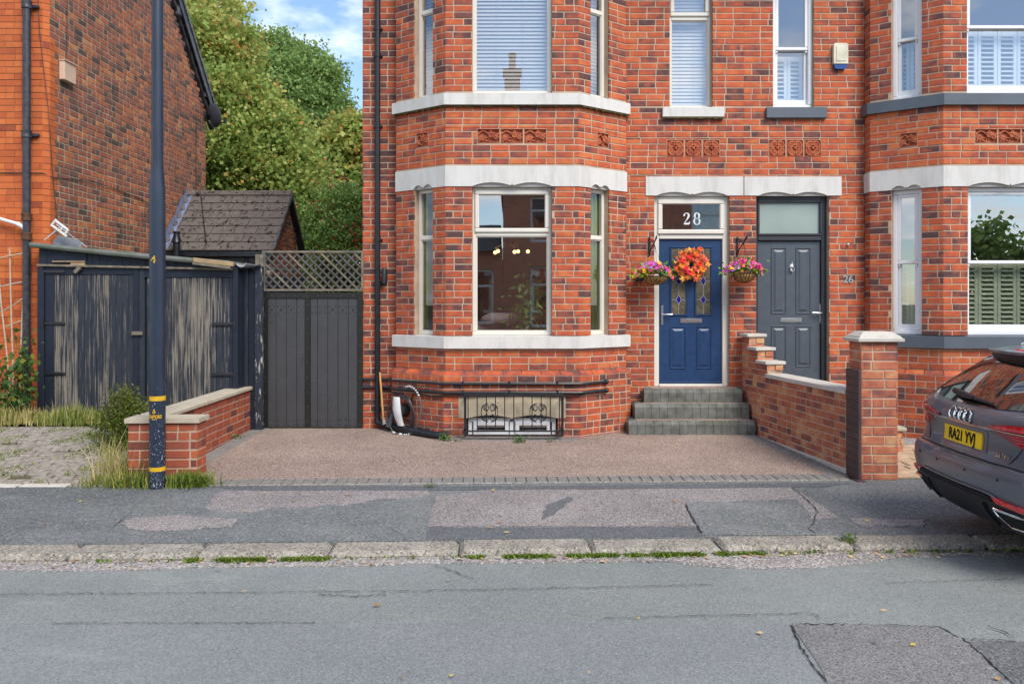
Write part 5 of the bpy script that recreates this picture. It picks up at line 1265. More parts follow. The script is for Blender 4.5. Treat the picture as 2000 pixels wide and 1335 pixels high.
mb = MB(); mb.bar((ox1+.02, OF-.03, oz0-.0), (ox1+.02, OA, oz1+.02), .03, .06); mb.bar((ox1+.02, OA, oz1+.02), (ox1+.02, OB+.06, oz0), .03, .06); mb.build('verge', BB, oh)
mb = MB(); mb.bar((ox0, OF-.02, oz0-.06), (ox1, OF-.02, oz0-.06), .1, .09, .01); mb.bar((ox0, OF+.05, oz0-.16), (ox1-.05, OF+.05, oz0-.16), .05, .09); mb.tube([(X(480, OF), OF+.03, oz0-.1), (X(480, OF), OF+.03, 1.2)], .04, 8); mb.build('gutter', PIPEM, oh)
LEADM = pbr('blue_grey_lead', (.20, .24, .36, 1), .55, ns=9, amt=.3, bs=30, bstr=.3)
mb = MB(); a_ = [(LX+.015, OF-.05, oz0-.02), (LX+.015, OA+.02, oz1+.05)]; vs = []
for i in range(15):
    f = i/14; y_ = a_[0][1]+(a_[1][1]-a_[0][1])*f; z_ = a_[0][2]+(a_[1][2]-a_[0][2])*f; vs += [(LX+.012, y_, z_+.03), (LX+.012, y_-.02, z_+.19+random.uniform(-.03, .03)), (LX+.12, y_, z_+.065)]
mb.add(vs, [(3*i, 3*i+3, 3*i+4, 3*i+1) for i in range(14)]+[(3*i+2, 3*i+5, 3*i+3, 3*i) for i in range(14)]); mb.build('lead_flashing', LEADM, oh)
cable('lead_wire', [fs+sl_*.1+nn*.07+Vector((X(408, 13.7), 0, 0)), fs+sl_*(SL*.95)+nn*.07+Vector((X(432, 14.6)-.35, 0, 0))], .008, oh, BLACKMET)
fx_, fy_ = X(345, 13.4), 13.4; q = thing('flue_pipe', 'short black flue with cowl in front of the tiled outhouse roof', 'flue', (fx_, fy_, Z(500, 13.4)))
mb = MB(); mb.lathe([(.06, -.5), (.06, Z(474, 13.4)-Z(500, 13.4)), (.085, Z(473, 13.4)-Z(500, 13.4)), (.05, Z(459, 13.4)-Z(500, 13.4)), (.05, Z(456, 13.4)-Z(500, 13.4)), (.062, Z(455, 13.4)-Z(500, 13.4)), (.062, Z(452, 13.4)-Z(500, 13.4)), (.03, Z(452, 13.4)-Z(500, 13.4))], (fx_, fy_, Z(500, 13.4)), 14); mb.build('flue', PIPEM, q)
# ------------------------------------------------------------------ things on the front of number 28
F = WALLF
# downpipe and ground pipe
px, py = X(737.5, D-.06), D-.06; mb = MB()
mb.tube([(px, py, 6.3), (px, py, .17)], .036, 12); dpp = mb.build('downpipe', PIPEM, r28)
for v in (55, 108, 246, 468, 555, 800):
    q = MB(); z = Z(v, py); q.lathe([(.037, -.03), (.042, -.028), (.042, .03), (.037, .035)], (px, py, z), 12); q.box(px-.06, px+.06, py+.03, py+.06, z-.012, z+.012, .003); q.build('pipe_clip', PIPEM, dpp)
PL = H28['plinth_pts']
def along(o, i, t):
    """a point o in front of plinth face i at fraction t"""
    G = H28['plinth'][i]; return G.pt(G.L*t, 0, o)
a0 = along(.06, 1, .12); a1 = along(.07, 1, 1.0); a2 = along(.09, 2, .03)
zq = .125
mb = MB(); mb.tube([(px, py, .2), (px, py-.01, .15), (px+.05, py-.03, zq), (px+.12, py-.06, zq), a0+Vector((0, -.02, zq)), a1+Vector((-.05, -.06, zq-.02)), a2+Vector((0, -.03, zq-.03))], .046, 12); mb.build('drain_pipe', PIPEM, dpp)
# two thin pipes round the bay
for z, nm in ((.72, 'service_pipe'), (.612, 'service_pipe')):
    mb = MB(); G = H28['plinth']; P = [WALLF.pt(X(709, D), z-.01, .025), WALLF.pt(X(764, D), z-.01, .025)]+[G[1].pt(G[1].L*.02, z-.008, .03), G[1].pt(G[1].L-.0, z, .032)]+[G[2].pt(G[2].L*t, z, .028) for t in (.02, .5, .98)]+[G[3].pt(0.02, z, .032), G[3].pt(G[3].L*.47, z, .028)]
    mb.tube(P, .017 if z > .7 else .019, 8); e = P[-1]; pp_ = mb.build(nm, PIPEM, r28)
    q = MB(); q.ball(e, .034, 8, 5); q.build('end_cap', PIPEM, pp_)
    for t in (.14, .48, .83): q = MB(); q.fbox(G[2], G[2].L*t-.012, G[2].L*t+.012, z-.03, z+.03, 0.0, .05, .004); q.build('pipe_clip', PIPEM, pp_)
mb = MB(); G = H28['plinth']; mb.tube([G[1].pt(G[1].L*.42, .25, .02), G[1].pt(G[1].L*.42, .50, .02), G[1].pt(G[1].L*.45, .56, .025), G[1].pt(G[1].L*.6, .57, .03), G[1].pt(G[1].L*.8, .545, .03), G[1].pt(G[1].L*.98, .57, .03)]+[G[2].pt(G[2].L*t, .58-.012*math.sin(t*9), .03) for t in (.05, .2, .4, .6, .8, .97)]+[G[3].pt(.05, .59, .03)], .008, 6); mb.build('cable', BLACKMET, r28)
# wall light and junction box
mb = MB(); lx = X(751, D-.06); mb.lathe([(.0, -.10), (.032, -.1), (.032, .09), (.028, .1), (0, .1)], (lx, D-.075, Z(539, D)), 12); mb.fbox(F, lx-.03, lx+.03, Z(553, D), Z(528, D), 0, .035, .004); mb.build('wall_light', BLACKMET, r28)
mb = MB(); mb.fbox(F, X(1240, D), X(1256, D), Z(549, D), Z(533, D), 0, .06, .008); mb.build('junction_box', pbr('dark_grey_plastic', (.05, .06, .075, 1), .5, bstr=0), r28)
# cellar window
G = H28['plinth'][2]; c = G.L/2
mb = MB(); P = lintel_poly(c-.66, c+.66, Z(816, 9.69), Z(775, 9.69), [(c-.56, c), (c, c+.56)], .06)
P = [p for p in P if not (abs(p[0]-(c-.28)) < .02 and p[1] > Z(816, 9.69)) and not (abs(p[0]-(c+.28)) < .02 and p[1] > Z(816, 9.69)+.045)]
mb.prism(G, [(c-.66, Z(816, 9.69)), (c-.55, Z(816, 9.69))]+[(c-.55+1.1*i/20, Z(816, 9.69)+.035*abs(math.sin(math.pi*i/10))) for i in range(1, 20)]+[(c+.55, Z(816, 9.69)), (c+.66, Z(816, 9.69)), (c+.66, Z(775, 9.69)), (c-.66, Z(775, 9.69))], -.14, .008); mb.build('cellar_lintel', LINTELST, r28)
mb = MB(); frame_bars(mb, G, c-.545, c+.545, .03, Z(817, 9.69), -.14, -.06, .05); mb.fbox(G, c-.03, c+.03, .08, Z(820, 9.69), -.14, -.06, .004); cw = mb.build('window', UPVCW, r28, label='white cellar window behind an iron grille')
for a, b in ((c-.48, c-.04), (c+.04, c+.48)): q = MB(); frame_bars(q, G, a, b, .075, Z(824, 9.69), -.10, -.045, .05); q.build('sash', UPVCW, cw); pane(G, a+.045, b-.045, .11, Z(832, 9.69), -.08, GLASS, cw)
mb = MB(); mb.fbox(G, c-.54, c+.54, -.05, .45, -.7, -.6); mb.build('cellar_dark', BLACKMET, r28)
# grille
gr = thing('window_grille', 'black iron grille with scrollwork in front of the cellar window', 'window grille', (X(1003, 9.52), 9.52, .06)); gF = Fr((0, 9.50), (1, 0)); gX2 = lambda u: X(u, 9.5); gZ2 = lambda v: Z(v, 9.5)
mb = MB(); x0, x1, z0, z1 = gX2(906), gX2(1101), gZ2(852), gZ2(769.5)
for a, b, p, q in ((x0, x1, z1-.025, z1), (x0, x1, z0, z0+.022), (x0, x0+.03, z0+.022, z1-.025), (x1-.03, x1, z0+.022, z1-.025), (x0+.03, x1-.03, z0+.055, z0+.072)): mb.fbox(gF, a, b, p, q, -.03, 0, .003)
for x in (x0+.012, x1-.012): mb.bar((x, 9.5, z1-.06), (x, 9.72, z1-.06), .02); mb.bar((x, 9.5, z0+.08), (x, 9.72, z0+.08), .02)
mb.build('frame', BLACKMET, gr)
for i in range(11):
    x = x0+.05+(x1-x0-.1)*i/10; mb = MB(); mb.bar((x, 9.512, z0+.07), (x, 9.512, z1-.022), .012); mb.build('bar', BLACKMET, gr)
for cx in (gX2(956), gX2(1051)):
    mb = MB(); cz = gZ2(806)
    for sx_ in (-1, 1):
        for sz_ in (-1, 1):
            P = []
            for i in range(22):
                t = i/21; a = R(200*t-10)+(R(560) * max(0, t-.45)**1.4); r = .012+.052*(1-t)**.8
                P.append((cx+sx_*(.040+r*math.cos(a)*.9), 9.508, cz+sz_*(.055+r*math.sin(a))))
            mb.tube(P, .0055, 5)
            mb.tube([(cx+sx_*(.015+.085*math.sin(t)), 9.508, cz+sz_*(.112*math.cos(t*.98))) for t in [math.pi/2*i/8 for i in range(9)]], .0055, 5)
            mb.tube([(cx+sx_*(.02+.05*math.sin(t)), 9.507, cz+sz_*(.02+.09*(1-math.cos(t))*.4)) for t in [math.pi*.9*i/8 for i in range(9)]], .005, 5)
    mb.build('scroll', BLACKMET, gr)
# car charger with its coiled cable
G = H28['plinth'][1]; cs = G.L*.28
ev = thing('car_charger', 'white curved car charger with black cable coiled round it on the bay', 'car charger', G.pt(cs, .3, 0)); CW = pbr('charger_white', (.70, .71, .70, 1), .35, bstr=0)
zc = Z(797, 10.2)
mb = MB(); vs = []; nseg = 12
for i in range(nseg+1):
    t = i/nseg; z = zc+.175-.36*t; o = .16+.02*math.sin(math.pi*t)-.05*(t-.35)**2; hw = .052+.018*math.sin(math.pi*min(1, t*1.1)); cx = cs-.03+.06*t
    for s_, k in ((-1, -.02), (-.7, 0), (0, .012), (.7, 0), (1, -.02)): vs.append(G.pt(cx+hw*s_, z, o+k))
    vs.append(G.pt(cx+hw*.7, z, o-.05)); vs.append(G.pt(cx-hw*.7, z, o-.05))
mb.add(vs, [(i*7+a, i*7+7+a, i*7+7+(a+1) % 7, i*7+(a+1) % 7) for i in range(nseg) for a in range(7)]+[tuple(range(7))[::-1], tuple(range(nseg*7, nseg*7+7))], True); mb.build('cover', CW, ev, fixn=True)
mb = MB(); mb.lathe([(.0, 0), (.085, 0), (.085, .12), (.07, .13), (0, .13)], (0, 0, 0), 14, G.mat(cs, zc, .0) @ Matrix.Rotation(R(90), 4, 'X')); mb.build('body', BLACKMET, ev)
CABG = pbr('dark_grey_cable', (.035, .037, .042, 1), .4, bstr=0)
for k in range(6):
    q = MB(); g_ = random.Random(k); rx, rz = .15+.014*k*g_.uniform(.7, 1.1), .25+.02*g_.uniform(-1, 1); o = .035+.017*k; n = 28; dxo = g_.uniform(-.015, .02); tl = g_.uniform(-.2, .1)
    P = []
    for i in range(n):
        a = 2*math.pi*i/n; s_ = rx*math.cos(a); z = rz*math.sin(a)*(1.1 if math.sin(a) < 0 else .92); P.append(G.pt(cs+.02+dxo+s_-tl*z*.5, zc-.055+z, o+.02*math.sin(a+k)))
    q.tube(P, .0085, 7, closed=True); q.build('cable_loop', CABG, ev)
mb = MB(); h0 = G.pt(cs-.16, zc-.10, .1); mb.tube([h0+Vector((-.03, 0, -.12)), h0+Vector((.03, 0, .05))], [.038, .028], 8); mb.build('plug_holster', pbr('plug_grey', (.1, .11, .13, 1), .5, bstr=0), ev)
hz = thing('cable_loop', 'loop of grey flex wrapped with black and white tape beside the charger', 'cable', G.pt(G.L*.5, .3, .03))
P = []
for i in range(26):
    a = R(110-205*i/25); P.append(G.pt(G.L*.43+.235*math.cos(a)*(1 if i > 5 else .9), .375+.285*math.sin(a)-(.03 if i > 18 else 0), .06+.10*(i/25)))
P += [G.pt(G.L*.32, .075, .2), G.pt(G.L*.2, .09, .2)]
mb = MB(); mb.tube(P, .009, 6); flex = mb.build('flex', pbr('grey_flex', (.10, .10, .10, 1), .6, bstr=0), hz)
for i in list(range(0, 9, 1))+list(range(22, 27)):
    q = MB(); d = (P[i+1]-P[i]); q.tube([P[i]+d*.2, P[i]+d*.6], .0135, 6); q.build('tape', CW, flex)
bs = thing('brush_handle', 'thin wooden handle leaning on the black downpipe', 'brush handle', (X(748, 10.2), 10.2, .2))
mb = MB(); mb.tube([(X(741.5, 10.3), 10.31, Z(727, 10.3)), (X(749, 10.2), 10.2, Z(821, 10.2))], .0125, 8); mb.build('handle', pbr('yellow_wood', (.55, .30, .09, 1), .5, ns=5, amt=.15, bstr=0), bs)
mb = MB(); mb.tube([(X(749, 10.2), 10.2, Z(818, 10.2)), (X(752, 10.19), 10.19, Z(828, 10.19))], [.016, .034], 8); mb.build('ferrule', pbr('pale_grey_ferrule', (.45, .42, .40, 1), .6, bstr=0), bs)

# hanging baskets and their brackets
LINER = pbr('coir_liner', (.42, .24, .07, 1), .95, ns=25, amt=.4, bs=120, bstr=.6)
def flower_mat(name, stops):
    t = Nt(name); a = t.n('ShaderNodeAttribute', attribute_name='tone'); c = t.ramp(a.outputs['Fac'], stops, 'CONSTANT'); t.bsdf(c, .6); return t.m
FLO = flower_mat('flower_petals', [(0, (.62, .03, .22, 1)), (.2, (.75, .10, .40, 1)), (.36, (.36, .10, .55, 1)), (.52, (.72, .02, .03, 1)), (.66, (.80, .42, .01, 1)), (.8, (.70, .30, .55, 1)), (.9, (.8, .18, .02, 1))])
LEAFG = flower_mat('basket_leaves', [(0, (.10, .25, .02, 1)), (.3, (.25, .38, .02, 1)), (.55, (.42, .45, .03, 1)), (.8, (.06, .16, .03, 1))])
def basket(u0, u1, vt, vb, d, label, flx, seed, yel):
    g = np.random.default_rng(seed); cx = X((u0+u1)/2, d); r = (X(u1, d)-X(u0, d))/2; zt, zb = Z(vt, d), Z(vb, d); h = zt-zb
    b = thing('hanging_basket', label, 'hanging basket', (cx, d, zt), 'hanging baskets either side of the navy door')
    mb = MB(); prof = [(max(1e-4, r*.98*math.sin(math.pi/2*i/8)), -h*.98*math.cos(math.pi/2*i/8)) for i in range(9)]+[(r*.9, .0), (.001, -.01)]; mb.lathe(prof, (cx, d, zt), 24); mb.build('liner', LINER, b)
    mb = MB(); mb.tube([(cx+r*math.cos(a), d+r*math.sin(a), zt) for a in [2*math.pi*i/24 for i in range(24)]], .006, 5, closed=True)
    for k in range(8):
        a = 2*math.pi*(k+.25)/8; mb.tube([(cx+r*math.sin(t)*math.cos(a), d+r*math.sin(t)*math.sin(a), zt-h*math.cos(t)-.003) for t in [math.pi/2*i/8 for i in range(9)]], .0035, 5)
        a2 = a+.39
        for sg_ in (-1, 1): mb.tube([(cx+(r+.004)*math.cos(a2+sg_*.16*math.sin(t)), d+(r+.004)*math.sin(a2+sg_*.16*math.sin(t)), zt-.075+.06*math.sin(t*.95)*(1 if t < 2 else .6)) for t in [2.9*i/9 for i in range(10)]], .003, 4)
    mb.build('wire_frame', BLACKMET, b)
    n = 330; x = g.uniform(-1, 1, n); ysn = g.uniform(-1, 1, n); k = x**2+ysn**2 < 1.05; x, ysn = x[k], ysn[k]; n = len(x)
    P = np.stack([cx+flx+x*.25, d+ysn*.17, zt+.02+.15*(1-x**2*.55)*g.uniform(.3, 1.05, n)-np.abs(x)**3*.07], 1)
    # each flower: a few rounded petals round its centre
    V = []; Fc_ = []; T = []
    for i, p in enumerate(P):
        cdir = Vector((x[i]*.8+g.normal()*.3, -1+g.normal()*.4, .5+g.normal()*.4)).normalized(); q = cdir.to_track_quat('Z', 'Y').to_matrix(); rr = g.uniform(.017, .029); tone = (g.choice([.7, .7, .95, .1]) if (x[i] < -.1 and yel and P[i, 2] < zt+.10) else g.choice([.05, .25, .3, .45, .55, .85, .93, .7], p=[.22, .2, .1, .14, .14, .1, .05, .05]))
        base = len(V)
        for k_ in range(5):
            a = 2*math.pi*k_/5; pts = [(0, 0, 0), (rr*.75*math.cos(a-.55), rr*.75*math.sin(a-.55), .004), (rr*1.15*math.cos(a), rr*1.15*math.sin(a), .007), (rr*.75*math.cos(a+.55), rr*.75*math.sin(a+.55), .004)]
            b0 = len(V); V += [tuple(Vector(p)+q @ Vector(c_)) for c_ in pts]; Fc_.append((b0, b0+1, b0+2, b0+3)); T.append(tone)
    mesh_np('flowers', V, Fc_, FLO, b, T, 'stuff')
    n = 420; x = g.normal(size=n)*.12; P = np.stack([cx+flx+np.clip(x, -.28, .28), d+g.uniform(-.17, .15, n), zt-.02+np.abs(g.normal(size=n))*.065+.07*np.exp(-(x-.06*np.sign(flx+.001)*0)**2*60)], 1)
    V, Fc_ = leaf_np(P, .05, .1, .55, seed); mesh_np('leaves', V, Fc_, LEAFG, b, g.random(n), 'stuff')
    hk = (cx, d+.0, zt+.36); mb = MB()
    for a in (.5, 2.6, 4.7): mb.tube([(cx+r*math.cos(a), d+r*math.sin(a), zt), hk], .0018, 4)
    mb.build('chain', BLACKMET, b)
    return hk
hk1 = basket(1254, 1306, 540, 556, 10.12, 'hanging basket left of the navy door with yellow flowers in front', -.03, 5, True)
hk2 = basket(1430, 1476, 534, 552, 10.12, 'hanging basket of mostly pink flowers between the navy and grey doors', .0, 6, False)
for (u, hk) in ((1268, hk1), (1440, hk2)):
    x = X(u, D); mb = MB(); mb.fbox(F, x-.012, x+.012, Z(500, D), Z(463, D), 0, .014, .003)
    mb.tube([F.pt(x, Z(497, D), .012), F.pt(x+.01, Z(488, D), .05), F.pt(x+.03, Z(478, D), .15), F.pt(x+.05, Z(468, D), .26), F.pt(x+.04, Z(464, D), .30), (hk[0]*.4+x*.6, hk[1]-.01, hk[2]+.06), (hk[0], hk[1], hk[2])], .007, 6)
    mb.tube([F.pt(x, Z(467, D), .012), F.pt(x+.02, Z(470, D), .08), F.pt(x+.035, Z(473, D), .16)], .006, 6)
    mb.tube([F.pt(x+.02+.02*math.cos(t), Z(476, D)+.03*math.sin(t), .09) for t in [2*math.pi*i/10 for i in range(10)]], .004, 5, closed=True)
    mb.build('basket_bracket', BLACKMET, r28)
# autumn wreath
wr = thing('wreath', 'autumn wreath of orange and red leaves hanging on the navy door', 'wreath', (X(1348, 10.42), 10.42, Z(518, 10.42)))
wc = Vector((X(1348.5, 10.42), 10.415, Z(518, 10.42)))
mb = MB(); mb.tube([wc+Vector((.15*math.cos(a), .03, .15*math.sin(a))) for a in [2*math.pi*i/24 for i in range(24)]], .022, 7, closed=True); mb.build('twig_ring', pbr('brown_twig', (.12, .06, .03, 1), .9, ns=30, amt=.5, bs=80, bstr=.5), wr)
t = Nt('autumn_leaf'); oi = t.n('ShaderNodeObjectInfo'); t.bsdf(t.mix(t.noise(60, 3), oi.outputs['Color'], t.mix(.5, oi.outputs['Color'], (.5, .25, .02, 1))), .6); ALEAF = t.m
P = []
for i in range(10): a = 2*math.pi*i/10; P.append(((.045 if i % 2 == 0 else .024)*math.cos(a)*(1.15 if i == 0 else 1), (.045 if i % 2 == 0 else .024)*math.sin(a), .006*(1 if i % 2 else -1)))
mb = MB(); mb.add(P+[(0, 0, .012)], [(i, (i+1) % 10, 10) for i in range(10)]); lm = bpy.data.meshes.new('leaf'); lm.from_pydata(mb.v, [], mb.f); lm.materials.append(ALEAF)
acol = [(.75, .03, .02), (.80, .10, .01), (.85, .22, .01), (.85, .32, .02), (.62, .02, .03), (.80, .14, .02), (.7, .36, .05), (.80, .05, .06)]
g = random.Random(3)
for i in range(92):
    a = 2*math.pi*i/92*5; r = g.uniform(.06, .215); zf_ = g.uniform(-.055, -.01)
    M = Matrix.Translation(wc+Vector((r*math.cos(a)*1.03, zf_, r*math.sin(a)*.98))) @ Matrix.Rotation(R(90)+g.uniform(-.6, .6), 4, 'X') @ Matrix.Rotation(g.uniform(0, 6.3), 4, 'Z') @ Matrix.Rotation(g.uniform(-.5, .5), 4, 'Y') @ Matrix.Scale(g.uniform(.75, 1.25), 4)
    c_ = g.choice(acol); inst('leaf', lm, M, wr, (*c_, 1))
t = Nt('silk_flower'); oi = t.n('ShaderNodeObjectInfo'); t.bsdf(oi.outputs['Color'], .6); FLM = t.m
mb = MB()
for k in range(3):
    for j in range(6):
        a = 2*math.pi*(j+.5*k)/6; rr = .034-.009*k; mb.add([(0, 0, .006*k), (rr*.8*math.cos(a-.5), rr*.8*math.sin(a-.5), .004+.01*k), (rr*1.1*math.cos(a), rr*1.1*math.sin(a), .008+.01*k), (rr*.8*math.cos(a+.5), rr*.8*math.sin(a+.5), .004+.01*k)], [(0, 1, 2, 3)])
fm = bpy.data.meshes.new('flower'); fm.from_pydata(mb.v, [], mb.f); fm.materials.append(FLM)
for i, (u, v, c_) in enumerate(((1360, 497, (.9, .16, .01)), (1367, 487, (.85, .14, .01)), (1347, 502, (.85, .04, .02)), (1366, 516, (.85, .05, .02)), (1352, 535, (.9, .14, .02)), (1340, 524, (.8, .02, .05)), (1334, 510, (.8, .03, .03)), (1346, 532, (.8, .02, .08)), (1331, 519, (.85, .3, .02)), (1372, 527, (.85, .3, .02)))):
    M = Matrix.Translation((X(u, 10.35), 10.345, Z(v, 10.35))) @ Matrix.Rotation(R(90)+g.uniform(-.3, .3), 4, 'X') @ Matrix.Rotation(g.uniform(0, 6), 4, 'Z') @ Matrix.Scale(1.15, 4); inst('flower', fm, M, wr, (*c_, 1))
mb = MB()
for i in range(130):
    a = g.gauss(2.6, .8); r = g.uniform(.13, .235); p = wc+Vector((r*math.cos(a), -.05+g.uniform(-.02, .02), r*math.sin(a))); mb.ball(p, g.uniform(.005, .009), 6, 4)
mb.build('berries', pbr('coral_berries', (.72, .12, .05, 1), .4, bstr=0), wr, kind='stuff')
# rooms behind the bay window
SOFA = pbr('grey_upholstery', (.30, .25, .24, 1), .9, ns=30, amt=.2, bs=200, bstr=.2)
sf = thing('sofa', 'grey sofa back with a bolster cushion seen through the bay window', 'sofa', (.05, 10.9, .6)); mb = MB(); mb.box(-.55, .62, 10.45, 10.7, .62, Z(634, 10.5), .04); mb.build('backrest', SOFA, sf); mb = MB(); mb.tube([(-.40+.78*i/8, 10.42, Z(623, 10.42)) for i in range(9)], [.03]+[.085]*7+[.03], 12); mb.build('bolster', SOFA, sf)
mb = MB(); mb.box(-.55, .62, 10.7, 11.3, .6, 1.0, .05); mb.build('seat', SOFA, sf)
ch = thing('chandelier', 'brass chandelier with lit bulbs seen through the bay window', 'chandelier', (0, 12, 3)); cx, cy, cz = X(1000, 12), 12, Z(478, 12)
t = Nt('lit_bulb'); e = t.n('ShaderNodeEmission'); e.inputs[0].default_value = (1, .62, .22, 1); e.inputs[1].default_value = 3; t.link(e.outputs[0], t.out.inputs[0]); BULB = t.m
BRASS = pbr('brass', (.45, .3, .12, 1), .3, 1., bstr=0)
mb = MB(); mb.tube([(cx, cy, cz), (cx, cy, 3.4)], .008, 6); mb.ball((cx, cy, cz), .04); arms = [(X(967, 12), 0, Z(493, 12)), (X(973, 12), -.1, Z(491, 12)), (X(1005, 12), -.15, Z(493, 12)), (X(1012, 12), .1, Z(490, 12)), (X(1031, 12), 0, Z(491, 12))]
for x, dy_, z in arms: mb.tube([(cx, cy, cz), ((cx+x)/2, cy+dy_/2, cz+.04), (x, cy+dy_, z+.06)], .007, 5)
mb.build('arms', BRASS, ch)
for x, dy_, z in arms: mb = MB(); mb.ball((x, cy+dy_, z), .028, 10, 6); mb.build('bulb', BULB, ch)
pt = thing('potted_plant', 'leafy plant on a dark stand inside the bay window', 'plant', (X(1045, 10.2), 10.2, .6)); mb = MB(); x = X(1047, 10.2); mb.lathe([(.10, .0), (.03, .05), (.025, .72), (.12, .86), (.13, .92), (.0, .9)], (x, 10.2, .6), 12); mb.build('stand', BLACKMET, pt)
g2 = np.random.default_rng(4); n = 500; P = np.stack([x-.05+g2.normal(size=n)*.13, 10.16+g2.normal(size=n)*.08, 1.58+g2.normal(size=n)*.19], 1); V, Fc_ = leaf_np(P, .10, .4, .4, 3); HPL = flower_mat('house_plant_leaf', [(0, (.05, .16, .02, 1)), (.5, (.10, .24, .03, 1)), (.8, (.03, .10, .02, 1))]); mesh_np('foliage', V, Fc_, HPL, pt, g2.random(n), 'stuff')

# ------------------------------------------------------------------ lamp post
LPY = 7.30; LPX = X(307.5, LPY); lp = thing('lamp_post', 'tall dark blue steel lamp post with two yellow bands on the pavement', 'lamp post', (LPX, LPY, 0))
t = Nt('chipped_navy_post'); n1 = t.noise(85, 4, .65, stretch=(1, 1, .5)); sepz = t.n('ShaderNodeSeparateXYZ'); t.link(t.pos(), sepz.inputs[0])
lowm = t.ramp(sepz.outputs[2], [(.0, 1.), (.14, .55), (.22, .2), (.4, .0)]); lowm = t.math('MULTIPLY', t.ramp(t.math('MULTIPLY', sepz.outputs[2], .25), [(0, 1.), (.35, .35), (.8, 0.)]), .17)
ch_ = t.ramp(t.math('ADD', n1, lowm), [(.76, 0.), (.78, 1.)]); base = t.mix(t.ramp(t.noise(3, 4, .6, stretch=(3, 3, .5)), [(.3, 0.), (.7, 1.)]), (.010, .017, .034, 1), (.022, .035, .062, 1)); t.bsdf(t.mix(ch_, base, (.45, .45, .45, 1)), .38, 0, n1, .08, .004); POSTM = t.m
rb, rt_ = .0705, .053; zsh = Z(345, LPY)
mb = MB(); mb.lathe([(rb, 0), (rb, zsh-.25), (rb*.985, zsh-.12), (rt_*1.06, zsh+.05), (rt_, zsh+.15), (.045, 6.5)], (LPX, LPY, 0), 24); mb.tube([(LPX, LPY, 6.45), (LPX, LPY-.02, 6.7), (LPX, LPY-.3, 6.95), (LPX, LPY-.8, 7.0)], .03, 10); mb.build('column', POSTM, lp)
mb = MB(); mb.box(LPX-.12, LPX+.12, LPY-1.35, LPY-.75, 6.95, 7.07, .03); mb.build('lantern', pbr('lantern_grey', (.2, .2, .21, 1), .4, bstr=0), lp)
def onpost(a, z, o=.002): return (LPX+(rb+o)*math.sin(a), LPY-(rb+o)*math.cos(a), z)
YEL = pbr('yellow_band_paint', (.72, .42, .015, 1), .5, ns=40, amt=.25, bs=60, bstr=.1)
for v0, v1 in ((783, 774), (921, 913)):
    mb = MB(); za, zb = Z(v0, LPY-.07), Z(v1, LPY-.07); mb.lathe([(rb+.0005, za), (rb+.002, za), (rb+.002, zb), (rb+.0005, zb)], (LPX, LPY, 0), 24); mb.build('yellow_band', YEL, lp)
mb = MB(); a0, a1, za, zb = -.35, .75, Z(905, LPY-.07), Z(790, LPY-.07)
for P in ([(a0, za), (a0, zb)], [(a1, za), (a1, zb)], [(a0+(a1-a0)*i/6, za) for i in range(7)], [(a0+(a1-a0)*i/6, zb) for i in range(7)]): mb.tube([onpost(a, z, .0) for a, z in P], .0022, 4)
mb.tube([onpost(-.1, Z(870, LPY), .0), onpost(.3, Z(870, LPY), .0)], .003, 4); mb.build('access_door', POSTM, lp)
def wrap(body, size, z, a0, bold=.0015, sx=1.):
    me = text_mesh(body, size, bold); mb = MB(); mb.add([onpost(a0+sx*v.co.x/rb, z+v.co.y, .0015+(0.001 if v.co.z > 0 else 0)) for v in me.vertices], [list(p.vertices) for p in me.polygons]); return mb
mb = wrap('TRAFFORD', .043, Z(814, LPY-.07), .03, .0012, .62); zt = Z(804, LPY-.07)
mb.tube([onpost(.15*math.cos(a)-.0, zt-.004+.010*math.sin(a), .002) for a in [2*math.pi*i/10 for i in range(10)]], .004, 5, closed=True); mb.ball(onpost(0, zt+.016, .001), .008, 6, 4); mb.tube([onpost(-.3+.6*i/6, Z(819, LPY-.07)+.003*math.cos(i), .002) for i in range(7)], .003, 5)
mb.build('council_crest', YEL, lp, label='yellow crest reading TRAFFORD')
mb = MB(); me = text_mesh('4', .085, .003); za = Z(507, LPY-.06); rr = rb
mb.add([onpost(-.10+v.co.x/rb, za+v.co.y, .0015+(.001 if v.co.z > 0 else 0)) for v in me.vertices], [list(p.vertices) for p in me.polygons]); mb.build('post_number', YEL, lp, label='yellow number 4')

# ------------------------------------------------------------------ the parked car
t = Nt('dark_grey_car_paint'); t.bsdf((.12, .135, .165, 1), .3, .35, None, Coat_Weight=.55, Coat_Roughness=.03); PAINT = t.m
TRIM = pbr('black_car_trim', (.012, .013, .018, 1), .45, bstr=0); t = Nt('car_glass'); t.bsdf((.006, .007, .008, 1), .02, 0, None, spec=.9, Coat_Weight=1., Coat_Roughness=.0); CGL = t.m
t = Nt('red_lamp'); t.bsdf(t.mix(t.ramp(t.noise(1, 2, stretch=(10, 30, 120)), [(.45, 0.), (.6, 1.)]), (.45, .0, .012, 1), (.85, .025, .035, 1)), .08, 0, None, Coat_Weight=1., Coat_Roughness=.02); REDL = t.m
t = Nt('dark_red_lamp'); t.bsdf((.22, .003, .010, 1), .08, 0, None, Coat_Weight=1.); REDD = t.m
CCH = pbr('car_chrome', (.75, .75, .76, 1), .12, 1., bstr=0); YPL = pbr('yellow_plate', (.95, .60, .01, 1), .5, bstr=0); GAP = pbr('panel_gap', (.004, .004, .005, 1), .9, bstr=0); TYRE = pbr('tyre_rubber', (.016, .016, .017, 1), .8, bstr=.2); ALLOY = pbr('alloy_wheel', (.42, .43, .45, 1), .3, .9, bstr=0)
CX, CY = 3.03, 5.54
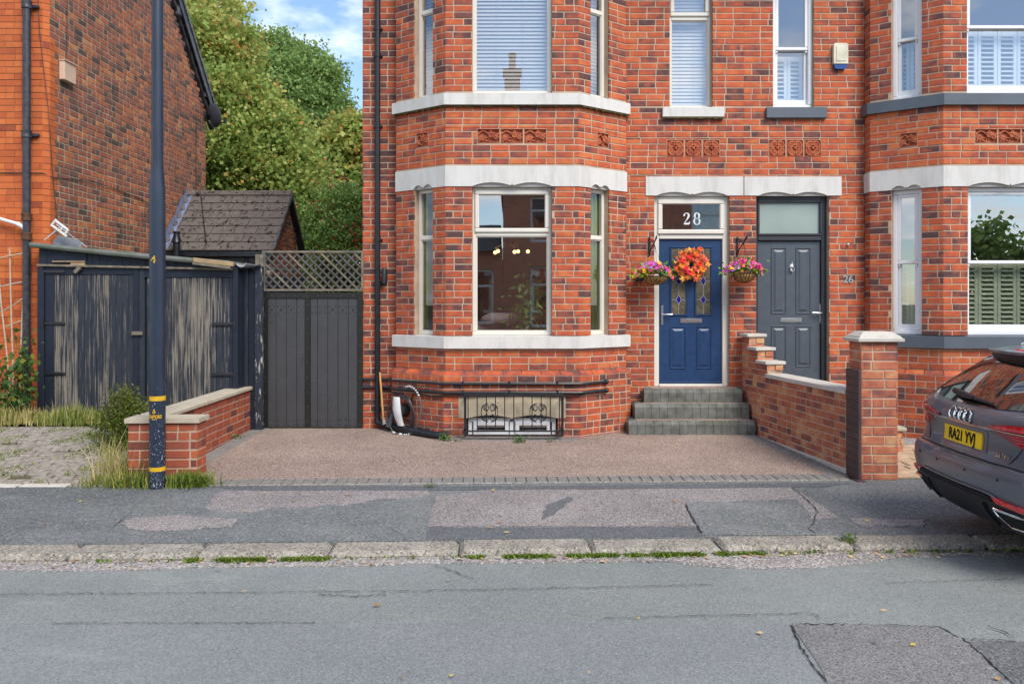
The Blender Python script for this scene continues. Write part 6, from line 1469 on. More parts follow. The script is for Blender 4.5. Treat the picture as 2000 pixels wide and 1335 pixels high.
car = thing('parked_car', 'dark grey estate car parked half on the pavement, rear end showing', 'car', (CX+.05, CY, .05), local=True); car.scale = (.96,)*3; car.rotation_euler = (R(-.5), 0, R(-3.0))
XR = [(.20, .16), (.26, .10), (.32, .05), (.40, .015), (.50, .0), (.58, .005), (.625, .025), (.645, .075), (.70, .095), (.80, .105), (.86, .095), (.90, .085), (.95, .10), (.985, .125), (1.01, .16), (1.06, .215), (1.12, .29), (1.20, .40), (1.28, .51), (1.335, .60), (1.36, .66), (1.385, .80), (1.41, 1.15), (1.43, 1.8)]
WZ = [(.20, .78), (.26, .84), (.34, .89), (.5, .915), (.62, .923), (.8, .92), (.92, .90), (1.0, .855), (1.06, .82), (1.12, .79), (1.2, .745), (1.28, .70), (1.335, .665), (1.385, .60), (1.43, .42)]
XF = [(.20, 4.45), (.3, 4.62), (.5, 4.74), (.65, 4.74), (.75, 4.66), (.85, 4.35), (.93, 3.9), (.98, 3.55), (1.02, 3.40), (1.12, 3.18), (1.2, 3.0), (1.3, 2.75), (1.385, 2.45), (1.43, 2.0)]
def itp(T, z):
    if z <= T[0][0]: return T[0][1]
    for (a, p), (b, q) in zip(T, T[1:]):
        if z <= b:
            f = (z-a)/(b-a); return p+(q-p)*f
    return T[-1][1]
def outline(z, n=40):
    """half plan of the tail at height z: from the middle of the tail round the corner to the flank (y >= 0)"""
    xr, w_ = itp(XR, z), itp(WZ, z); rc = .30 if z < .66 else .26; rc = min(rc, w_*.6); P = []
    for i in range(n+1):
        y = (w_-rc*.62)*i/n; P.append((xr+.13*(y/.9)**2.4, y))
    x0, y0 = P[-1]; slope = math.atan2(.13*2.4/.9*(y0/.9)**1.4, 1)
    ex, ey = x0+rc*1.05, w_
    for i in range(1, 15):
        t = i/14; bx, by = x0+math.sin(slope)*rc*.55, y0+math.cos(slope)*rc*.55; by = min(by, w_)
        P.append(((1-t)**2*x0+2*t*(1-t)*bx+t*t*ex, (1-t)**2*y0+2*t*(1-t)*by+t*t*ey))
    return P
_oc = {}
def tail(a, z, o=0.):
    """point at arc length a (positive towards the house) from the middle of the tail, o outwards"""
    k = round(z, 3)
    if k not in _oc:
        P = outline(z); s = [0]
        for p, q in zip(P, P[1:]): s.append(s[-1]+math.hypot(q[0]-p[0], q[1]-p[1]))
        _oc[k] = (P, s)
    P, s = _oc[k]; b = min(abs(a), s[-1]-1e-4); i = max(j for j in range(len(s)-1) if s[j] <= b); f = (b-s[i])/(s[i+1]-s[i])
    x, y = P[i][0]+(P[i+1][0]-P[i][0])*f, P[i][1]+(P[i+1][1]-P[i][1])*f
    tx, ty = P[i+1][0]-P[i][0], P[i+1][1]-P[i][1]; l = math.hypot(tx, ty); nx, ny = -ty/l, tx/l
    sg = 1 if a >= 0 else -1; dz = .01; sx = (itp(XR, z+dz)-itp(XR, z-dz))/(2*dz); nv = Vector((nx, ny*sg, max(0, sx)*abs(nx)*.9)).normalized()
    return Vector((x, y*sg, z))+nv*o
# body
zs = [.20, .23, .26, .29, .32, .36, .40, .45, .5, .55, .58, .60, .615, .625, .632, .64, .645, .66, .70, .75, .80, .84, .86, .875, .89, .905, .93, .95, .97, .985, 1.0, 1.01, 1.03, 1.06, 1.09, 1.12, 1.16, 1.20, 1.24, 1.28, 1.31, 1.335, 1.36, 1.385, 1.41, 1.43]
mb = MB(); vs = []
for z in zs:
    P = outline(z, 16); w_ = itp(WZ, z); xf = itp(XF, z); side = [(P[-1][0]+(xf-.5-P[-1][0])*t, w_) for t in (.15, .3, .5, .7, .85, 1)]; fr_ = [(xf-.5+.5*math.sin(t), w_*(1-.55*(1-math.cos(t)))) for t in [math.pi/2*i/6 for i in range(1, 7)]]+[(xf+.03, w_*.2), (xf+.035, 0)]
    half = P+side+fr_; ring = [(x, -y) for x, y in half[::-1][1:]]; ring = half+ring[:-1]
    vs += [(x, y, z) for x, y in ring]; nr = len(ring)
mb.add(vs, [(i*nr+k, i*nr+nr+k, i*nr+nr+(k+1) % nr, i*nr+(k+1) % nr) for i in range(len(zs)-1) for k in range(nr)]+[tuple(range(nr)), tuple(range((len(zs)-1)*nr, len(zs)*nr))[::-1]], True)
body = mb.build('body', PAINT, car, fixn=True)
def patch(name, m, lo, hi, o=.006, n=16, k=5, parent=None, base=.0, bulge=0.):
    """a raised skin over the tail between two (arc, height) polylines"""
    def al(P, t):
        L_ = [0]
        for p, q in zip(P, P[1:]): L_.append(L_[-1]+math.hypot(q[0]-p[0], q[1]-p[1]))
        s = t*L_[-1]; i = max(j for j in range(len(L_)-1) if L_[j] <= s+1e-9); f = (s-L_[i])/(L_[i+1]-L_[i]); return P[i][0]+(P[i+1][0]-P[i][0])*f, P[i][1]+(P[i+1][1]-P[i][1])*f
    V = []; mb = MB()
    for j in range(k+1):
        for i in range(n+1):
            a, b = al(lo, i/n), al(hi, i/n); t = j/k; V.append(tail(a[0]+(b[0]-a[0])*t, a[1]+(b[1]-a[1])*t, o+bulge*math.sin(math.pi*t)))
    W = n+1; fs = [(j*W+i, j*W+i+1, j*W+W+i+1, j*W+W+i) for j in range(k) for i in range(n)]
    nb = len(V); rim = [i for i in range(n+1)]+[j*W+n for j in range(1, k+1)]+[k*W+i for i in range(n-1, -1, -1)]+[j*W for j in range(k-1, 0, -1)]
    for i in rim:
        j, c = divmod(i, W); a, b = al(lo, c/n), al(hi, c/n); t = j/k; V.append(tail(a[0]+(b[0]-a[0])*t, a[1]+(b[1]-a[1])*t, base-.012))
    for q in range(len(rim)): r2 = (q+1) % len(rim); fs.append((rim[q], rim[r2], nb+r2, nb+q))
    mb.add(V, fs, True); return mb.build(name, m, parent or car, fixn=True)
rw = patch('rear_window', CGL, [(-.66, 1.015), (-.3, .995), (0, .99), (.3, .995), (.66, 1.015)], [(-.55, 1.315), (0, 1.325), (.55, 1.315)], .006, 20, 10)
for s_ in (-1, 1): patch('pillar_trim', TRIM, [(s_*.66, 1.02), (s_*.72, 1.04)], [(s_*.555, 1.32), (s_*.62, 1.33)], .008, 3, 8)
# lines of the tailgate
def gapline(P, w_=.006, o=.002):
    mb = MB(); mb.tube([tail(a, z, o-.004) for a, z in P], w_, 6); return mb.build('panel_gap', GAP, car)
for s_ in (-1, 1): gapline([(s_*.74, 1.03), (s_*.735, .98), (s_*.71, .93), (s_*.66, .80), (s_*.60, .72), (s_*.55, .66)], .005)
# bumper ledge, lower trim, diffuser
patch('lower_trim', TRIM, [(-1.02, .25), (-.6, .215), (0, .21), (.6, .215), (1.02, .25)], [(-1.02, .36), (-.75, .375), (-.45, .435), (0, .445), (.45, .435), (.75, .375), (1.02, .36)], .012, 30, 6)
patch('grille_strip', GAP, [(-.5, .40), (0, .41), (.5, .40)], [(-.47, .432), (0, .442), (.47, .432)], .018, 16, 2)
for i in range(7): 
    a = -.36+i*.12; 
for s_ in (-1, 1):
    patch('reflector', REDL, [(s_*.54, .40), (s_*.84, .372)], [(s_*.50, .437), (s_*.84, .408)], .02, 8, 3)
    patch('exhaust_opening', GAP, [(s_*.56, .25), (s_*.87, .262)], [(s_*.50, .35), (s_*.88, .335)], .018, 8, 3)
    P = [(s_*.56, .245), (s_*.70, .245), (s_*.87, .258), (s_*.885, .30), (s_*.88, .335), (s_*.70, .347), (s_*.50, .355), (s_*.52, .31)]
    mb = MB(); mb.tube([tail(a, z, .026) for a, z in P], .009, 6, closed=True); mb.build('exhaust_trim', CCH, car)
    for q in (.40,): patch('diffuser_fin', TRIM, [(s_*q-.012, .22), (s_*q+.012, .22)], [(s_*q-.012, .37), (s_*q+.012, .37)], .035, 2, 3)
gapline([(-.95, .62), (-.7, .637), (-.4, .640), (0, .641), (.4, .640), (.7, .637), (.95, .62)], .007, .004)
mb = MB(); mb.tube([tail(-1.0+2.0*i/30, .452 if abs(-1+2*i/30) < .45 else .452-.075*min(1, (abs(-1+2*i/30)-.45)/.3), .012) for i in range(31)], .006, 6); mb.build('trim_strip', PAINT, car)
# lamps
for s_ in (-1, 1):
    lb = patch('tail_lamp', REDD, [(s_*.36, .862), (s_*.50, .815), (s_*.66, .77), (s_*.86, .765), (s_*1.06, .795)], [(s_*.34, .888), (s_*.50, .912), (s_*.76, .93), (s_*1.06, .935)], .010, 22, 8, bulge=.006)
    patch('light_strip', REDL, [(s_*.38, .873), (s_*.60, .880), (s_*.86, .885), (s_*1.04, .89)], [(s_*.37, .887), (s_*.54, .907), (s_*.78, .924), (s_*1.04, .928)], .019, 16, 3, lb)
    for j in range(4): z = .788+j*.018; patch('light_strip', REDL, [(s_*(.56+.03*(3-j)*.6), z), (s_*1.02, z+.012)], [(s_*(.55+.03*(3-j)*.6), z+.009), (s_*1.02, z+.021)], .0185, 10, 1, lb)
    mb = MB(); mb.tube([tail(s_*(.35+.69*i/12), .866+.003*i/12, .022) for i in range(13)], .0055, 6); mb.build('chrome_strip', CCH, lb)
    gapline([(s_*.735, .775), (s_*.74, .925)], .004, .016)
mb = MB(); vs = []
mb.tube([tail(-.36+.72*i/16, .862, .006) for i in range(17)], .011, 6, sx=1.); mb.build('chrome_strip', CCH, car)
# badge: four linked rings
mb = MB()
for k in range(4):
    c0 = -.101+k*.0673; mb.tube([tail(c0+.044*math.cos(t), .915+.044*math.sin(t), .012+.002*(k % 2)) for t in [2*math.pi*i/24 for i in range(24)]], .0075, 6, closed=True)
mb.build('ring_badge', CCH, car)
# number plate
def onplate(body, size, a0, z0, m, nm, o, sx=1., bold=.002, lab=None):
    me = text_mesh(body, size, bold); mb = MB(); mb.add([tail(a0-sx*v.co.x*-1 if False else a0+sx*(-v.co.x)*-1*-1, z0+v.co.y, o+(0.0015 if v.co.z > 0 else 0)) for v in me.vertices], [list(p.vertices) for p in me.polygons]); return mb.build(nm, m, car, label=lab, fixn=True)
pz = .76
patch('plate_recess', PAINT, [(-.31, pz-.075), (.31, pz-.075)], [(-.31, pz+.075), (.31, pz+.075)], .003, 6, 3)
patch('number_plate', YPL, [(-.262, pz-.0575), (.262, pz-.0575)], [(-.262, pz+.0575), (.262, pz+.0575)], .012, 6, 3)
onplate('RA21 YVJ', .112, 0, pz-.002, GAP, 'plate_letters', .0135, .83, .0035, 'plate reading RA21 YVJ')
onplate('35 TFSI', .045, -.48, .70, CCH, 'model_badge', .006, 1., .001)
# spoiler, wiper, roof rails, wheels
mb = MB(); vs = []
for i in range(21):
    y = -.60+1.2*i/20; x0 = .50+.10*(abs(y)/.6)**2.4; vs += [(x0, y, 1.352), (x0-.0, y, 1.372), (x0+.28, y, 1.405), (x0+.20, y, 1.345)]
mb.add(vs, [(i*4+a, i*4+4+a, i*4+4+(a+1) % 4, i*4+(a+1) % 4) for i in range(20) for a in range(4)]+[(0, 1, 2, 3), (83, 82, 81, 80)], True); mb.build('roof_spoiler', PAINT, car, fixn=True)
mb = MB(); vs = []
for i in range(21):
    y = -.57+1.14*i/20; x0 = .515+.10*(abs(y)/.6)**2.4; vs += [(x0+.005, y, 1.350), (x0+.03, y, 1.30), (x0+.16, y, 1.33)]
mb.add(vs, [(i*3+a, i*3+3+a, i*3+3+(a+1) % 3, i*3+(a+1) % 3) for i in range(20) for a in range(3)]+[(0, 1, 2), (62, 61, 60)]); mb.build('spoiler_underside', TRIM, car, fixn=True)
patch('brake_light', REDL, [(-.16, 1.328), (.16, 1.328)], [(-.16, 1.336), (.16, 1.336)], .06, 6, 1)
mb = MB(); mb.tube([tail(.28, 1.045, .03), tail(.1, 1.03, .035), tail(-.05, 1.022, .035)], [.024, .028, .016], 8); mb.tube([tail(.27, 1.05, .03), tail(-.28, 1.012, .022)], .009, 6); mb.tube([tail(-.05, 1.02, .03), tail(-.30, 1.012, .024)], .011, 6); mb.build('rear_wiper', TRIM, car)
for s_ in (-1, 1):
    mb = MB(); mb.tube([(.85, s_*.58, 1.40), (.95, s_*.575, 1.45), (2.2, s_*.56, 1.465), (2.5, s_*.56, 1.41)], .014, 6); mb.build('roof_rail', CCH, car)
    mb = MB(); vs = [(.9, s_*.80, 1.06), (3.2, s_*.805, 1.04), (2.5, s_*.645, 1.345), (.95, s_*.67, 1.32)]; vs2 = [(x, y+s_*.012, z) for x, y, z in vs]; mb.add(vs2+[(x, y-s_*.05, z) for x, y, z in vs], [(0, 1, 2, 3), (0, 4, 5, 1), (1, 5, 6, 2), (2, 6, 7, 3), (3, 7, 4, 0)]); mb.build('side_window', CGL, car, fixn=True)
    for xw in (1.02, 3.84):
        mb = MB(); M = Matrix.Translation((xw, s_*.80, .275)) @ Matrix.Rotation(R(90)*-s_, 4, 'X')
        mb.lathe([(.36, -.02), (.375, .125), (.36, .13), (.01, .128)], (0, 0, 0), 28, M); mb.build('wheel_arch', GAP, car, fixn=True)
        mb = MB(); mb.lathe([(.22, -.08), (.31, -.08), (.33, -.05), (.33, .12), (.31, .145), (.235, .145), (.23, .12)], (0, 0, 0), 28, M); wh = mb.build('wheel', TYRE, car, fixn=True)
        mb = MB(); mb.lathe([(.228, .10), (.235, .142), (.215, .14), (.20, .10)], (0, 0, 0), 28, M)
        for k in range(10): mb.bar(M @ Vector((.03*math.cos(k*.628), .03*math.sin(k*.628), .13)), M @ Vector((.215*math.cos(k*.628), .215*math.sin(k*.628), .135)), .03, .02)
        mb.lathe([(.045, .10), (.045, .14), (0, .143)], (0, 0, 0), 12, M); mb.build('rim', ALLOY, wh, fixn=True)
mb = MB(); mb.lathe([(.003, 0), (.003, .012), (0, .012)], (0, 0, 0), 6, Matrix.Translation(tail(.15, .56, 0))); 
for a in (-.55, -.2, .2, .55): mb.ball(tail(a, .555, .0), .011, 8, 4)
mb.build('parking_sensors', TRIM, car)
# ------------------------------------------------------------------ foliage
def leafmat(name, stops, trans=.45, rough=.55):
    t = Nt(name); a = t.n('ShaderNodeAttribute', attribute_name='tone'); c = t.ramp(a.outputs['Fac'], stops)
    b = t.bsdf(c, rough, 0, None, spec=.35); tr = t.n('ShaderNodeBsdfTranslucent'); t.link(c, tr.inputs[0]); m = t.n('ShaderNodeMixShader'); m.inputs[0].default_value = trans
    t.link(b.outputs[0], m.inputs[1]); t.link(tr.outputs[0], m.inputs[2]); t.link(m.outputs[0], t.out.inputs[0]); return t.m
SYC = leafmat('sycamore_leaf', [(0, (.15, .25, .06, 1)), (.3, (.26, .38, .09, 1)), (.55, (.38, .46, .12, 1)), (.78, (.50, .47, .13, 1)), (.92, (.56, .33, .09, 1)), (1, (.50, .21, .06, 1))])
ASH = leafmat('ash_leaf', [(0, (.13, .22, .06, 1)), (.5, (.25, .37, .11, 1)), (1, (.40, .50, .16, 1))])
HOL = leafmat('holly_leaf', [(0, (.12, .23, .06, 1)), (.5, (.26, .42, .10, 1)), (.9, (.42, .52, .14, 1)), (1, (.5, .48, .14, 1))], .2, .35)
BUSHM = leafmat('shrub_leaf', [(0, (.05, .085, .015, 1)), (.5, (.12, .16, .025, 1)), (1, (.24, .26, .04, 1))])
VINE = leafmat('young_leaf', [(0, (.05, .13, .03, 1)), (.5, (.10, .20, .05, 1)), (.9, (.17, .26, .06, 1)), (1, (.35, .28, .03, 1))])
GRASS = leafmat('grass_blade', [(0, (.14, .21, .035, 1)), (.4, (.24, .28, .05, 1)), (.6, (.42, .37, .13, 1)), (.8, (.58, .45, .20, 1)), (1, (.66, .55, .32, 1))], .25)
MOSS = leafmat('moss_green', [(0, (.05, .10, .01, 1)), (.6, (.13, .2, .02, 1)), (1, (.22, .28, .04, 1))], .15)
BARK = pbr('bark', (.12, .095, .07, 1), .9, ns=8, amt=.5, bs=30, bstr=.6)
def crown(blobs, seed, size, ):
    g = np.random.default_rng(seed); PP = []; TT = []
    for (cx, cy, cz, rx, ry, rz, n, bias) in blobs:
        # many small clumps spread through the volume, leaves round each clump
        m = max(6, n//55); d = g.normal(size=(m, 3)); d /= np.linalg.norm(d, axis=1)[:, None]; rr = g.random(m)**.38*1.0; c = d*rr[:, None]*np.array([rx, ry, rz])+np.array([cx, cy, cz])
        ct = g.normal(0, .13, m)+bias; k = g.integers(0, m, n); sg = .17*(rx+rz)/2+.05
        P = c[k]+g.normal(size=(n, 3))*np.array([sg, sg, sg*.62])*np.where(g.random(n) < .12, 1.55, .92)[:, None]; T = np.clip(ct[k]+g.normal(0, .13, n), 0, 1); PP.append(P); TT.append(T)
    return np.concatenate(PP), np.concatenate(TT)
def tree(name, label, cat, base, blobs, seed, size, m, trunk_r, aspect=.8, droop=.3, group=None, bend=0):
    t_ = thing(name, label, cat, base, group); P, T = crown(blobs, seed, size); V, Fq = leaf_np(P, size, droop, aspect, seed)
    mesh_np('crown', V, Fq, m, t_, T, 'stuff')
    g = random.Random(seed); mb = MB(); b = Vector(base); top = max(q[2] for q in blobs); fork = b+Vector((bend*.3, 0, (min(q[2] for q in blobs)-base[2])*.55+.3))
    mb.tube([b-Vector((0, 0, .3)), (b+fork)/2+Vector((.05, 0, 0)), fork], [trunk_r*1.25, trunk_r, trunk_r*.9], 10); mb.build('trunk', BARK, t_)
    for q in blobs:
        e = Vector(q[:3]); mid = fork.lerp(e, .5)+Vector((g.uniform(-.2, .2), g.uniform(-.2, .2), g.uniform(.0, .3))); mb = MB(); mb.tube([fork-Vector((0, 0, .2)), fork.lerp(mid, .5)+Vector((0, 0, .1)), mid, mid.lerp(e, .6), e], [trunk_r*.6, trunk_r*.45, trunk_r*.33, trunk_r*.2, trunk_r*.08], 6)
        for k in range(6):
            s = mid.lerp(e, g.random()); f = e+Vector((g.uniform(-.8, .8)*q[3], g.uniform(-.8, .8)*q[4], g.uniform(-.6, .8)*q[5])); mb.tube([s, s.lerp(f, .5)+Vector((0, 0, .1)), f], [trunk_r*.16, trunk_r*.1, trunk_r*.04], 4)
        mb.build('limb', BARK, t_)
    return t_
def B(u, v, d, r, n, bias, sy=1., rz=None): return (X(u, d), d, Z(v, d), r, r*sy, rz or r*.85, n, bias)
D1 = 20.
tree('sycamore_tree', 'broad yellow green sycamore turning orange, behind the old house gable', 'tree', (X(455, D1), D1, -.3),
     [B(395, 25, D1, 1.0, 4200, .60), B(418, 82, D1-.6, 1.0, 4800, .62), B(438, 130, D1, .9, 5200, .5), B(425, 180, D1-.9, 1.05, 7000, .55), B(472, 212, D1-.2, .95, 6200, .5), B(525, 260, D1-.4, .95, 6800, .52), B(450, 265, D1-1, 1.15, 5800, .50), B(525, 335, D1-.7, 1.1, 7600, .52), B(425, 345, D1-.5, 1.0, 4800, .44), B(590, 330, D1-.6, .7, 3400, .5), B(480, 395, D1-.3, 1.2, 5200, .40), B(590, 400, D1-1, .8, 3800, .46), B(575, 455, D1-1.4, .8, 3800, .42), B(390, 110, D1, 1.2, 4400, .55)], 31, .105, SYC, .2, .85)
D2 = 27.
tree('ash_tree', 'tall green ash with feathery foliage rising behind the sycamore', 'tree', (X(600, D2), D2, -.3),
     [B(505, 100, D2, .8, 3000, .62), B(548, 105, D2+.3, .85, 3400, .60), B(590, 122, D2, .85, 3400, .52), B(470, 130, D2, .9, 3000, .5), B(615, 150, D2-.3, .95, 4600, .50), B(560, 150, D2-.5, 1.1, 5000, .48), B(640, 195, D2-.4, .8, 3800, .48), B(590, 210, D2-.8, 1.1, 5000, .40), B(655, 240, D2-.2, .75, 3200, .48), B(620, 265, D2-.7, 1.0, 4200, .34), B(465, 80, D2+.5, .6, 1600, .7)], 32, .13, ASH, .26, .6, .3)
D3 = 24.
tree('maple_tree', 'small golden green maple beside the white bay house wall, above the holly', 'tree', (X(665, D3), D3, -.3),
     [B(690, 262, D3, .75, 3200, .72), B(650, 285, D3-.3, .75, 3200, .62), B(700, 310, D3-.4, .8, 3400, .62), B(640, 340, D3-.6, .8, 3400, .50), B(690, 365, D3-.2, .9, 3600, .48), B(610, 300, D3, .6, 2200, .5), B(640, 410, D3, 1.0, 3600, .4), B(715, 285, D3, .8, 2600, .66)], 33, .15, SYC, .16, .85)
D4 = 17.
hb = [B(670, 400, D4, .55, 3600, .5), B(640, 440, D4-.2, .55, 3800, .5), B(695, 450, D4-.4, .65, 4200, .45), B(660, 480, D4-.5, .7, 4600, .42), B(620, 470, D4+.2, .5, 3000, .55), B(690, 510, D4-.6, .7, 4000, .4), B(640, 530, D4-.4, .8, 4400, .4), B(720, 420, D4, .6, 3000, .45), B(600, 520, D4+.3, .6, 2400, .4)]
hl = tree('holly_tree', 'dense glossy holly dotted with red berries, behind the trellis', 'holly', (X(665, D4), D4, -.3), hb, 34, .075, HOL, .09, .5)
g = np.random.default_rng(9); P, T = crown([(b[0], b[1]-.25, b[2], b[3]*1.12, b[4], b[5]*1.1, 70, .5) for b in hb], 77, .02); V = []; Fq = []
for p in P:
    k = len(V); r = .026; V += [(p[0]+r, p[1], p[2]), (p[0]-r, p[1], p[2]), (p[0], p[1]+r, p[2]), (p[0], p[1]-r, p[2]), (p[0], p[1], p[2]+r), (p[0], p[1], p[2]-r)]
    Fq += [(k+a, k+b, k+c) for a, b, c in ((0, 2, 4), (2, 1, 4), (1, 3, 4), (3, 0, 4), (2, 0, 5), (1, 2, 5), (3, 1, 5), (0, 3, 5))]
mesh_np('berries', V, Fq, pbr('holly_berry', (.55, .03, .01, 1), .3, bstr=0), hl, None, 'stuff')
D5 = 12.6
tree('garden_shrub', 'green leafy shrub seen through the middle of the trellis', 'shrub', (X(650, D5), D5, 0.), [B(645, 520, D5, .25, 900, .6), B(650, 555, D5, .32, 1200, .5), B(640, 600, D5, .4, 1200, .4), B(665, 530, D5+.2, .28, 800, .6)], 35, .06, BUSHM, .03, .55)
bf = thing('fence', 'old brown close boarded fence deep in the back garden behind the trellis', 'fence', (-3, 14.9, 0))
BFM = pbr('brown_fence_board', (.16, .10, .06, 1), .85, ns=6, amt=.5, bs=40, bstr=.3)
bme = box_mesh('board', .07, .012, .95, BFM, .003)
for i in range(22): inst('board', bme, Matrix.Translation((-4.5+i*.15, 15.9+random.uniform(-.01, .01), .93+random.uniform(-.02, .02))), bf)
# back hedge far behind, closes the view low down
hg = thing('hedge', 'dark hedge along the end of the back garden', 'hedge', (-6, 30, -.3)); P, T = crown([(-12+i*1.6, 30, 1.6, 1.5, 1., 2.0, 1500, .3) for i in range(9)], 36, .2); V, Fq = leaf_np(P, .24, .2, .7, 36); mesh_np('foliage', V, Fq, ASH, hg, T, 'stuff')

# ------------------------------------------------------------------ plants in front
def blades(name, pts, h, m, tone, seed, parent=None, wd=.006, lean=.35, kind='stuff'):
    g = np.random.default_rng(seed); P = np.asarray(pts); N = len(P); hh = np.broadcast_to(np.asarray(h), (N,))*g.uniform(.5, 1.25, N); a = g.uniform(0, 2*np.pi, N); l = np.abs(g.normal(0, lean, N))
    dx, dy = np.cos(a)*l, np.sin(a)*l; px_, py_ = -np.sin(a)*wd, np.cos(a)*wd; V = np.zeros((N, 5, 3))
    for i, (t, w_) in enumerate(((0, 1), (0, -1), (.55, .75), (.55, -.75), (1, 0))):
        V[:, i, 0] = P[:, 0]+dx*hh*t**1.6+px_*w_; V[:, i, 1] = P[:, 1]+dy*hh*t**1.6+py_*w_; V[:, i, 2] = P[:, 2]+hh*t*(1-.25*l*t)
    V = V.reshape(-1, 3); i = np.arange(N)*5; F = np.concatenate([np.stack([i, i+1, i+3], 1), np.stack([i, i+3, i+2], 1), np.stack([i+2, i+3, i+4], 1)]); T = np.tile(np.broadcast_to(np.asarray(tone), (N,)), 3)
    o = mesh_np(name, V, F, m, parent, T, kind); return o
g = np.random.default_rng(12)
n = 6500; x = g.uniform(-6.9, -3.75, n); y = np.clip(9.62+g.normal(0, .14, n), 9.1, 9.97); cl = np.sin(x*7)+np.sin(x*17+1); k = g.random(n) < .55+.25*cl; x, y = x[k], y[k]
pts = np.stack([x, y, np.array([zy(a, b) for a, b in zip(x, y)])-.01], 1); o = blades('grass', pts, .17+.05*np.sin(x*9), GRASS, np.clip(.42+.2*np.sin(x*5)+g.normal(0, .2, len(x)), 0, 1), 13); 
n = 9000; x = g.uniform(-6.6, -3.7, n); y = 7.5+g.random(n)*1.8+SK*(x+3.6); cl = np.sin(x*4.1+y*3)+np.sin(x*9-y*7); k = cl > .05; x, y = x[k], y[k]
pts = np.stack([x, y, np.array([zy(a, b) for a, b in zip(x, y)])-.01], 1); blades('grass', pts, .04, GRASS, np.clip(.2+g.normal(0, .18, len(x)), 0, 1), 14, lean=.6)
# grass round the post and the end of the low wall
n = 1000; x = -3.45+g.normal(0, .22, n); y = 7.37+g.normal(0, .05, n); y = np.minimum(y, 7.42+SK*(x+3.5)); blades('grass', np.stack([x, y, np.zeros(n)], 1), np.where(x > -3.25, .10, .14), GRASS, np.clip(.18+g.normal(0, .2, n)+(x < -3.5)*.2, 0, 1), 15, lean=.55)
n = 500; x = -3.02+g.normal(0, .10, n); y = 7.36+g.normal(0, .04, n); blades('grass', np.stack([x, y, np.zeros(n)], 1), .15, GRASS, np.clip(.12+g.normal(0, .12, n), 0, 1), 16, lean=.7)
n = 230; x = -3.72+g.normal(0, .14, n); y = 7.5+g.normal(0, .08, n); blades('dry_grass', np.stack([x, y, np.zeros(n)], 1), .48, GRASS, np.clip(.66+g.normal(0, .18, n), 0, 1), 17, wd=.004, lean=.6)
n = 240; x = g.uniform(-6.6, -4, n); y = 9.55+g.normal(0, .15, n); blades('dry_grass', np.stack([x, y, np.full(n, .24)], 1), .3, GRASS, np.clip(.85+g.normal(0, .1, n), 0, 1), 18, wd=.003, lean=.7)
# shrub in front of the garage door
SB = 8.75
tree('shrub', 'bushy green shrub growing between the garage doors and low wall', 'shrub', (X(235, SB), SB, zy(0, SB)), [B(250, 785, SB, .12, 900, .65, .8, .2), B(225, 800, SB, .14, 900, .6), B(262, 815, SB-.1, .16, 1000, .55), B(232, 835, SB-.1, .22, 1400, .45), B(225, 880, SB-.3, .18, 900, .4), B(255, 860, SB-.2, .16, 900, .4), B(275, 812, SB+.3, .12, 500, .5)], 41, .035, BUSHM, .014, .55)
# climber by the old house
lv = 9.75; cpl = thing('sapling', 'leggy sapling with rounded leaves against the orange brick corner', 'sapling', (X(42, lv), lv, .2)); gg = random.Random(5)
PP = []
for k in range(11):
    u0 = gg.uniform(28, 58); P = [Vector((X(u0, lv), lv+gg.uniform(-.1, .1), .22))]; uu = gg.uniform(-35, 95) if k > 2 else gg.uniform(40, 80); vt = gg.uniform(610, 720)
    for i in range(1, 7): t = i/6; P.append(Vector((X(u0+(uu-u0)*t**1.3, lv), lv-.05+gg.uniform(-.06, .06)-.1*t, .22+(Z(vt, lv)-.22)*t+gg.uniform(-.03, .03))))
    mb = MB(); mb.tube(P, [.008-.001*i for i in range(7)], 5); mb.build('stem', BARK, cpl)
    for i in range(46): j = gg.randint(1, 5); PP.append(P[j].lerp(P[j+1], gg.random())+Vector((gg.gauss(0, .07), gg.gauss(-.03, .05), gg.gauss(0, .06))))
V, Fq = leaf_np(np.array([tuple(p) for p in PP]), .072, .3, .85, 6); mesh_np('leaves', V, Fq, VINE, cpl, np.random.default_rng(3).random(len(PP)), 'stuff')
# bare canes on the wall
CANE = pbr('pale_cane', (.50, .42, .31, 1), .8, ns=20, amt=.3, bstr=.2)
cn = thing('cane_trellis', 'rough frame of pale bare canes tied against the orange brickwork', 'cane frame', (X(20, 10.1), 10.1, .3)); q_ = 10.12
for P in ([(19, 484), (22, 540), (26, 620), (31, 700), (33, 800)], [(-2, 545), (5, 600), (14, 660), (22, 720), (30, 800)], [(47, 525), (46, 600), (44, 690), (43, 800)], [(-6, 505), (20, 500), (48, 495)], [(-6, 561), (22, 555), (47, 551)], [(0, 610), (25, 598), (48, 583)], [(6, 640), (28, 632), (46, 626)]):
    mb = MB(); mb.tube([(X(u, q_), q_-.02*i, Z(v, q_)) for i, (u, v) in enumerate(P)], .009, 6); mb.build('cane', CANE, cn)
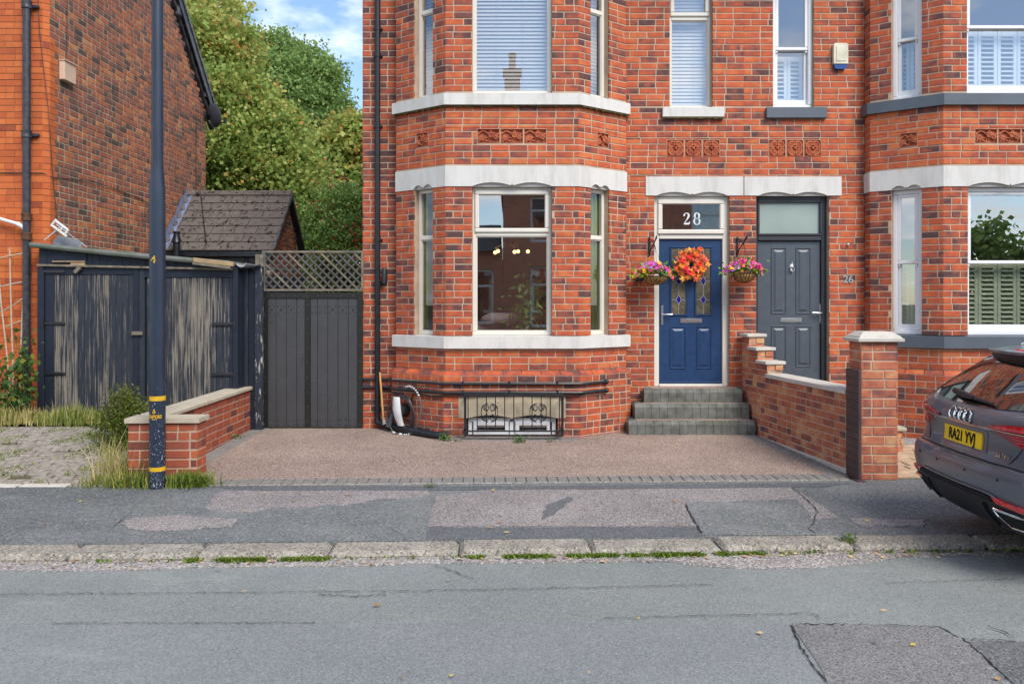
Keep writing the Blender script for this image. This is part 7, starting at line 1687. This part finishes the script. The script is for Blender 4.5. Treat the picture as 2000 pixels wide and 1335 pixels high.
# weeds and moss
def weed(u, v, z, h, n, seed, label, tone=.15):
    d = 1537*(EYE-z)/(v-590); w_ = thing('weed', label, 'weed', (X(u, d), d, z)); g = np.random.default_rng(seed); P = np.stack([X(u, d)+g.normal(0, h*.55, n), d+g.normal(0, h*.3, n), z+np.abs(g.normal(0, h*.45, n))], 1); V, Fq = leaf_np(P, h*.34, .0, .5, seed); mesh_np('leaves', V, Fq, VINE, w_, np.clip(g.normal(.35+tone, .2, n), 0, 1), 'stuff')
weed(874, 860, .06, .11, 70, 51, 'small upright weed at the left end of the grey blocks below the grille')
weed(1014, 863, .06, .09, 90, 52, 'spreading weed in front of the iron grille')
weed(1076, 862, .06, .05, 50, 53, 'tiny weed right of centre below the iron grille')
weed(1228, 840, .06, .10, 60, 54, 'weed in the corner between the bay and the steps')
weed(1452, 844, .06, .07, 50, 55, 'weed at the right foot of the door steps')
weed(838, 953, .0, .05, 70, 56, 'low bright weed along the front of the drive edging', .3)
weed(1655, 1058, .0, .07, 110, 57, 'grass tuft growing from a joint in the kerb', .3)
weed(448, 862, .03, .13, 60, 58, 'weed at the foot of the low wall left of the drive')
gm = np.random.default_rng(21); xs_ = []; 
for a, b, n in ((-2.2, -1.25, 2600), (-2.9, 2.4, 500), (.05, .75, 1100), (.75, 1.5, 2200), (-.05, .15, 300), (1.5, 1.9, 250), (-.3, 0, 250), (2.6, 4, 300)): xs_.append(gm.uniform(a, b, n))
x = np.concatenate(xs_); n = len(x); y = 5.44+SK*x-np.abs(gm.normal(0, .025, n)); k = np.sin(x*13)+np.sin(x*29+2)*.7+gm.normal(0, .4, n) > -.4; x, y = x[k], y[k]; blades('moss', np.stack([x, y, np.full(len(x), RZ+.005)], 1), .024, MOSS, gm.random(len(x)), 22, wd=.006, lean=.9)
# fallen leaves on the road edge, drive and pavement
t = Nt('fallen_leaf'); a = t.n('ShaderNodeAttribute', attribute_name='tone'); t.bsdf(t.ramp(a.outputs['Fac'], [(0, (.20, .10, .04, 1)), (.4, (.42, .24, .10, 1)), (.7, (.55, .38, .2, 1)), (1, (.5, .40, .05, 1))]), .8); FALL = t.m
gm = np.random.default_rng(44); P = []
for _ in range(150): x = gm.uniform(-4, 4.2); P.append((x, 5.36+SK*x+gm.normal(0, .05), RZ+.016))
for _ in range(26): P.append((gm.uniform(-4, 4), gm.uniform(5.8, 7.2), .016))
for _ in range(34): x = gm.uniform(-2.8, 2.9); yy = gm.uniform(7.8, 9.5); P.append((x, yy, zd(x, yy)+.012))
for _ in range(14): P.append((gm.uniform(-4, 4), gm.uniform(3.4, 5.2), RZ+.02))
P = np.array(P); V, Fq = leaf_np(P, .045, 0, .6, 45); V = V.reshape(-1, 4, 3); V[:, :, 2] = P[:, None, 2]+(V[:, :, 2]-P[:, None, 2])*.22; mesh_np('fallen_leaves', V.reshape(-1, 3), Fq, FALL, None, gm.random(len(P)), 'stuff')

# ------------------------------------------------------------------ across the street: what the windows mirror
def brickwall_tex():
    t = Nt('far_brickwork'); sp = t.n('ShaderNodeSeparateXYZ'); t.link(t.pos(), sp.inputs[0]); cb = t.n('ShaderNodeCombineXYZ'); t.link(sp.outputs[0], cb.inputs[0]); t.link(sp.outputs[2], cb.inputs[1])
    b = t.n('ShaderNodeTexBrick'); b.inputs['Scale'].default_value = 1; b.inputs['Brick Width'].default_value = .23; b.inputs['Row Height'].default_value = .08; b.inputs['Mortar Size'].default_value = .006
    b.inputs['Color1'].default_value = (.60, .22, .13, 1); b.inputs['Color2'].default_value = (.42, .17, .12, 1); b.inputs['Mortar'].default_value = (.4, .32, .24, 1); t.link(cb.outputs[0], b.inputs['Vector']); t.bsdf(b.outputs[0], .85); return t.m
FARB = brickwall_tex(); oy = -6.2; oF = Fr((0, oy), (-1, 0))
oh_ = thing('brick_house', 'red brick house across the street, mirrored in the bay window', 'house', (2.2, oy-3, 0))
mb = MB(); hl_ = [(-1.5, -.6, .9, 2.9), (-3.6, -2.5, .9, 2.9), (-1.5, -.6, 3.7, 5.2), (-3.6, -2.5, 3.7, 5.2), (-7.4, -6.2, .9, 2.9), (-7.4, -6.2, 3.7, 5.2)]; backing(mb, oF, -9., .3, -.2, 5.6, hl_, t=.25); mb.box(-.3, -.1, oy-7, oy-.26, -.2, 5.6); mb.box(8.8, 9., oy-7, oy-.26, -.2, 5.6); mb.box(-.3, 9, oy-7.2, oy-7, -.2, 5.6); mb.build('wall', FARB, oh_)
mb = MB(); mb.add([(-.4, oy+.3, 5.5), (9.2, oy+.3, 5.5), (9.2, oy-3.5, 9.0), (-.4, oy-3.5, 9.0), (9.2, oy-7.4, 5.5), (-.4, oy-7.4, 5.5)], [(3, 2, 1, 0), (5, 4, 2, 3), (0, 1, 4, 5)]); rf = mb.build('roof', ROOFM, oh_)
mb = MB(); mb.box(-.28, .30, oy-3.8, oy-3.2, 8.0, 10.2); mb.box(-.34, .36, oy-3.86, oy-3.14, 10.2, 10.35); mb.lathe([(.14, 0), (.12, .5), (.15, .55), (.15, .65)], (.01, oy-3.5, 10.35), 12); mb.build('chimney', FARB, rf)
for h in hl_: wd = casement(oh_, oF, h[0], h[1], h[2], h[3], h[2]+(h[3]-h[2])*.7, UPVCW, GLASS, w=.07, top_open=False); q = MB(); q.fbox(oF, h[0], h[1], h[2], h[3], -.8, -.75); q.build('room_wall', DARKIN, oh_)
o2 = thing('brick_house', 'low brick house across the street, mirrored at the left of the bay window', 'house', (-5, oy-3, 0))
mb = MB(); h2 = [(.6, 1.3, 1.0, 2.8), (3.0, 4.1, .9, 2.6), (6.5, 7.6, .9, 2.6)]; backing(mb, oF, .31, 10., -.2, 3.5, h2, t=.25); mb.box(-10, -9.8, oy-7, oy-.26, -.2, 3.5); mb.box(-10, -.31, oy-7.2, oy-7, -.2, 3.5); mb.build('wall', FARB, o2)
mb = MB(); mb.add([(-10.2, oy+.3, 3.4), (-.41, oy+.3, 3.4), (-.41, oy-3.5, 4.6), (-10.2, oy-3.5, 4.6), (-.41, oy-7.4, 3.4), (-10.2, oy-7.4, 3.4)], [(3, 2, 1, 0), (5, 4, 2, 3), (0, 1, 4, 5)]); mb.build('roof', ROOFM, o2)
for h in h2: casement(o2, oF, h[0], h[1], h[2], h[3], h[2]+(h[3]-h[2])*.7, UPVCW, GLASS, w=.07, top_open=False); q = MB(); q.fbox(oF, h[0], h[1], h[2], h[3], -.8, -.75); q.build('room_wall', DARKIN, o2)
tree('sycamore_tree', 'leafy tree across the street mirrored in the right hand bay windows', 'tree', (14, -6.5, -.3), [(11, -6.3, 1.5, 1.8, 1, 1.6, 3500, .3), (13.5, -6.5, 1.8, 1.9, 1, 1.9, 4500, .3), (16.5, -6.4, 1.7, 1.9, 1, 1.8, 4500, .3), (19, -6.5, 1.8, 1.8, 1, 1.8, 3500, .35), (15, -6.5, 3.4, 1.8, 1, 1.1, 2500, .35)], 61, .2, ASH, .15)
